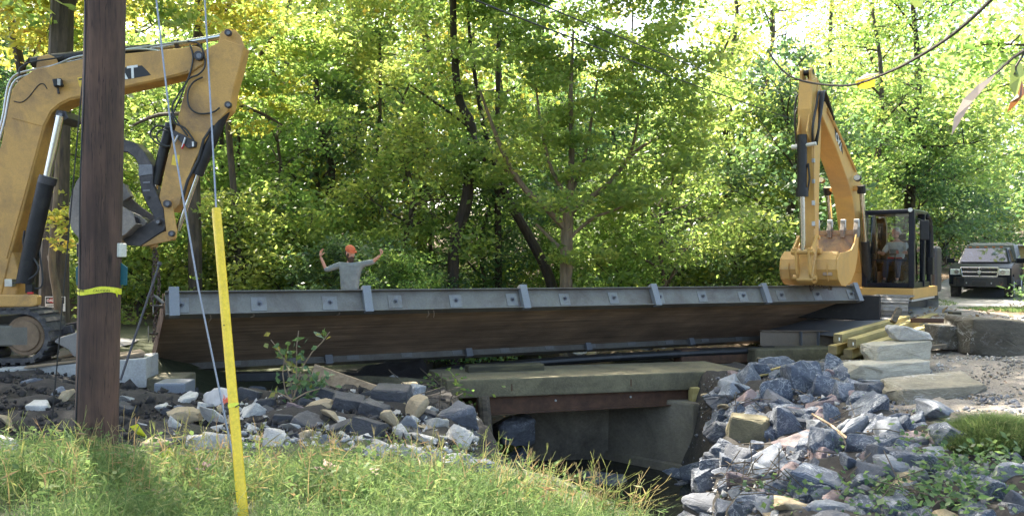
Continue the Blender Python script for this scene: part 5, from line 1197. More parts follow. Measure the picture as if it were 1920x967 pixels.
m = MB(); V = [U(0, 0, .06)]; Rr = [(.17, .15)]; E = []
for lg in legs: b = len(V); V += [lg[0], lg[1], lg[2]]; Rr += [.11, .085, .07]; E += [(0, b), (b, b + 1), (b + 1, b + 2)]
vs, fs = skin_mesh(V, E, Rr, 0, 1); m.add(vs, fs); m.build('jeans', MAT['jeans'], op, 0, True)
for lg in legs: m = MB(); m.ell(lg[3] + fo * .0, (.07, .07, .055), 10, 7); m.ell(lg[3] + fo * .1 - Vector((0, 0, .01)), (.06, .06, .045), 10, 7); m.build('boot', MAT['boot'], op, 0, True)
m = MB(); m.ell(q(0, -.03, .055), (.09, .10, .088), 14, 9, rot); m.ell(q(0, -.07, -.01), (.086, .06, .06), 12, 8, rot); m.build('hair', MAT['greyhair'], op, 0, True)
m = MB(); m.ell(q(0, .095, -.045), (.04, .014, .012), 10, 6, rot); m.build('moustache', MAT['greyhair'], op, 0, True)
for sx in (-1, 1): m = MB(); m.ell(q(sx * .032, .09, .008), (.013, .006, .008), 8, 6, rot); m.build('eye', MAT['white'], op, 0, True)
m = MB(); m.obox(U(.24, 0, .19), lo * .17, fo * .02, Vector((0, 0, .02))); m.build('red_belt', MAT['red'], op, .006)

# ------------------------------------------------------------------ rocks
def rock_mesh(seed, shape='ang', ratio=(1, 1, 1), sub=2, jit=.02):
    r = random.Random(seed); bm = bmesh.new(); pts = []
    n = 13 if shape == 'ang' else 9
    for k in range(n):
        v = Vector((r.uniform(-1, 1), r.uniform(-1, 1), r.uniform(-1, 1)))
        v = v.normalized() if shape == 'round' else v / max(abs(v.x), abs(v.y), abs(v.z)) * r.uniform(.72, 1)
        pts.append(v)
    if shape == 'slab':
        pts = [Vector((x * r.uniform(.80, 1), y * r.uniform(.75, 1), z * r.uniform(.9, 1))) for x in (-1, 1) for y in (-1, 1) for z in (-1, 1)] + [Vector((r.uniform(-.5, .5), s * 1.02, r.uniform(-.8, .8))) for s in (-1, 1)] + [Vector((s * 1.10, r.uniform(-.6, .6), r.uniform(-.7, .7))) for s in (-1, 1)] + [Vector((r.uniform(-.8, .8), s * r.uniform(.9, 1.1), r.uniform(-.9, .9))) for s in (-1, -1, 1, 1)]
    if shape == 'round':
        pts = [Vector((r.gauss(0, 1), r.gauss(0, 1), r.gauss(0, 1))).normalized() for _ in range(34)]
    for p in pts: bm.verts.new(p)
    res = bmesh.ops.convex_hull(bm, input=bm.verts); 
    dead = [g for g in res['geom_interior'] if isinstance(g, bmesh.types.BMVert)] + [g for g in res['geom_unused'] if isinstance(g, bmesh.types.BMVert)]
    bmesh.ops.delete(bm, geom=list(set(dead)), context='VERTS')
    bmesh.ops.dissolve_limit(bm, angle_limit=R(14), verts=bm.verts, edges=bm.edges)
    bmesh.ops.bevel(bm, geom=list(bm.edges), offset=.055 if shape != 'round' else .10, segments=2 if shape == 'round' else 1, profile=.55, affect='EDGES', clamp_overlap=True)
    bmesh.ops.triangulate(bm, faces=bm.faces)
    big = [e for e in bm.edges if e.calc_length() > .30]; bmesh.ops.subdivide_edges(bm, edges=big, cuts=3, use_grid_fill=True)
    bmesh.ops.triangulate(bm, faces=[f for f in bm.faces if len(f.verts) > 4])
    o_ = Vector((seed * 3.1, seed * 1.7, 5))
    for v in bm.verts: v.co += v.co.normalized() * (noise.fractal(v.co * 2.3 + o_, 1, 2, 4) * jit * 4 + noise.fractal(v.co * 7 + o_, 1, 2, 3) * jit * 1.6)
    bm.normal_update(); xs = [v.co for v in bm.verts]
    ex = [max(abs(v[i]) for v in xs) for i in range(3)]
    for v in bm.verts: v.co = Vector((v.co.x / ex[0] * .5 * ratio[0], v.co.y / ex[1] * .5 * ratio[1], v.co.z / ex[2] * .5 * ratio[2]))
    me = bpy.data.meshes.new('rock'); bm.to_mesh(me); bm.free()
    me.polygons.foreach_set('use_smooth', [True] * len(me.polygons))
    try: me.set_sharp_from_angle(angle=R(26))
    except Exception: pass
    return me
ROCK = {}
for mt, shape, n in (('riprap', 'ang', 9), ('darkrock', 'ang', 4), ('palerock', 'ang', 5), ('tanrock', 'ang', 4), ('pinkrock', 'ang', 3), ('asphaltrock', 'slab', 4), ('palegrey', 'ang', 3), ('slabstone', 'slab', 4), ('boulder', 'slab', 2), ('concrete', 'slab', 2), ('palerock_round', 'round', 2), ('orangerock', 'ang', 1), ('dirtyslab', 'slab', 1)):
    ROCK[mt] = []
    for k in range(n):
        me = rock_mesh(hash(mt) % 1 + len(ROCK) * 31 + k * 7 + 1, shape, jit=.022 if shape != 'slab' else .024)
        me.materials.append(MAT[mt.replace('_round', '')]); ROCK[mt].append(me)
rk = random.Random(11)
def put_rock(px, py, w_, h_, mt, label, group=None, sink=.25, name='rock', dy=None, rz=None, tilt=.25, dep=None, Y=None, cat='rock'):
    """px,py: centre of the stone in the photograph; it is set on the ground below that point"""
    b = hit(px, py + h_ * (.5 - sink)) if Y is None else P(px, py + h_ * .5, Y)
    s = b.y / F; ww, hh = w_ * s, h_ * s; d = (dep or rk.uniform(.75, 1.05)) * ww
    o = link(name, rk.choice(ROCK[mt]), None)
    o.location = P(px, py, b.y + d * (.30 if Y is None else 0)); o.location.z += 0
    g_ = 1.12 if px > 1000 else 1.24
    o.scale = (ww * g_, d * 1.1, hh * g_)
    o.rotation_euler = (rk.uniform(-tilt, tilt) * .6, rk.uniform(-tilt, tilt), (rk.choice((0, math.pi)) + rk.uniform(-.35, .35)) if rz is None else rz)
    return tag(o, label, cat, group)
RR = [  # riprap on the right bank
 (1508, 712, 78, 68, 'riprap', 'big angular blue-grey rock below the lumber pile'), (1455, 737, 56, 60, 'riprap', 'upright dark grey rock left of the big angular one'), (1401, 753, 52, 38, 'riprap', 'squat grey rock above the concrete block'),
 (1467, 797, 60, 70, 'riprap', 'tall pointed veined rock right of the concrete block'), (1622, 771, 96, 56, 'riprap', 'long flat-topped blue rock under the tilted slab'), (1547, 836, 64, 66, 'riprap', 'square-faced light blue rock in the middle of the riprap'),
 (1497, 829, 82, 42, 'pinkrock', 'reddish brown wedge rock beside the square-faced one'), (1432, 880, 104, 60, 'riprap', 'broad grey rock low on the riprap near the stream'), (1546, 902, 112, 66, 'riprap', 'wide smooth slate-blue rock in the lower riprap'),
 (1656, 862, 62, 48, 'darkrock', 'dark blocky rock right of the square-faced one'), (1735, 876, 84, 50, 'riprap', 'streaked grey boulder above the creeping vine'), (1711, 823, 52, 32, 'pinkrock', 'pinkish rounded rock in the right riprap'),
 (1588, 741, 46, 52, 'riprap', 'cracked blue rock between slab pile and big angular rock'), (1634, 738, 46, 40, 'darkrock', 'dark triangular rock beneath the lowest long slab'), (1764, 777, 74, 44, 'palegrey', 'pale smooth rock left of the grass tuft'),
 (1783, 826, 66, 62, 'riprap', 'grey boulder half hidden by the grass tuft'), (1556, 948, 132, 52, 'palegrey', 'long pale-topped rock at the bottom edge of the riprap'), (1268, 922, 84, 64, 'darkrock', 'black glossy rock at the stream edge'),
 (1328, 958, 96, 46, 'darkrock', 'dark flat rock at the bottom below the glossy black one'), (1262, 958, 58, 42, 'palerock', 'white stone at the bottom beside the stream'), (1888, 887, 112, 58, 'palegrey', 'large pale layered rock at the right edge'),
 (1903, 948, 66, 64, 'darkrock', 'dark slanting rock in the bottom right corner'), (1856, 924, 50, 56, 'riprap', 'upright grey rock beside the layered pale one'), (1662, 944, 62, 34, 'riprap', 'low grey rock under the creeping vine'),
 (1692, 909, 40, 26, 'tanrock', 'small orange-tan stone amid the lower riprap'), (1536, 768, 52, 30, 'pinkrock', 'pale pink stone below the big angular rock'), (1560, 780, 36, 40, 'riprap', 'small upright blue rock left of the long flat one'),
 (1590, 800, 60, 34, 'palegrey', 'flattish pale grey rock under the long flat one'), (1660, 798, 40, 32, 'riprap', 'grey rock just below the long flat one'), (1708, 794, 52, 34, 'riprap', 'grey rock between long flat and pale smooth rocks'),
 (1480, 770, 66, 24, 'riprap', 'thin flat slab-like rock over the pointed one'), (1508, 776, 62, 20, 'riprap', 'second thin flat rock right of the pointed one'), (1620, 836, 66, 44, 'riprap', 'veined grey rock left of the dark blocky one'),
 (1600, 870, 56, 44, 'riprap', 'low blue rock between square-faced and dark blocky rocks'), (1480, 905, 70, 46, 'riprap', 'mottled rock left of the wide smooth one'), (1372, 868, 52, 36, 'riprap', 'grey rock at the foot of the abutment'),
 (1340, 868, 44, 34, 'darkrock', 'small dark rock against the abutment corner'), (1330, 900, 66, 44, 'riprap', 'grey rock above the glossy black one'), (1395, 910, 60, 40, 'pinkrock', 'brownish rock left of the mottled one'),
 (1430, 700, 44, 36, 'riprap', 'grey rock at the end of the old slab'), (1388, 728, 40, 30, 'darkrock', 'dark rock against the slab end'), (1462, 704, 40, 26, 'riprap', 'small grey rock behind the upright dark one'), (1548, 712, 40, 36, 'riprap', 'small blue rock right of the big angular one'),
 (1580, 708, 44, 40, 'riprap', 'blue rock at the left end of the long slab'), (1454, 919, 60, 36, 'riprap', 'low grey rock near the dry sticks'), (1620, 905, 70, 40, 'riprap', 'grey rock right of the wide smooth one'), (1452, 952, 60, 40, 'palegrey', 'pale rounded rock left of the long pale-topped one'),
 (1815, 905, 60, 46, 'riprap', 'vine-covered rock left of the upright grey one'), (1700, 840, 50, 30, 'riprap', 'flat rock below the pinkish rounded one'), (1346, 800, 44, 34, 'palegrey', 'broken grey stone on the wing of the abutment'), (1362, 738, 40, 30, 'darkrock', 'dark stone under the right end of the old slab'), (1334, 748, 34, 24, 'tanrock', 'crumbled tan concrete lump beside the bearing post'), (1352, 846, 46, 32, 'riprap', 'grey rock between abutment and concrete block'), (1366, 770, 36, 26, 'tanrock', 'crumbled lump of old concrete above the square block'),
 (1432, 682, 26, 22, 'tanrock', 'tan cut stone standing on the end of the slab'), (1418, 763, 62, 22, 'riprap', 'wedge of grey rock on the concrete block')]
for a in RR: put_rock(*a)
put_rock(1404, 812, 76, 62, 'concrete', 'greenish square concrete block in the riprap beside the abutment', None, .25, 'concrete_block', tilt=.06, rz=-.35, cat='concrete block')
# smaller stones filling the bank
POLY = [(1222, 967), (1270, 910), (1322, 880), (1356, 850), (1350, 775), (1372, 705), (1420, 684), (1560, 690), (1640, 735), (1700, 770), (1770, 800), (1800, 860), (1920, 880), (1920, 967)]
def inside(x, y, poly):
    c = False; j = len(poly) - 1
    for i in range(len(poly)):
        xi, yi = poly[i]; xj, yj = poly[j]
        if (yi > y) != (yj > y) and x < (xj - xi) * (y - yi) / (yj - yi) + xi: c = not c
        j = i
    return c
cnt = 0
while cnt < 285:
    x, y = rk.uniform(1230, 1920), rk.uniform(690, 985)
    if not inside(x, min(y, 966), POLY): continue
    s = rk.choice((30, 34, 40, 48, 58, 72)) * rk.uniform(.8, 1.2); mt = rk.choices(('riprap', 'darkrock', 'palegrey', 'pinkrock', 'tanrock'), (8, 3, 1.6, 1, .3))[0]
    put_rock(x, y, s, s * rk.uniform(.55, .85), mt, 'small %s stone wedged between larger riprap rocks %s' % ({'riprap': 'blue-grey', 'darkrock': 'dark slate', 'palegrey': 'pale grey', 'pinkrock': 'reddish', 'tanrock': 'tan'}[mt], 'by the stream edge' if x < 1400 and y > 800 else 'by the abutment' if x < 1450 and y < 800 else 'below the slab stack' if y < 790 else 'under the creeping vine' if x > 1620 and y > 880 else 'below the grass tuft' if x > 1620 else 'along the bottom of the picture' if y > 900 else 'in the middle of the bank'), 'small riprap stones on the right bank', .5, 'riprap_stone', tilt=.5); cnt += 1
# cut slabs and boulders
def slab(px, py, w_, h_, dep, rz, tl_, label, Y, mt='slabstone', seed=0, tx=0):
    s = Y / F; o = link('stone_slab', ROCK[mt][seed % len(ROCK[mt])], None); o.location = P(px, py, Y)
    o.scale = (w_ * s, dep, h_ * s); o.rotation_euler = (tx, tl_, rz); return tag(o, label, 'stone slab')
slab(1661, 695, 176, 40, .75, .12, -.05, 'lowest long buff slab of the stack above the riprap', 13.2, seed=0)
slab(1680, 657, 128, 36, .60, .05, -.09, 'grey-faced slab with tan end in the middle of the stack', 13.6, seed=1)
slab(1700, 626, 80, 32, .5, -.25, .08, 'broken white slab on top of the stack', 13.7, 'palerock', seed=2)
slab(1750, 738, 200, 56, .9, .06, -.06, 'large dirty slab tilted into the gravel below the stack', 12.2, 'dirtyslab', seed=3, tx=.10)
slab(1640, 716, 80, 12, .35, .3, .1, 'thin grey slate lying under the stack', 12.9, 'palegrey', 1)
def boulder(px, py, w_, h_, dep, rz, Y, label, k, tl_=0):
    s = Y / F; o = link('boulder', ROCK['boulder'][k], None); o.location = P(px, py, Y); o.scale = (w_ * s, dep, h_ * s); o.rotation_euler = (0, tl_, rz); return tag(o, label, 'boulder')
boulder(1866, 632, 160, 74, 1.5, -.12, 15.4, 'huge flat-topped dark boulder with white scrapes at the right edge', 0, .07)
boulder(1768, 630, 60, 46, .6, .1, 15.6, 'smaller dark block with white scrapes left of the huge boulder', 1)
# lumber pile: treated timbers
lum = [(1571, 634, 15.4, 1700, 598, 18.4, 'topmost left treated timber of the lumber pile'), (1597, 643, 15.2, 1752, 594, 18.6, 'middle treated timber of the upper lumber row'), (1620, 655, 15.0, 1790, 600, 18.4, 'right treated timber of the upper lumber row'),
       (1561, 656, 15.5, 1700, 616, 18.5, 'left timber in the second lumber row'), (1590, 663, 15.4, 1725, 618, 18.5, 'right timber in the second lumber row'), (1557, 671, 15.6, 1690, 628, 18.6, 'left timber in the bottom lumber row'), (1584, 675, 15.5, 1712, 632, 18.6, 'right timber in the bottom lumber row'), (1628, 676, 15.3, 1760, 630, 18.4, 'low timber beneath the slab stack')]
for (x0, y0, Y0_, x1, y1, Y1_, lb) in lum:
    a, b = P(x0, y0, Y0_), P(x1, y1, Y1_); d = (b - a).normalized(); c = (a + b) / 2; L_ = (b - a).length
    s = MB(); s.obox((0, 0, 0), (L_ / 2, 0, 0), (0, .085, 0), (0, 0, .085)); me = s.mesh('timber', Vector((0, 0, 0)), .006)
    o = link('timber', me, MAT['timber']); y_ = Vector((0, 0, 1)).cross(d).normalized(); u = d.cross(y_)
    o.matrix_world = Matrix(((d.x, y_.x, u.x, c.x), (d.y, y_.y, u.y, c.y), (d.z, y_.z, u.z, c.z), (0, 0, 0, 1))); tag(o, lb, 'timber')
    e = MB(); e.obox((-L_ / 2 - .001, 0, 0), (.002, 0, 0), (0, .08, 0), (0, 0, .08)); link('end_grain', e.mesh('end_grain'), MAT['timber_end'], o)
    if y0 < 650: e = MB(); e.obox((-L_ / 2 - .004, -.03, -.01), (.001, 0, 0), (0, .012, 0), (0, 0, .03)); link('end_tag', e.mesh('end_tag'), MAT['white'], o)
m = MB(); m.bar(P(1708, 600, 17.2), P(1795, 602, 17.4), .05, .10); tag(m.build('steel_channel', MAT['rust'], None, .005), 'rusty steel channel laid across the lumber pile', 'steel bar')
m = MB(); m.bar(P(1674, 604, 16.4), P(1686, 578, 16.5), .11, .11, (1, 0, 0)); tag(m.build('wood_stub', MAT['oldtimber'], None, .012), 'short round-topped wooden stub standing by the track', 'wooden stub')
m = MB(); m.box(P(1790, 594, 16.6) , (.19, .19, .22)); tag(m.build('timber_offcut', MAT['mosswood'], None, .01), 'dark square timber offcut standing behind the huge boulder', 'timber')
m = MB(); m.bar(P(1735, 652, 14.6), P(1772, 648, 14.7), .1, .07); tag(m.build('board', MAT['oldtimber'], None, .006), 'short brown board between slab stack and dark block', 'board')
for k, (a, b) in enumerate((((1411, 708), (1475, 690)), ((1409, 704), (1470, 703)), ((1414, 712), (1474, 698)))):
    A_ = hit(*a); B_ = P(*b, A_.y + .15); m = MB(); m.bar(A_ + Vector((0, 0, .05)), B_ + Vector((0, 0, .05)), .06, .022); tag(m.build('lath', MAT['timber'], None, .002), ('splintered lath rising to the right on the slab end', 'straight lath lying across the slab end', 'short lath under the others at the slab end')[k], 'lath')
for k, (a, b) in enumerate((((1518, 786), (1590, 836)), ((1580, 730), (1604, 752)))):
    A_ = hit(*a); B_ = hit(*b); m = MB(); m.tube([A_ + Vector((0, -.1, .1)), (A_ + B_) / 2 + Vector((0, -.1, .12)), B_ + Vector((0, -.1, .08))], .016, 6); tag(m.build('stick', MAT['board'], smooth=True), ('dry stick lying over the middle riprap', 'short pale splinter beside the dark triangular rock')[k], 'stick')

# rubble heap on the left bank
LR = [(348, 753, 40, 32, 'palerock', 'pale chunk right of the dark painted block'), (346, 784, 54, 36, 'tanrock', 'tan squared stone in the left rubble'), (326, 800, 22, 36, 'palerock', 'thin white stone left of the tan squared one'),
 (405, 754, 58, 50, 'orangerock', 'pale block sprayed with orange paint'), (404, 790, 64, 46, 'palerock', 'large grey-white rough block under the orange painted one'), (432, 792, 24, 44, 'tanrock', 'tan-faced stone hidden behind the yellow guard'),
 (332, 833, 50, 22, 'asphaltrock', 'flat dark slab low on the left rubble'), (374, 836, 44, 38, 'palerock', 'white stone low beside the guy cable'), (408, 836, 52, 40, 'palerock', 'white boulder just left of the yellow guard'),
 (476, 776, 44, 38, 'palerock', 'white stone right of the yellow guard'), (464, 748, 40, 32, 'asphaltrock', 'tilted asphalt slab behind the yellow guard'), (480, 735, 30, 20, 'palegrey', 'small grey stone behind the tilted asphalt slab'),
 (556, 772, 36, 24, 'pinkrock', 'brown and white split stone below the sapling'), (600, 766, 50, 28, 'tanrock', 'weathered tan slab right of the sapling'), (625, 786, 46, 28, 'tanrock', 'mossy brown stone under the weathered slab'),
 (653, 762, 56, 36, 'asphaltrock', 'thick dark asphalt slab in the heap centre'), (702, 772, 46, 30, 'asphaltrock', 'second asphalt slab right of the thick one'), (735, 746, 66, 38, 'asphaltrock', 'asphalt slab leaning under the end of the plank'),
 (733, 714, 22, 22, 'palerock', 'small white stone perched above the plank end'), (766, 730, 36, 22, 'tanrock', 'tan stone right of the perched white one'), (776, 772, 52, 48, 'tanrock', 'tan wedge with a flat lit face'), (782, 748, 40, 44, 'palegrey', 'grey stone leaning behind the tan wedge'),
 (732, 792, 28, 42, 'tanrock', 'upright buff stone left of the tan wedge'), (767, 797, 40, 36, 'palegrey', 'speckled grey stone below the tan wedge'), (817, 798, 52, 32, 'palerock', 'pale stone with tan side near the slab end'), (752, 816, 36, 34, 'palerock', 'white pointed stone below the speckled one'),
 (857, 826, 46, 46, 'palerock', 'rounded white boulder near the timber pile'), (858, 790, 62, 46, 'darkrock', 'big blue-black rock under the end of the old slab'), (790, 825, 50, 26, 'palerock', 'low pale stone between the pointed and rounded white ones'), (716, 842, 40, 26, 'palerock', 'white stone at the edge of the grass'),
 (512, 826, 46, 38, 'palerock', 'white angular stone in the grass below the sapling'), (548, 802, 36, 22, 'palerock', 'small white stone above the grass edge'), (690, 806, 56, 34, 'asphaltrock', 'tilted asphalt plate with pale cut edge'), (642, 806, 44, 22, 'asphaltrock', 'curved asphalt piece at the middle foot of the heap'),
 (587, 796, 64, 20, 'asphaltrock', 'black flat asphalt piece among white gravel'), (530, 790, 34, 22, 'asphaltrock', 'small black asphalt lump by the white gravel'), (760, 848, 62, 30, 'palerock', 'pale rock sunk in the dry grass'), (705, 855, 40, 20, 'palegrey', 'flat grey stone sunk in the grass'),
 (620, 825, 40, 26, 'palegrey', 'grey lump at the grass edge below the asphalt'), (575, 815, 26, 20, 'tanrock', 'brown lump at the grass edge'), (14, 845, 56, 44, 'palerock', 'big white stone at the left edge of the picture'), (75, 762, 34, 20, 'palerock', 'white flaky stone on the dark dirt heap'),
 (60, 719, 32, 14, 'palegrey', 'flat grey stone high on the dirt heap'), (124, 746, 28, 24, 'tanrock', 'brown stone left of the utility pole'), (108, 733, 24, 16, 'palegrey', 'small grey stone above the brown one'), (235, 750, 24, 18, 'palerock', 'white stone right of the utility pole'), (234, 767, 34, 16, 'asphaltrock', 'flat dark stone under the white one by the pole'),
 (266, 799, 24, 16, 'palerock', 'small white stone near the torn tape'), (14, 794, 34, 28, 'tanrock', 'brown clod-like stone at the left edge'), (800, 860, 50, 26, 'palegrey', 'grey stone in the dry sunlit grass'), (860, 868, 60, 30, 'palegrey', 'grey stone at the crest of the stream bank'), (905, 880, 50, 30, 'riprap', 'blue-grey stone sliding toward the stream'), (290, 838, 46, 30, 'tanrock', 'mossy tan stone behind the torn tape'),
 (620, 745, 40, 24, 'asphaltrock', 'dark slab edge behind the sapling leaves'), (580, 740, 44, 26, 'asphaltrock', 'asphalt lump behind the sapling stem'), (700, 740, 50, 16, 'asphaltrock', 'thin asphalt sheet under the plank'), (500, 760, 30, 22, 'asphaltrock', 'dark lump beside the white stone'), (806, 770, 30, 20, 'palerock', 'small pale stone by the big blue-black rock')]
for a in LR:
    o = put_rock(*a, tilt=.35)
    if a[4] == 'orangerock': o.rotation_euler = (.1, .05, .15)
for k in range(170):
    x, y = rk.uniform(305, 900), rk.uniform(735, 850)
    if y > 735 + (x - 305) * .0 + 100 or (x > 700 and y < 760) : continue
    s = rk.uniform(12, 30); mt = rk.choices(('asphaltrock', 'palerock', 'tanrock', 'palegrey'), (4, 6, 2, 2))[0]
    put_rock(x, y, s, s * .65, mt, 'small %s filling the rubble heap %s' % ({'asphaltrock': 'broken asphalt bit', 'palerock': 'white stone', 'tanrock': 'tan stone', 'palegrey': 'grey stone'}[mt], 'left of the yellow guard' if x < 430 else 'between the yellow guard and the sapling' if x < 560 else 'below the leaning plank' if x < 720 else 'near the old slab end'), 'small rubble on the left heap', .4, 'rubble_stone', tilt=.5)
for (x, y, w_, h_, Y, mt, lb) in ((1080, 660, 40, 16, 19.5, 'palerock', 'white rock seen under the middle of the panel'), (1120, 656, 50, 18, 19.8, 'tanrock', 'pointed buff rock seen under the panel'), (1160, 660, 36, 14, 20, 'palerock', 'rounded pale rock right of the pointed one under the panel'), (1200, 655, 50, 18, 20.3, 'riprap', 'grey rock seen under the right of the panel'), (1245, 658, 40, 16, 20.6, 'palegrey', 'rightmost grey rock seen under the panel')):
    put_rock(x, y, w_, h_, mt, lb, None, .2, Y=Y)
# stones inside the culvert
def bigrock(px, py, w_, h_, Y, mt, label, dep, rz=0, seed=0):
    s = Y / F; o = link('rock', ROCK[mt][seed], None); o.location = P(px, py, Y); o.scale = (w_ * s, dep, h_ * s); o.rotation_euler = (0, 0, rz); return tag(o, label, 'rock')
place_box('concrete_block', 'tall rough wall block with a pale patch at the back of the culvert', 'concrete block', P(1063, 812, 15.6) + Vector((0, 0, .05)), (1, .10, 0), (1.75, .8, 1.45), MAT['concrete_wall'], .08, seg=3)
bigrock(958, 806, 84, 66, 14.9, 'palegrey', 'big rounded rock under the left end of the old bridge', 1.2, .2, 1)
bigrock(968, 862, 60, 60, 14.4, 'darkrock', 'dark rock beside the timber pile in the culvert', .8, .3, 2)
bigrock(1130, 905, 90, 34, 13.9, 'darkrock', 'low dark boulder in the stream under the bridge', .9, .1, 1)
# dirt clods (uncountable)
V = []; Fc = []
def clods(n, fx, fy, smin, smax, seed):
    r = np.random.default_rng(seed); X = fx(r, n); Y = fy(r, n); z = ground(X, Y)
    base = np.array([(1, 0, 0), (-1, 0, 0), (0, 1, 0), (0, -1, 0), (0, 0, 1), (0, 0, -1)], float)
    F8 = np.array([(0, 2, 4), (2, 1, 4), (1, 3, 4), (3, 0, 4), (2, 0, 5), (1, 2, 5), (3, 1, 5), (0, 3, 5)])
    s = smin * (smax / smin) ** (r.random(n) ** 2.2)
    A_ = r.normal(size=(n, 3, 3)); Qm = np.linalg.qr(A_)[0]
    vs = base[None] * (1 + .45 * r.normal(size=(n, 6, 1)) * .6) * s[:, None, None] * np.array([1, 1, .8])
    vs = np.einsum('nij,nkj->nki', Qm, vs) + np.stack([X, Y, z + s * .25], -1)[:, None, :]
    fs = F8[None] + (np.arange(n) * 6)[:, None, None]
    return vs.reshape(-1, 3), fs.reshape(-1, 3)
def two_uniform(a, b): return lambda r, n: r.uniform(a, b, n)
v1, f1 = clods(6000, two_uniform(-9.5, -2.9), two_uniform(7.0, 11.4), .006, .045, 1)
v3, f3 = clods(420, two_uniform(-9.0, -3.2), two_uniform(7.3, 11.2), .03, .10, 6)
f1 = np.concatenate([f1, f3 + len(v1)]); v1 = np.concatenate([v1, v3])
v2, f2 = clods(2600, two_uniform(-3.6, -.5), two_uniform(8.3, 12), .012, .07, 2)
o = link('dirt_clods', np_mesh('dirt_clods', np.concatenate([v1, v2]), np.concatenate([f1, f2 + len(v1)])), MAT['dirt']); tag(o, kind='stuff')
MAT['gravelstone'] = pmat('gravel_stone', (.25, .225, .19), .9, 0, .5, .9, (.42, .40, .37), (.5, .6), .1, 30)
v1, f1 = clods(9000, two_uniform(6.2, 13.5), two_uniform(9.6, 18.5), .010, .05, 3)
o = link('gravel', np_mesh('gravel', v1, f1), MAT['gravelstone']); tag(o, kind='stuff')
MAT['chip'] = pmat('stone_chips', (.15, .15, .16), .9, 0, .5, 1.5, (.4, .39, .37), (.5, .6), .1, 30)
v1, f1 = clods(4200, two_uniform(1.9, 7.0), two_uniform(6.6, 14.5), .012, .06, 4)
o = link('stone_chips', np_mesh('stone_chips', v1, f1), MAT['chip']); tag(o, kind='stuff')
v1, f1 = clods(1500, two_uniform(-3.4, -.4), two_uniform(7.6, 10.2), .012, .05, 5)
MAT['whitechip'] = pmat('white_gravel_chips', (.38, .37, .35), .9, 0, .4, 2, (.12, .11, .1), (.45, .6), .1, 30)
o = link('white_gravel', np_mesh('white_gravel', v1, f1), MAT['whitechip']); tag(o, kind='stuff')

# dry twigs and roots caught among the stones and on the abutment
m = MB(); tw_ = random.Random(77)
for (cx_, cy_, sx, sy, n) in ((1330, 765, 28, 16, 16), (1400, 905, 34, 14, 26), (1390, 775, 30, 12, 8), (1440, 940, 40, 14, 14), (820, 745, 40, 20, 16), (1680, 930, 60, 16, 12), (1560, 815, 60, 30, 10)):
    for k in range(n):
        b = hit(cx_ + tw_.gauss(0, sx), min(966, cy_ + tw_.gauss(0, sy))) + Vector((0, -.12, .14)); d = Vector((tw_.gauss(0, 1), tw_.gauss(0, .5), tw_.gauss(-.1, .35))).normalized() * tw_.uniform(.12, .4)
        m.tube([b - d, b + Vector((0, 0, tw_.uniform(-.02, .05))), b + d], [.007, .006, .003], 5)
tag(m.build('dry_twigs', MAT['oldtimber']), kind='stuff')
# ------------------------------------------------------------------ grass and small plants
def blades(X, Y, Z, h, wd, lean, seed, droop=.5):
    r = np.random.default_rng(seed); n = len(X)
    a = r.uniform(0, 2 * np.pi, n); b = r.uniform(0, 2 * np.pi, n)
    dx, dy = np.cos(a) * lean * h, np.sin(a) * lean * h; sx, sy = np.cos(b) * wd, np.sin(b) * wd
    base = np.stack([X, Y, Z - .02], -1); mid = base + np.stack([dx * .35, dy * .35, h * .62], -1); tip = base + np.stack([dx, dy, h * (1 - droop * np.abs(lean) * .55)], -1)
    sd_ = np.stack([sx, sy, np.zeros(n)], -1)
    V = np.stack([base - sd_, base + sd_, mid - sd_ * .85, mid + sd_ * .85, tip], 1)
    Fb = np.array([(0, 1, 3), (0, 3, 2), (2, 3, 4)])[None] + (np.arange(n) * 5)[:, None, None]
    rn = np.repeat(np.clip(r.normal(.42, .24, n), 0, 1), 5)
    return V.reshape(-1, 3), Fb.reshape(-1, 3), rn
def leafquads(Cn, L_, Wd, seed, up=.75, rnd=None, droop=.15):
    """diamond leaves folded along the midrib; normals mostly upward"""
    r = np.random.default_rng(seed); n = len(Cn)
    nrm = r.normal(size=(n, 3)) * np.array([1, 1, .6]) * (1 - up) * 1.6 + np.array([0, 0, up]); nrm /= np.linalg.norm(nrm, axis=1, keepdims=True)
    d = r.normal(size=(n, 3)) * np.array([1, 1, .35]); d[:, 2] -= droop; d -= nrm * (d * nrm).sum(1, keepdims=True); d /= np.linalg.norm(d, axis=1, keepdims=True)
    s = np.cross(nrm, d); L_ = np.broadcast_to(L_, n)[:, None] * np.exp(r.normal(-.05, .33, (n, 1))); Wd = np.broadcast_to(Wd, n)[:, None] * r.uniform(.7, 1.2, (n, 1))
    f = r.uniform(-.12, .18, (n, 1))
    V = np.stack([Cn - d * L_ * .5, Cn - s * Wd * .5 + nrm * Wd * f - d * L_ * .08, Cn + d * L_ * .5 - nrm * L_ * .08, Cn + s * Wd * .5 + nrm * Wd * f - d * L_ * .08], 1)
    Fq = np.array([(0, 2, 1), (0, 3, 2)])[None] + (np.arange(n) * 4)[:, None, None]
    if rnd is None: rnd = r.uniform(0, 1, n)
    return V.reshape(-1, 3), Fq.reshape(-1, 3), np.repeat(rnd, 4)
def join(parts):
    V, Fc, A_ = [], [], []; b = 0
    for v, f, a in parts: V.append(v); Fc.append(f + b); A_.append(a); b += len(v)
    return np.concatenate(V), np.concatenate(Fc), np.concatenate(A_)
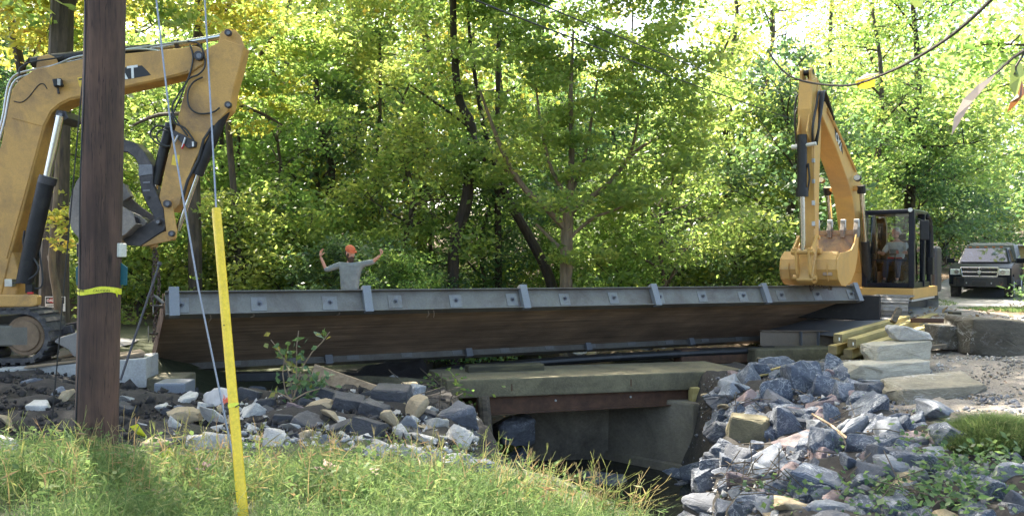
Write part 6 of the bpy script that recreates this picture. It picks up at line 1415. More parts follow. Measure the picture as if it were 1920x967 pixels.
def mask_edge(X, Y, Z, seed):
    r = np.random.default_rng(seed)
    px = CX + X / Y * F; py = CY + (EYE - Z) / Y * F
    e = np.interp(px, [-200, 0, 150, 300, 400, 600, 720, 850, 1000, 1100, 1240, 1300], [858, 862, 848, 876, 900, 882, 892, 895, 922, 962, 1020, 1120])
    return py > e + r.normal(0, 7, len(X))
r = np.random.default_rng(21)
n = 150000; Y = 3.6 + 5.2 * r.random(n) ** 1.15; X = r.uniform(-.72, .30, n) * Y; Z = ground(X, Y); k = mask_edge(X, Y, Z, 1)
clump = np.array([noise.noise(Vector((x * 1.6, y * 1.6, 0))) for x, y in zip(X, Y)])
k &= r.random(n) < .75 + clump * 1.1
k &= ~((np.abs(CX + X / Y * F - 459) < 26) & (Y < 4.9))
X, Y, Z, cl = X[k], Y[k], Z[k], clump[k]; n = len(X)
h = r.uniform(.05, .19, n) * (1 + cl * .9) * (1 + (r.random(n) < .12) * r.random(n)); wd = r.uniform(.0013, .0034, n)
parts = [blades(X, Y, Z, h, wd, r.uniform(.2, 1.1, n), 2)]
k = r.random(n) < .10; Xs, Ys, Zs = X[k], Y[k], Z[k]; ns = len(Xs); hs = r.uniform(.12, .26, ns)
parts.append(blades(Xs, Ys, Zs, hs, np.full(ns, .0016), r.uniform(.1, .6, ns), 3))
for q_ in (.35, .55, .75, .92):
    parts.append(leafquads(np.stack([Xs + r.normal(0, .035, ns), Ys + r.normal(0, .035, ns), Zs + hs * q_], -1), .05, .008, int(q_ * 100), .5, np.clip(r.normal(.5, .2, ns), 0, 1)))
wr = random.Random(66)                                     # broad-leaved weeds scattered through the grass
for i in range(170):
    b = hit(wr.uniform(-30, 1100), wr.uniform(855, 985))
    if b.y > 9: continue
    k_ = wr.randint(5, 11); hh = wr.uniform(.06, .24); pc = np.array([(b.x + wr.gauss(0, .05), b.y + wr.gauss(0, .05), b.z + hh * wr.uniform(.4, 1.1)) for _ in range(k_)])
    parts.append(leafquads(pc, wr.uniform(.035, .075), wr.uniform(.018, .04), i, .6, np.full(k_, wr.uniform(.2, .8))))
v, f, a = join(parts); tag(link('grass', np_mesh('grass', v, f, dict(rnd=a)), MAT['grass']), kind='stuff')
# tall seed stalks along the stream edge and in front of the pole
parts = []; sk = random.Random(4)
def stalk(x, y, h_, lean, dirx, diry):
    z = gz(x, y); pts = []; n_ = 6
    for i in range(n_ + 1): t = i / n_; pts.append((x + dirx * lean * t ** 1.8, y + diry * lean * t ** 1.8, z + h_ * t - .35 * lean * t ** 3))
    V = []; Fc = []
    for i, p in enumerate(pts): w_ = .0028 * (1 - .7 * i / n_) + .0006; V += [(p[0] - w_, p[1], p[2]), (p[0] + w_, p[1] + w_ * .3, p[2])]
    for i in range(n_): Fc += [(2 * i, 2 * i + 1, 2 * i + 3), (2 * i, 2 * i + 3, 2 * i + 2)]
    c = sk.random(); parts.append((np.array(V), np.array(Fc), np.full(len(V), c)))
    tip = np.array(pts[-1]); dr = np.array(pts[-1]) - np.array(pts[-2]); dr /= np.linalg.norm(dr)
    for q_ in range(sk.randint(2, 3)):   # finger-like seed heads
        d2 = dr + np.array([sk.uniform(-.6, .6), sk.uniform(-.4, .4), sk.uniform(-.3, .5)]); L_ = sk.uniform(.04, .08); e = tip + d2 * L_
        w_ = .0018; parts.append((np.array([tip - [w_, 0, 0], tip + [w_, 0, 0], e + [w_ * .6, 0, 0], e - [w_ * .6, 0, 0]]), np.array([(0, 1, 2), (0, 2, 3)]), np.full(4, c)))
    for q_ in (.25, .5, .7):
        if sk.random() < .7:
            p = np.array(pts[int(q_ * n_)]); vv, ff, aa = leafquads(p[None] + np.array([[sk.uniform(-.03, .03), 0, .02]]), .11, .012, sk.randint(0, 9999), .4); parts.append((vv, ff, aa))
for i in range(150):
    px = sk.uniform(900, 1235); py = np.interp(px, [880, 1000, 1100, 1240], [900, 925, 960, 1010]) + sk.uniform(-5, 60)
    b = hit(px, min(py, 980)); stalk(b.x, b.y, sk.uniform(.16, .40), sk.uniform(.05, .32), sk.uniform(-.2, 1), sk.uniform(-.4, .4))
for i in range(330):
    px = sk.uniform(-20, 900); py = sk.uniform(842, 965); b = hit(px, py); stalk(b.x, b.y, sk.uniform(.12, .34), sk.uniform(.03, .2), sk.uniform(-1, 1), sk.uniform(-.4, .4))
v, f, a = join(parts); tag(link('grass_stalks', np_mesh('grass_stalks', v, f, dict(rnd=a)), MAT['stalk']), kind='stuff')
# clump of fine grass on the right bank
tc0 = hit(1866, 835); r = np.random.default_rng(31); n = 15000
an = r.uniform(0, 2 * np.pi, n); rd = np.sqrt(r.random(n)); X = tc0.x + .05 + np.cos(an) * rd * .62; Y = tc0.y + .15 + np.sin(an) * rd * .5; Z = ground(X, Y)
v, f, a = blades(X, Y, Z, r.uniform(.14, .42, n) * (1.15 - rd * .6), r.uniform(.003, .006, n), r.uniform(.3, 1.3, n), 5)
o = link('grass_tuft', np_mesh('grass_tuft', v - np.array(tc0), f, dict(rnd=np.clip(a + .08, 0, 1))), MAT['grass'], None, tc0); tag(o, 'thick tuft of fine green grass at the right edge above the riprap', 'grass tuft')
def grass_patch(name, cx_, cy_, rx_, ry_, n, hh, seed):
    r = np.random.default_rng(seed); an = r.uniform(0, 2 * np.pi, n); rd = np.sqrt(r.random(n)); X = cx_ + np.cos(an) * rd * rx_; Y = cy_ + np.sin(an) * rd * ry_; Z = ground(X, Y)
    return blades(X, Y, Z, r.uniform(.5, 1.2, n) * hh, r.uniform(.004, .008, n), r.uniform(.3, 1.1, n), seed)
parts = [grass_patch('v', 14.0, 21.5, 1.6, 2.2, 5000, .16, 41), grass_patch('v', 12.6, 28, 2.2, 3.5, 8000, .2, 42), grass_patch('v', 19.8, 27.5, 2.0, 3.0, 5000, .2, 43), grass_patch('v', 14, 33, 2.5, 3, 6000, .25, 44)]
v, f, a = join(parts); tag(link('verge_grass', np_mesh('verge_grass', v, f, dict(rnd=a)), MAT['grass']), kind='stuff')
# creeping vine on the riprap and leaf litter
r = np.random.default_rng(51); Cn = []
for (px, py, sx, sy, n) in ((1790, 905, 70, 38, 420), (1720, 945, 90, 20, 240), (1850, 870, 40, 25, 120), (1640, 940, 40, 20, 70), (1440, 940, 45, 18, 70), (1530, 925, 20, 10, 20), (1560, 850, 12, 10, 12), (1710, 845, 20, 12, 30)):
    for i in range(n):
        b = hit(px + r.normal() * sx, min(py + r.normal() * sy, 985)); Cn.append((b.x, b.y - .05, b.z + r.uniform(.06, .22)))
v, f, a = leafquads(np.array(Cn), .075, .06, 52, .7); tag(link('creeping_vine', np_mesh('creeping_vine', v, f, dict(rnd=a)), MAT['leaf_dark']), kind='stuff')
n = 9000; X = r.uniform(-22, 24, n); Y = r.uniform(18, 42, n); v, f, a = leafquads(np.stack([X, Y, ground(X, Y) + .04], -1), .13, .08, 53, .8)
n2 = 500; px = r.uniform(1250, 1900, n2); py = r.uniform(700, 960, n2); Cn = np.array([tuple(hit(x, y) + Vector((0, 0, .05))) for x, y in zip(px, py)]); v2, f2, a2 = leafquads(Cn, .06, .035, 54, .7)
v, f, a = join([(v, f, a), (v2, f2, a2)]); tag(link('leaf_litter', np_mesh('leaf_litter', v, f, dict(rnd=a)), MAT['litter']), kind='stuff')
def dead_leaf(px, py, label, w_=.10):
    b = hit(px, py); m = MB(); z = Vector((0, 0, .13))
    for k in range(5):
        a_ = k * 1.25 + px; c = b + z + Vector((math.cos(a_) * w_ * .4, math.sin(a_) * w_ * .25, .02 * math.sin(k * 2))); d = Vector((math.cos(a_), math.sin(a_) * .6, .3 * math.sin(k))).normalized(); s = d.cross(Vector((0, -.5, 1))).normalized()
        m.add([c - d * w_ * .4, c - s * w_ * .2, c + d * w_ * .45, c + s * w_ * .2], [(0, 1, 2, 3)])
    tag(m.build('fallen_leaf', MAT['litterleaf']), label, 'leaf')
MAT['litterleaf'] = pmat('pinkish_dead_leaf', (.24, .14, .11), .7, 0, .3, 9, (.1, .05, .03), (.5, .6), 0)
dead_leaf(610, 910, 'curled pinkish dead leaf lying in the middle of the grass', .10); dead_leaf(384, 912, 'brown dead leaf in the grass left of the yellow guard', .08); dead_leaf(702, 921, 'small orange dead leaf in the grass right of the pinkish one', .05)
# scraps of torn caution tape in the rubble
for (pts, lb) in (([(243, 799), (258, 794), (275, 818), (266, 822)], 'torn yellow scrap of tape right of the utility pole'), ([(300, 852), (318, 838), (334, 862), (316, 872)], 'crumpled yellow and white tape scrap at the grass edge')):
    Yt = hit(*pts[0]).y - .25; m = MB(); m.prism([P(x, y, Yt + .02 * i) for i, (x, y) in enumerate(pts)], (0, .004, 0)); tag(m.build('tape_scrap', MAT['tape']), lb, 'tape scrap')
# sapling with big leaves in front of the panel
sb = P(548, 760, 9.7); sap = thing('sapling', 'leafy sapling with pale stems growing from the rubble in front of the panel', 'sapling', sb)
stems = [[(548, 762), (555, 725), (566, 690), (585, 660), (605, 640), (618, 622)], [(550, 750), (545, 715), (536, 680), (522, 655), (508, 637)], [(552, 740), (556, 700), (556, 650), (560, 620)], [(550, 745), (560, 720), (590, 712), (615, 700)], [(548, 755), (535, 735), (530, 700), (534, 670)], [(549, 750), (575, 735), (600, 728)], [(548, 748), (520, 735), (505, 732)]]
m = MB(); Cn = []; sk = random.Random(8)
for i, stp in enumerate(stems):
    pts = [P(x, y, 9.7 - .04 * i + .02 * k) for k, (x, y) in enumerate(stp)]; m.tube(pts, [.008 * (1 - .7 * k / len(pts)) + .002 for k in range(len(pts))], 6)
    for k in range(2, len(pts)):
        for q_ in range(4 if i < 4 else 5): Cn.append(tuple(pts[k - 1].lerp(pts[k], sk.random()) + Vector((sk.gauss(0, .07), sk.gauss(0, .06), sk.gauss(0, .045)))))
m.build('stem', MAT['board'], sap, smooth=True)
for q_ in range(46): Cn.append(tuple(P(sk.gauss(575, 26), sk.gauss(725, 16), 9.6)))
for q_ in range(14): Cn.append(tuple(P(sk.gauss(556, 16), sk.gauss(672, 14), 9.6)))
v, f, a = leafquads(np.array(Cn), .115, .068, 61, .35, None, .5); link('leaf', np_mesh('leaf', v - np.array(sb), f, dict(rnd=a)), MAT['sapling'], sap)['kind'] = 'stuff'
# weeds by the end of the old slab
def weed(px, py, sx, sy, Y, n, size, mat, label, seed, nm='weed_plant'):
    r = np.random.default_rng(seed); c = P(px, py + sy, Y); Cn = np.stack([c.x + r.normal(0, sx * Y / F, n), c.y + r.normal(0, .2, n), P(px, py, Y).z + r.normal(0, sy * .6 * Y / F, n)], -1)
    v, f, a = leafquads(Cn, size, size * .6, seed, .5); o = link(nm, np_mesh(nm, v - np.array(c), f, dict(rnd=a)), MAT[mat], None, c); o['kind'] = 'stuff'
weed(845, 735, 30, 30, 13.3, 260, .09, 'leaf_green', 'weedy vine hanging at the left end of the old slab', 71)
weed(700, 660, 60, 14, 19, 500, .12, 'leaf_dark', 'low dark plants seen under the left half of the panel', 72); weed(850, 665, 50, 12, 18.5, 400, .12, 'leaf_dark', 'low bright-edged plants seen under the panel by the mossy block', 73)
# ------------------------------------------------------------------ forest
def crown_np(centres, radii, n, L_, seed, flat=.6, up=.62, droop=.15, pal=.5):
    r = np.random.default_rng(seed); centres = np.array(centres); radii = np.array(radii); w_ = radii ** 2; w_ = w_ / w_.sum()
    k = r.choice(len(centres), n, p=w_); u = r.normal(size=(n, 3)); u /= np.linalg.norm(u, axis=1, keepdims=True); u *= (r.random(n) ** .45 * np.where(r.random(n) < .25, r.uniform(1, 1.9, n), 1))[:, None]
    Cn = centres[k] + u * radii[k][:, None] * np.array([1, 1, flat]); base = r.uniform(-.22, .22, len(centres))
    return leafquads(Cn, L_, L_ * .62, seed + 1, up, np.clip(pal + base[k] + r.normal(0, .17, n), 0, 1), droop)
def branchy(seed, H, tr, crown0, cr, nlimb, lean=0, sub=4, sway=.5):
    """trunk and limbs of one tree, base at the origin; returns builder and leaf clump centres"""
    r = random.Random(seed); m = MB(); n = 8; tp = []
    for i in range(n + 1): t = i / n; tp.append(Vector((lean * t * H + r.uniform(-sway, sway) * (t > 0) * t ** .5, r.uniform(-sway, sway) * t, H * t - (.2 if i == 0 else 0))))
    m.tube(tp, [tr * (1.25 if i == 0 else 1) * (1 - .86 * (i / n) ** 1.1) + .012 for i in range(n + 1)], 8)
    cen, rad = [], []
    def on(t): i = min(int(t * n), n - 1); return tp[i].lerp(tp[i + 1], t * n - i)
    for k in range(nlimb):
        t = crown0 + (1 - crown0) * (k + r.random() * .8) / nlimb; t = min(t, .98); a = k * 2.4 + r.uniform(-.5, .5); b = on(t); L_ = cr * (1 - .62 * ((t - crown0) / (1 - crown0)) ** 1.6) * r.uniform(.75, 1.15); rise = r.uniform(-.05, .95)
        pts = [b]
        for q_ in range(1, 5): s = q_ / 4; pts.append(b + Vector((math.cos(a + r.uniform(-.15, .15)) * L_ * s, math.sin(a + r.uniform(-.15, .15)) * L_ * s, L_ * rise * s ** .8 + r.uniform(-.1, .1))))
        r0 = tr * (1 - .8 * t) * .55 + .01; m.tube(pts, [r0, r0 * .75, r0 * .5, r0 * .3, .01], 5)
        for q_ in range(sub):
            s = r.uniform(.35, 1.0); i = min(int(s * 4), 3); p = pts[i].lerp(pts[i + 1], s * 4 - i); off = Vector((r.gauss(0, 1), r.gauss(0, 1), r.gauss(.1, .8))) * L_ * .30; e = p + off
            m.tube([p, p.lerp(e, .5) + Vector((0, 0, .06)), e], [r0 * .32, r0 * .2, .006], 4); cen.append(e); rad.append(max(.5, L_ * r.uniform(.24, .46)))
    cen.append(tp[-1]); rad.append(cr * .3)
    return m, cen, rad
def make_tree(name, label, cat, seed, H, tr, crown0, cr, nlimb, nleaf, L_, leafm, bark, group, lean=0, flat=.42, sub=4, pal=.5):
    o = thing(name, label, cat, (0, 0, 0), group); m, cen, rad = branchy(seed, H, tr, crown0, cr, nlimb, lean, sub)
    link('trunk', m.mesh('trunk', Vector((0, 0, 0)), 0, True), MAT[bark], o)
    v, f, a = crown_np([tuple(c) for c in cen], rad, nleaf, L_, seed + 5, flat, pal=pal); link('crown', np_mesh('crown', v, f, dict(rnd=a)), MAT[leafm], o); return o
fr = random.Random(17)
OVER = [(-11.0, 13.0, 1.0), (-9.5, 5.5, 1.0), (-14, 9, 1.05), (-6.5, -3, 1.0), (12.5, 8, .95), (14.5, 15, .9), (4, -5, 1.0)]
TALL = [('leaf_green', 'bark', .5), ('leaf_lime', 'bark', .5), ('leaf_green', 'bark_dark', .7), ('leaf_gold', 'bark', .35), ('leaf_lime', 'bark_tan', .7)]
tall = [make_tree('forest_tree', None, None, 100 + i * 13, 18 + i % 3 * 1.5, .21 + .03 * (i % 3), .22, 4.2, 17, 7600, .25, lm, bk, None, fr.uniform(-.06, .06), .75, 5, pl_) for i, (lm, bk, pl_) in enumerate(TALL)]
und = [make_tree('understory_tree', None, None, 300 + i * 17, 6.5 + i * .4, .07 + .012 * i, .16, 2.6, 13, 5600, .17, lm, 'bark', None, fr.uniform(-.1, .1), .55, 5, pl_) for i, (lm, pl_) in enumerate((('leaf_green', .55), ('leaf_lime', .5), ('leaf_dark', .5), ('leaf_green', .8)))]
shr = [make_tree('shrub', None, None, 500 + i * 19, 2.0 + .3 * i, .025, .08, 1.35, 11, 3400, .125, lm, 'bark_dark', None, 0, .5, 4, pl_) for i, (lm, pl_) in enumerate((('leaf_dark', .5), ('leaf_green', .5), ('leaf_green', .75)))]
thin_ = [make_tree('forest_tree', None, None, 700 + i * 23, 21, .2, .34, 3.6, 13, 4200, .22, lm, 'bark', None, fr.uniform(-.02, .02), .4, 4, pl_) for i, (lm, pl_) in enumerate((('leaf_lime', .6), ('leaf_gold', .4), ('leaf_green', .6)))]
used = set()
LBL = {'forest_tree': ('forest tree with a thin leafy crown in the wood behind the bridge', 'tree', 'forest trees behind the bridge'), 'understory_tree': ('slim understory tree with spreading leafy layers behind the panel', 'tree', 'understory trees behind the bridge'), 'shrub': ('leafy green shrub growing on the wood floor behind the panel', 'shrub', 'shrubs on the wood floor')}
def plant(proto, x, y, s, label=None, group=None, rz=None, sink=.05):
    if not clear(x, y): return None
    o = proto if proto.name not in used else dup(proto)
    used.add(proto.name); used.add(o.name)
    o.location = (x, y, gz(x, y) - sink); o.rotation_euler = (0, 0, fr.uniform(0, 6.28) if rz is None else rz); o.scale = (s, s, s * fr.uniform(.92, 1.1))
    nm = o.name.split('.')[0]; l0, c0, g0 = LBL[nm]
    if label: tag(o, label, c0); 
    else:
        px = CX + x / y * F
        wh = next(t for lim, t in ((140, 'at the far left behind the left excavator'), (330, 'behind the stick of the left excavator'), (560, 'between the left excavator and the man'), (760, 'behind the man in the orange cap'), (930, 'left of the maple'), (1180, 'behind the maple'), (1400, 'right of the maple'), (1570, 'just left of the right excavator'), (1760, 'behind the right excavator cab'), (1e9, 'at the far right by the road')) if px < lim)
        dp = 'near' if y < 26 else 'middle-distance' if y < 40 else 'far'
        cl_ = {'leaf_green': 'green', 'leaf_lime': 'yellow-green', 'leaf_gold': 'yellowing', 'leaf_dark': 'dark green'}[[k for k, v in MAT.items() if k.startswith('leaf') and any(c.data.materials[0] == v for c in o.children)][0]]
        tag(o, '%s %s %s %s' % (dp, cl_, {'forest_tree': 'tall forest tree', 'understory_tree': 'slim understory tree', 'shrub': 'shrub', 'roadside_tree': 'roadside tree overhanging the clearing'}[nm], wh), c0, g0)
    if label and 'group' in o: del o['group']
    return o
def atpx(px, Y): return (px - CX) * Y / F
def clear(x, y):      # nothing grows on the road
    p = Vector((x, y)); d = 1e9
    for a, b in zip(RL[:-1], RL[1:]):
        a, b = Vector(a), Vector(b); t = max(0, min(1, (p - a).dot(b - a) / (b - a).length_squared)); d = min(d, (p - a.lerp(b, t)).length)
    return d > 3.6
# tall roadside trees outside the frame whose crowns hang over the clearing and shade it
over = make_tree('roadside_tree', None, None, 951, 19, .32, .50, 6.2, 15, 7500, .22, 'leaf_green', 'bark', None, 0, .5, 5, .55)
LBL['roadside_tree'] = ('tall roadside tree outside the view whose crown shades the clearing', 'tree', 'tall trees shading the clearing')
for (x, y, s) in OVER: plant(over, x, y, s)
# rows of shrubs, understory and tall trees
for Y, step, lo, hi, js in ((19.6, 120, -60, 860, .5), (21.5, 115, -100, 1500, .8), (24.5, 100, -140, 1480, 1.2), (28, 100, -160, 1750, 1.6), (34, 95, -160, 1780, 1.6)):
    px = lo
    while px < hi:
        x, y = atpx(px + fr.uniform(-40, 40), Y), Y + fr.uniform(-js, js)
        if clear(x, y) and not (Y < 23 and 880 < px < 1130): plant(fr.choice(shr), x, y, fr.uniform(.75, 1.25))
        px += step
for Y, step, lo, hi, js in ((23.5, 190, -60, 1420, 1.0), (27.5, 170, -100, 1440, 1.5), (32.5, 150, -120, 1780, 2), (38, 130, -100, 2100, 2), (46, 120, 1150, 2200, 2.5), (55, 110, 1150, 2200, 2.5)):
    px = lo
    while px < hi:
        x, y = atpx(px + fr.uniform(-60, 60), Y), Y + fr.uniform(-js, js)
        if clear(x, y) and not (Y < 25 and 860 < px < 1240): plant(fr.choice(und), x, y, fr.uniform(.8, 1.3))
        px += step
for Y, step, lo, hi, js, pool in ((30, 330, -150, 1120, 2, tall), (37, 280, -200, 1180, 2.5, tall), (46, 230, -200, 1130, 3, tall), (56, 230, -200, 1130, 3, thin_), (40, 190, 1620, 2150, 2.5, tall), (50, 170, 1560, 2150, 3, tall), (60, 260, 1220, 1600, 4, thin_), (62, 160, 1560, 2150, 4, tall), (66, 210, -200, 1150, 4, thin_), (76, 200, 1250, 2200, 4, thin_)):
    px = lo
    while px < hi:
        x, y = atpx(px + fr.uniform(-70, 70), Y), Y + fr.uniform(-js, js)
        if clear(x, y): plant(fr.choice(pool), x, y, fr.uniform(.85, 1.2))
        px += step
# right side mass beyond the excavator and along the road
for (px, Y, pr, s, lb) in ((2035, 23, tall[1], .95, 'big yellow-green tree overhanging the road at the top right'), (2110, 27, tall[2], 1.0, 'dark green tree at the right edge over the boulder'), (1770, 36, tall[0], .85, 'green tree with dark forked trunk behind the right cab'), (1700, 38, tall[2], .9, 'dark-trunked tree above the right excavator cab'), (2010, 36, tall[0], .8, 'green tree behind the pickup truck on the right verge'), (1640, 36, thin_[0], .8, 'pale vine-covered tree right of the excavator boom'), (1440, 40, thin_[1], .85, 'thin yellowing tree left of the excavator stick'), (1370, 33, thin_[2], .85, 'slim tree between the maple and the right excavator')):
    plant(pr, atpx(px, Y), Y, s, lb)
for (px, Y, s) in ((1660, 30, 1.0), (1700, 33, 1.1), (1730, 36, .9), (1770, 40, 1.2), (1800, 44, 1.1), (1600, 33, 1.0), (1540, 30, .9), (1480, 28, .9), (2080, 27, 1.1), (2110, 25, 1.2), (1700, 27.5, .7)): plant(fr.choice(und), atpx(px, Y), Y, s)
for (px, Y, s) in ((1640, 27, 1.0), (1690, 29, 1.1), (1740, 30, 1.0), (1760, 36, 1.1), (1560, 27, 1.0), (1500, 25.5, .9), (2060, 25, 1.0), (2060, 21, .9), (1440, 26, 1.0)): plant(fr.choice(shr), atpx(px, Y), Y, s)
for (px, Y, s) in ((1690, 44, 1.2), (1730, 48, 1.2), (1780, 50, 1.3), (1810, 56, 1.4), (1760, 42, 1.1), (1830, 62, 1.5), (1790, 66, 1.5), (2050, 40, 1.2), (2080, 46, 1.2), (2010, 52, 1.4)): plant(fr.choice(shr), atpx(px, Y), Y, s * 1.5)
for (px, Y, s) in ((1775, 46, 1.0), (1800, 52, 1.1), (1820, 60, 1.3), (1740, 56, 1.2), (1850, 70, 1.5), (1930, 66, 1.3)): plant(fr.choice(und), atpx(px, Y), Y, s)
# the maple in the middle, modelled limb by limb
MY = 21.0
def ptree(name, label, cat, Y, trunk, limbs, crown, leafm, bark, nleaf, L_, seed, flat=.4, pal=.5, ysp=1.6):
    base = P(*trunk[0][:2], Y); base.z = gz(base.x, base.y) - .05; o = thing(name, label, cat, base); m = MB(); r = random.Random(seed)
    pts = [base - Vector((0, 0, .1))] + [P(x, y, Y) for x, y, _ in trunk[1:]]; m.tube(catmull(pts, 3), list(np.interp(np.linspace(0, len(pts) - 1, (len(pts) - 1) * 3 + 1), range(len(pts)), [w_ * Y / F * .5 for _, _, w_ in trunk])), 9)
    for lb in limbs:
        dy = r.uniform(-ysp, ysp); n_ = len(lb); pts = [P(x, y, Y + dy * (i / max(1, n_ - 1))) for i, (x, y, _) in enumerate(lb)]
        m.tube(catmull(pts, 3), list(np.interp(np.linspace(0, n_ - 1, (n_ - 1) * 3 + 1), range(n_), [w_ * Y / F * .5 for _, _, w_ in lb])), 7)
    m.build('trunk', MAT[bark], o, 0, True)
    if crown:
        cen, rad = [], []
        for (x, y, rp) in crown: c = P(x, y, Y + r.uniform(-ysp, ysp)); cen.append(tuple(c)); rad.append(rp * Y / F)
        v, f, a = crown_np(cen, rad, nleaf, L_, seed, flat, pal=pal); link('crown', np_mesh('crown', v - np.array(base), f, dict(rnd=a)), MAT[leafm], o)
    return o
cr = random.Random(3); mc = []
for i in range(120):
    x = cr.uniform(820, 1350); y = cr.uniform(-60, 400); d = ((x - 1085) / 265) ** 2 + ((y - 160) / 250) ** 2
    if d < 1: mc.append((x, y, cr.uniform(32, 66)))
for i in range(60): mc.append((cr.uniform(900, 1500), cr.uniform(-420, -40), cr.uniform(50, 95)))  # upper crown above the view, extended to shade the ground below
for i in range(14): mc.append((cr.uniform(1040, 1200), cr.uniform(440, 500), cr.uniform(14, 30)))
ptree('maple_tree', 'spreading maple with pale trunk and low forked limbs in the centre', 'tree', MY, [(1060, 560, 26), (1062, 480, 24), (1064, 420, 22), (1068, 360, 14), (1072, 280, 11), (1070, 180, 8), (1075, 60, 4)],
      [[(1062, 430, 15), (1020, 385, 13), (985, 355, 11), (950, 300, 9), (925, 240, 7), (900, 170, 4)], [(1060, 400, 12), (1010, 375, 9), (970, 340, 6), (930, 300, 4)], [(1068, 400, 12), (1100, 375, 11), (1140, 345, 9), (1185, 290, 8), (1235, 258, 6), (1300, 240, 3)], [(1140, 345, 8), (1170, 310, 7), (1190, 260, 6), (1200, 180, 4)], [(1055, 470, 9), (1030, 445, 7), (1005, 420, 5)], [(1070, 360, 9), (1090, 320, 8), (1105, 250, 6), (1120, 150, 4)], [(1066, 375, 8), (1035, 320, 7), (1015, 240, 5), (1000, 120, 3)], [(1064, 450, 7), (1110, 410, 6), (1150, 395, 5), (1180, 380, 3)]],
      mc, 'leaf_green', 'bark_tan', 50000, .155, 801, .36, .62)
ptree('forest_tree', 'dark crooked trunk rising behind the panel left of the maple', 'tree', 22.5, [(852, 560, 24), (850, 480, 22), (872, 390, 24), (880, 330, 20), (884, 240, 20), (862, 190, 16), (852, 100, 14), (850, -40, 12), (860, -300, 8)], [[(884, 250, 12), (908, 300, 8)], [(852, 130, 6), (890, 60, 4)], [(876, 235, 7), (820, 195, 5), (770, 160, 3)]],
      [(fr.uniform(700, 960), fr.uniform(-380, -40), fr.uniform(60, 110)) for _ in range(34)] + [(fr.uniform(720, 920), fr.uniform(0, 300), fr.uniform(30, 60)) for _ in range(22)], 'leaf_lime', 'bark_dark', 11000, .15, 811, .4, .45)
ptree('forest_tree', 'black leaning trunk slanting behind the maple', 'tree', 23.5, [(1050, 570, 22), (1030, 520, 20), (990, 440, 18), (950, 370, 16), (925, 310, 13), (900, 200, 9), (880, 60, 6), (870, -120, 4)], [[(940, 350, 6), (900, 330, 4)]], [(fr.uniform(800, 980), fr.uniform(-200, 120), fr.uniform(40, 80)) for _ in range(22)], 'leaf_green', 'bark_dark', 6000, .15, 812, .4, .7)
ptree('forest_tree', 'straight dark trunk between crooked trunk and maple', 'tree', 25, [(936, 560, 14), (934, 450, 13), (932, 300, 11), (935, 100, 9), (940, -200, 6)], [], [(fr.uniform(850, 1020), fr.uniform(-330, -40), fr.uniform(50, 90)) for _ in range(18)], 'leaf_lime', 'bark_dark', 5000, .16, 813)
ptree('forest_tree', 'massive brown trunk with the danger sign left of the utility pole', 'tree', 15.6, [(103, 640, 58), (102, 560, 52), (104, 400, 48), (108, 250, 44), (115, 80, 42), (122, -200, 36), (125, -700, 22)], [[(118, 60, 12), (170, -60, 8), (260, -120, 4)], [(120, -120, 18), (300, -260, 14), (600, -380, 10), (950, -460, 5)], [(122, -260, 16), (380, -480, 12), (800, -600, 6)], [(300, -260, 9), (620, -270, 6), (900, -280, 3)]],
      [(fr.uniform(-160, 420), fr.uniform(-620, -60), fr.uniform(80, 150)) for _ in range(40)] + [c_ for c_ in [(fr.uniform(420, 1150), fr.uniform(-760, -190), fr.uniform(90, 150)) for _ in range(46)] if not (450 < c_[0] < 640 and c_[1] < -300)] + [(fr.uniform(40, 420), fr.uniform(-60, 60), fr.uniform(30, 60)) for _ in range(16)], 'leaf_lime', 'bark', 26000, .18, 821, .45, .7)  # unseen high clusters added to shade the banks; gap lets sun onto the grass
ptree('forest_tree', 'slim pale forked stem in front of the danger sign', 'tree', 14.9, [(114, 625, 14), (108, 560, 15), (98, 500, 13), (100, 440, 12), (104, 380, 9), (110, 250, 6)], [[(98, 505, 7), (88, 470, 5), (84, 440, 4)]], [(fr.uniform(80, 150), fr.uniform(360, 470), fr.uniform(14, 26)) for _ in range(16)], 'leaf_gold', 'bark_tan', 420, .12, 822, .4, .55)
ptree('forest_tree', 'brown trunk behind the bucket cylinder of the left excavator', 'tree', 19, [(366, 570, 26), (366, 470, 25), (364, 370, 24), (362, 200, 22), (372, 60, 18), (380, -200, 14)], [[(372, 80, 14), (400, 40, 11), (440, 0, 7)], [(364, 215, 9), (300, 215, 8), (250, 235, 5)]], [(fr.uniform(260, 520), fr.uniform(-320, 40), fr.uniform(50, 100)) for _ in range(24)] + [(fr.uniform(380, 560), fr.uniform(20, 240), fr.uniform(30, 50)) for _ in range(14)], 'leaf_gold', 'bark', 8000, .15, 823, .38, .4)
ptree('forest_tree', 'grey forked trunk with bent limbs right of the left excavator stick', 'tree', 20, [(450, 560, 14), (446, 450, 13), (436, 330, 12), (430, 200, 11), (470, 130, 9), (520, 60, 6)], [[(428, 195, 10), (455, 200, 8), (495, 215, 6), (530, 235, 4)], [(470, 130, 7), (500, 110, 6), (520, 150, 5), (545, 160, 3)]], [(fr.uniform(430, 640), fr.uniform(-40, 220), fr.uniform(30, 55)) for _ in range(26)], 'leaf_lime', 'bark', 6000, .14, 824, .36, .55)
ptree('forest_tree', 'pair-stemmed dark trunk left of the man', 'tree', 24, [(428, 565, 12), (424, 480, 11), (420, 400, 10), (415, 250, 8), (412, 60, 6)], [[(427, 480, 9), (440, 420, 8), (446, 330, 7), (450, 150, 5)]], None, 'leaf_green', 'bark_dark', 0, .1, 825)
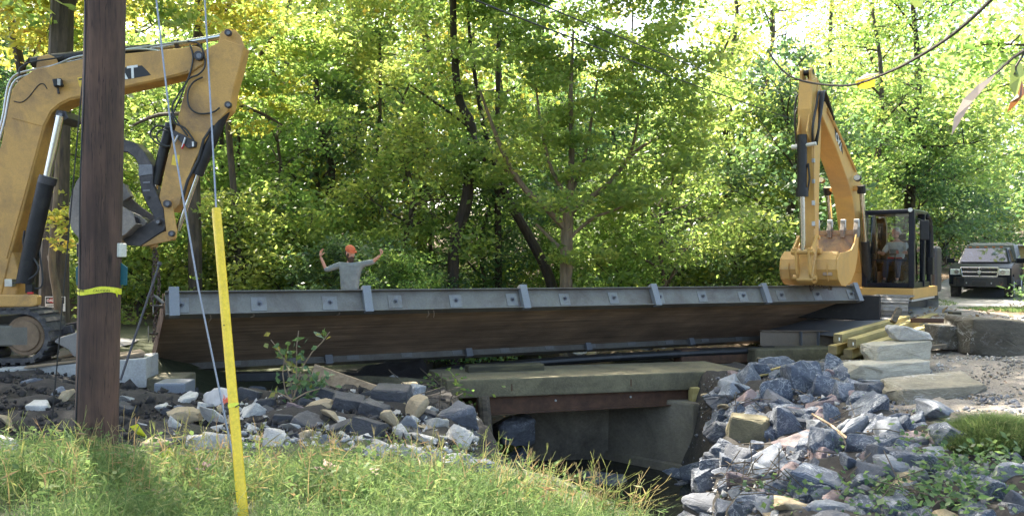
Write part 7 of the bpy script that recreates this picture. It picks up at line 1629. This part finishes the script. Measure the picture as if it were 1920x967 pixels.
ptree('forest_tree', 'dark trunk rising behind the man in the orange cap', 'tree', 26, [(610, 560, 18), (612, 480, 17), (612, 400, 15), (622, 320, 14), (600, 240, 12), (592, 120, 9), (596, -60, 6)], [], [(fr.uniform(520, 700), fr.uniform(-120, 120), fr.uniform(40, 70)) for _ in range(18)], 'leaf_lime', 'bark_dark', 5000, .16, 826, .38, .5)
ptree('forest_tree', 'slim grey trunk right of the man in the orange cap', 'tree', 27, [(690, 560, 10), (694, 450, 9), (700, 330, 9), (712, 220, 7), (712, 60, 5)], [[(698, 345, 5), (740, 310, 3)]], [(fr.uniform(640, 800), fr.uniform(-40, 200), fr.uniform(30, 60)) for _ in range(20)], 'leaf_lime', 'bark', 5000, .15, 827, .36, .5)
ptree('forest_tree', 'dark curved trunk at the upper left corner', 'tree', 18, [(60, 600, 24), (62, 420, 22), (50, 260, 18), (40, 130, 17), (24, 60, 14), (14, -40, 12), (20, -260, 8)], [[(42, 130, 7), (70, 90, 5), (95, 50, 3)]], [(fr.uniform(-140, 200), fr.uniform(-300, 110), fr.uniform(50, 90)) for _ in range(26)], 'leaf_gold', 'bark_dark', 7000, .15, 828, .38, .35)
# danger sign on the massive trunk
sg = P(103.5, 569.5, 15.25); s_ = 15.25 / F
sign = thing('danger_sign', 'red black and white danger keep out sign on the massive trunk', 'sign', sg)
m = MB(); m.obox(sg, (19 * s_, 0, 0), (0, .006, 0), (0, 0, 14 * s_)); m.build('board', MAT['white'], sign, .004)
m = MB(); m.obox(sg + Vector((0, -.008, 6.3 * s_)), (17.2 * s_, 0, 0), (0, .002, 0), (0, 0, 5.8 * s_)); m.build('black_field', MAT['ink'], sign)
m = MB(); m.ell(sg + Vector((0, -.010, 6.3 * s_)), (15.8 * s_, .002, 4.9 * s_), 24, 6); m.build('red_oval', MAT['red'], sign)
add_text('lettering', 'DANGER', 7.6 * s_, MAT['white'], sign, sg + Vector((0, -.014, 6.3 * s_)), (1, 0, 0), (0, 0, 1), .001, .0025)
add_text('lettering', 'CONSTRUCTION', 4.6 * s_, MAT['ink'], sign, sg + Vector((0, -.008, -3.6 * s_)), (1, 0, 0), (0, 0, 1), .001, 0, .86)
add_text('lettering', 'KEEP OUT', 6.6 * s_, MAT['ink'], sign, sg + Vector((0, -.008, -9.6 * s_)), (1, 0, 0), (0, 0, 1), .001, .003)
# far wood closing the view
r = np.random.default_rng(91); n = 26000; an = np.arctan2(r.uniform(-66, 66, n), 92.0); Y = r.uniform(70, 100, n); X = np.tan(an) * Y
ht = np.where((X > 14) & (X < 36), 9, 17) * np.sqrt(r.random(n)) ; v, f, a = leafquads(np.stack([X, Y, ground(X, Y) + ht], -1), .7, .45, 92, .5); tag(link('far_wood', np_mesh('far_wood', v, f, dict(rnd=a)), MAT['leaf_lime']), kind='stuff')
# overhanging twig close to the camera at the top right
tw = thing('hanging_twig', 'thin near twig sagging across the top right with a yellow leaf', 'twig', P(1900, -60, 2.6))
pts = [P(1440, 95, 3.3), P(1458, 122, 3.28), P(1485, 145, 3.25), P(1530, 157, 3.2), P(1595, 160, 3.1), P(1660, 138, 3.0), P(1720, 108, 2.9), P(1790, 62, 2.8), P(1858, 0, 2.7), P(1920, -70, 2.6)]
m = MB(); m.tube(catmull(pts, 4), list(np.linspace(.003, .0075, 37)), 6); m.build('stem', MAT['bark'], tw, smooth=True)
def bigleaf(name, pts, Y, mat, par, bulge=.01):
    V = [P(x, y, Y + (bulge if i % 2 else 0)) for i, (x, y) in enumerate(pts)]; c = sum(V, Vector()) / len(V) - Vector((0, .012, 0)); m = MB(); n_ = len(V); m.add(V + [c], [(i, (i + 1) % n_, n_) for i in range(n_)]); me = m.mesh(name, org(par))
    at_ = me.attributes.new('rnd', 'FLOAT', 'POINT'); at_.data.foreach_set('value', [.7] * len(me.vertices)); return link(name, me, MAT[mat], par)
MAT['yleaf'] = leafmat('yellow_autumn_leaf', ramp4((.55, .38, .02), (.6, .42, .02)), .5, 1.4); MAT['dryleaf'] = leafmat('dry_curled_leaf', ramp4((.36, .3, .24), (.40, .34, .28)), .35, 1.4); MAT['brownleaf'] = leafmat('browning_leaf', ramp4((.14, .06, .02), (.16, .07, .02)), .3, 1.6)
bigleaf('leaf', [(1604, 154), (1612, 146), (1630, 144), (1641, 150), (1640, 162), (1622, 167), (1608, 164)], 3.08, 'yleaf', tw)
bigleaf('leaf', [(1603, 152), (1622, 139), (1650, 137), (1628, 146)], 3.07, 'dryleaf', tw)
t2 = thing('hanging_twig', 'second near twig at the right edge with a curled dry leaf', 'twig', P(1925, 80, 2.3)); m = MB(); m.tube([P(1925, 92, 2.3), P(1900, 108, 2.3), P(1870, 135, 2.3), P(1845, 155, 2.3)], [.006, .005, .004, .003], 6); m.tube([P(1925, 92, 2.3), P(1905, 125, 2.3), P(1902, 140, 2.3)], .003, 6); m.build('stem', MAT['bark'], t2)
bigleaf('leaf', [(1868, 138), (1835, 158), (1806, 186), (1788, 222), (1784, 254), (1795, 226), (1812, 208), (1830, 182), (1858, 152)], 2.28, 'dryleaf', t2); bigleaf('leaf', [(1895, 122), (1914, 118), (1922, 140), (1916, 165), (1903, 182), (1893, 160)], 2.3, 'sapling', t2); bigleaf('leaf', [(1916, 150), (1922, 175), (1906, 196), (1888, 212), (1894, 192), (1908, 176)], 2.27, 'brownleaf', t2); bigleaf('leaf', [(1702, -6), (1735, -8), (1728, 12), (1716, 16)], 2.7, 'sapling', tw)
for pr in tall + und + shr + thin_ + [over]:          # a kind that was never planted
    if pr.name not in used:
        for ch in list(pr.children): bpy.data.objects.remove(ch)
        bpy.data.objects.remove(pr)

# ------------------------------------------------------------------ thin haze in the wood
HZ = 0
if HZ:
    hm = bpy.data.materials.new('haze_air'); hm.use_nodes = True; hn = hm.node_tree; hn.nodes.remove(hn.nodes['Principled BSDF'])
    pv = hn.nodes.new('ShaderNodeVolumePrincipled'); pv.inputs['Color'].default_value = (.93, .95, .90, 1); pv.inputs['Density'].default_value = HZ; pv.inputs['Anisotropy'].default_value = .45
    hn.links.new(pv.outputs[0], hn.nodes['Material Output'].inputs['Volume'])
    mb = MB(); mb.box((0, 52, 12), (190, 150, 36)); hb = mb.mesh('haze', Vector((0, 0, 0))); tag(link('haze', hb, hm), kind='stuff')
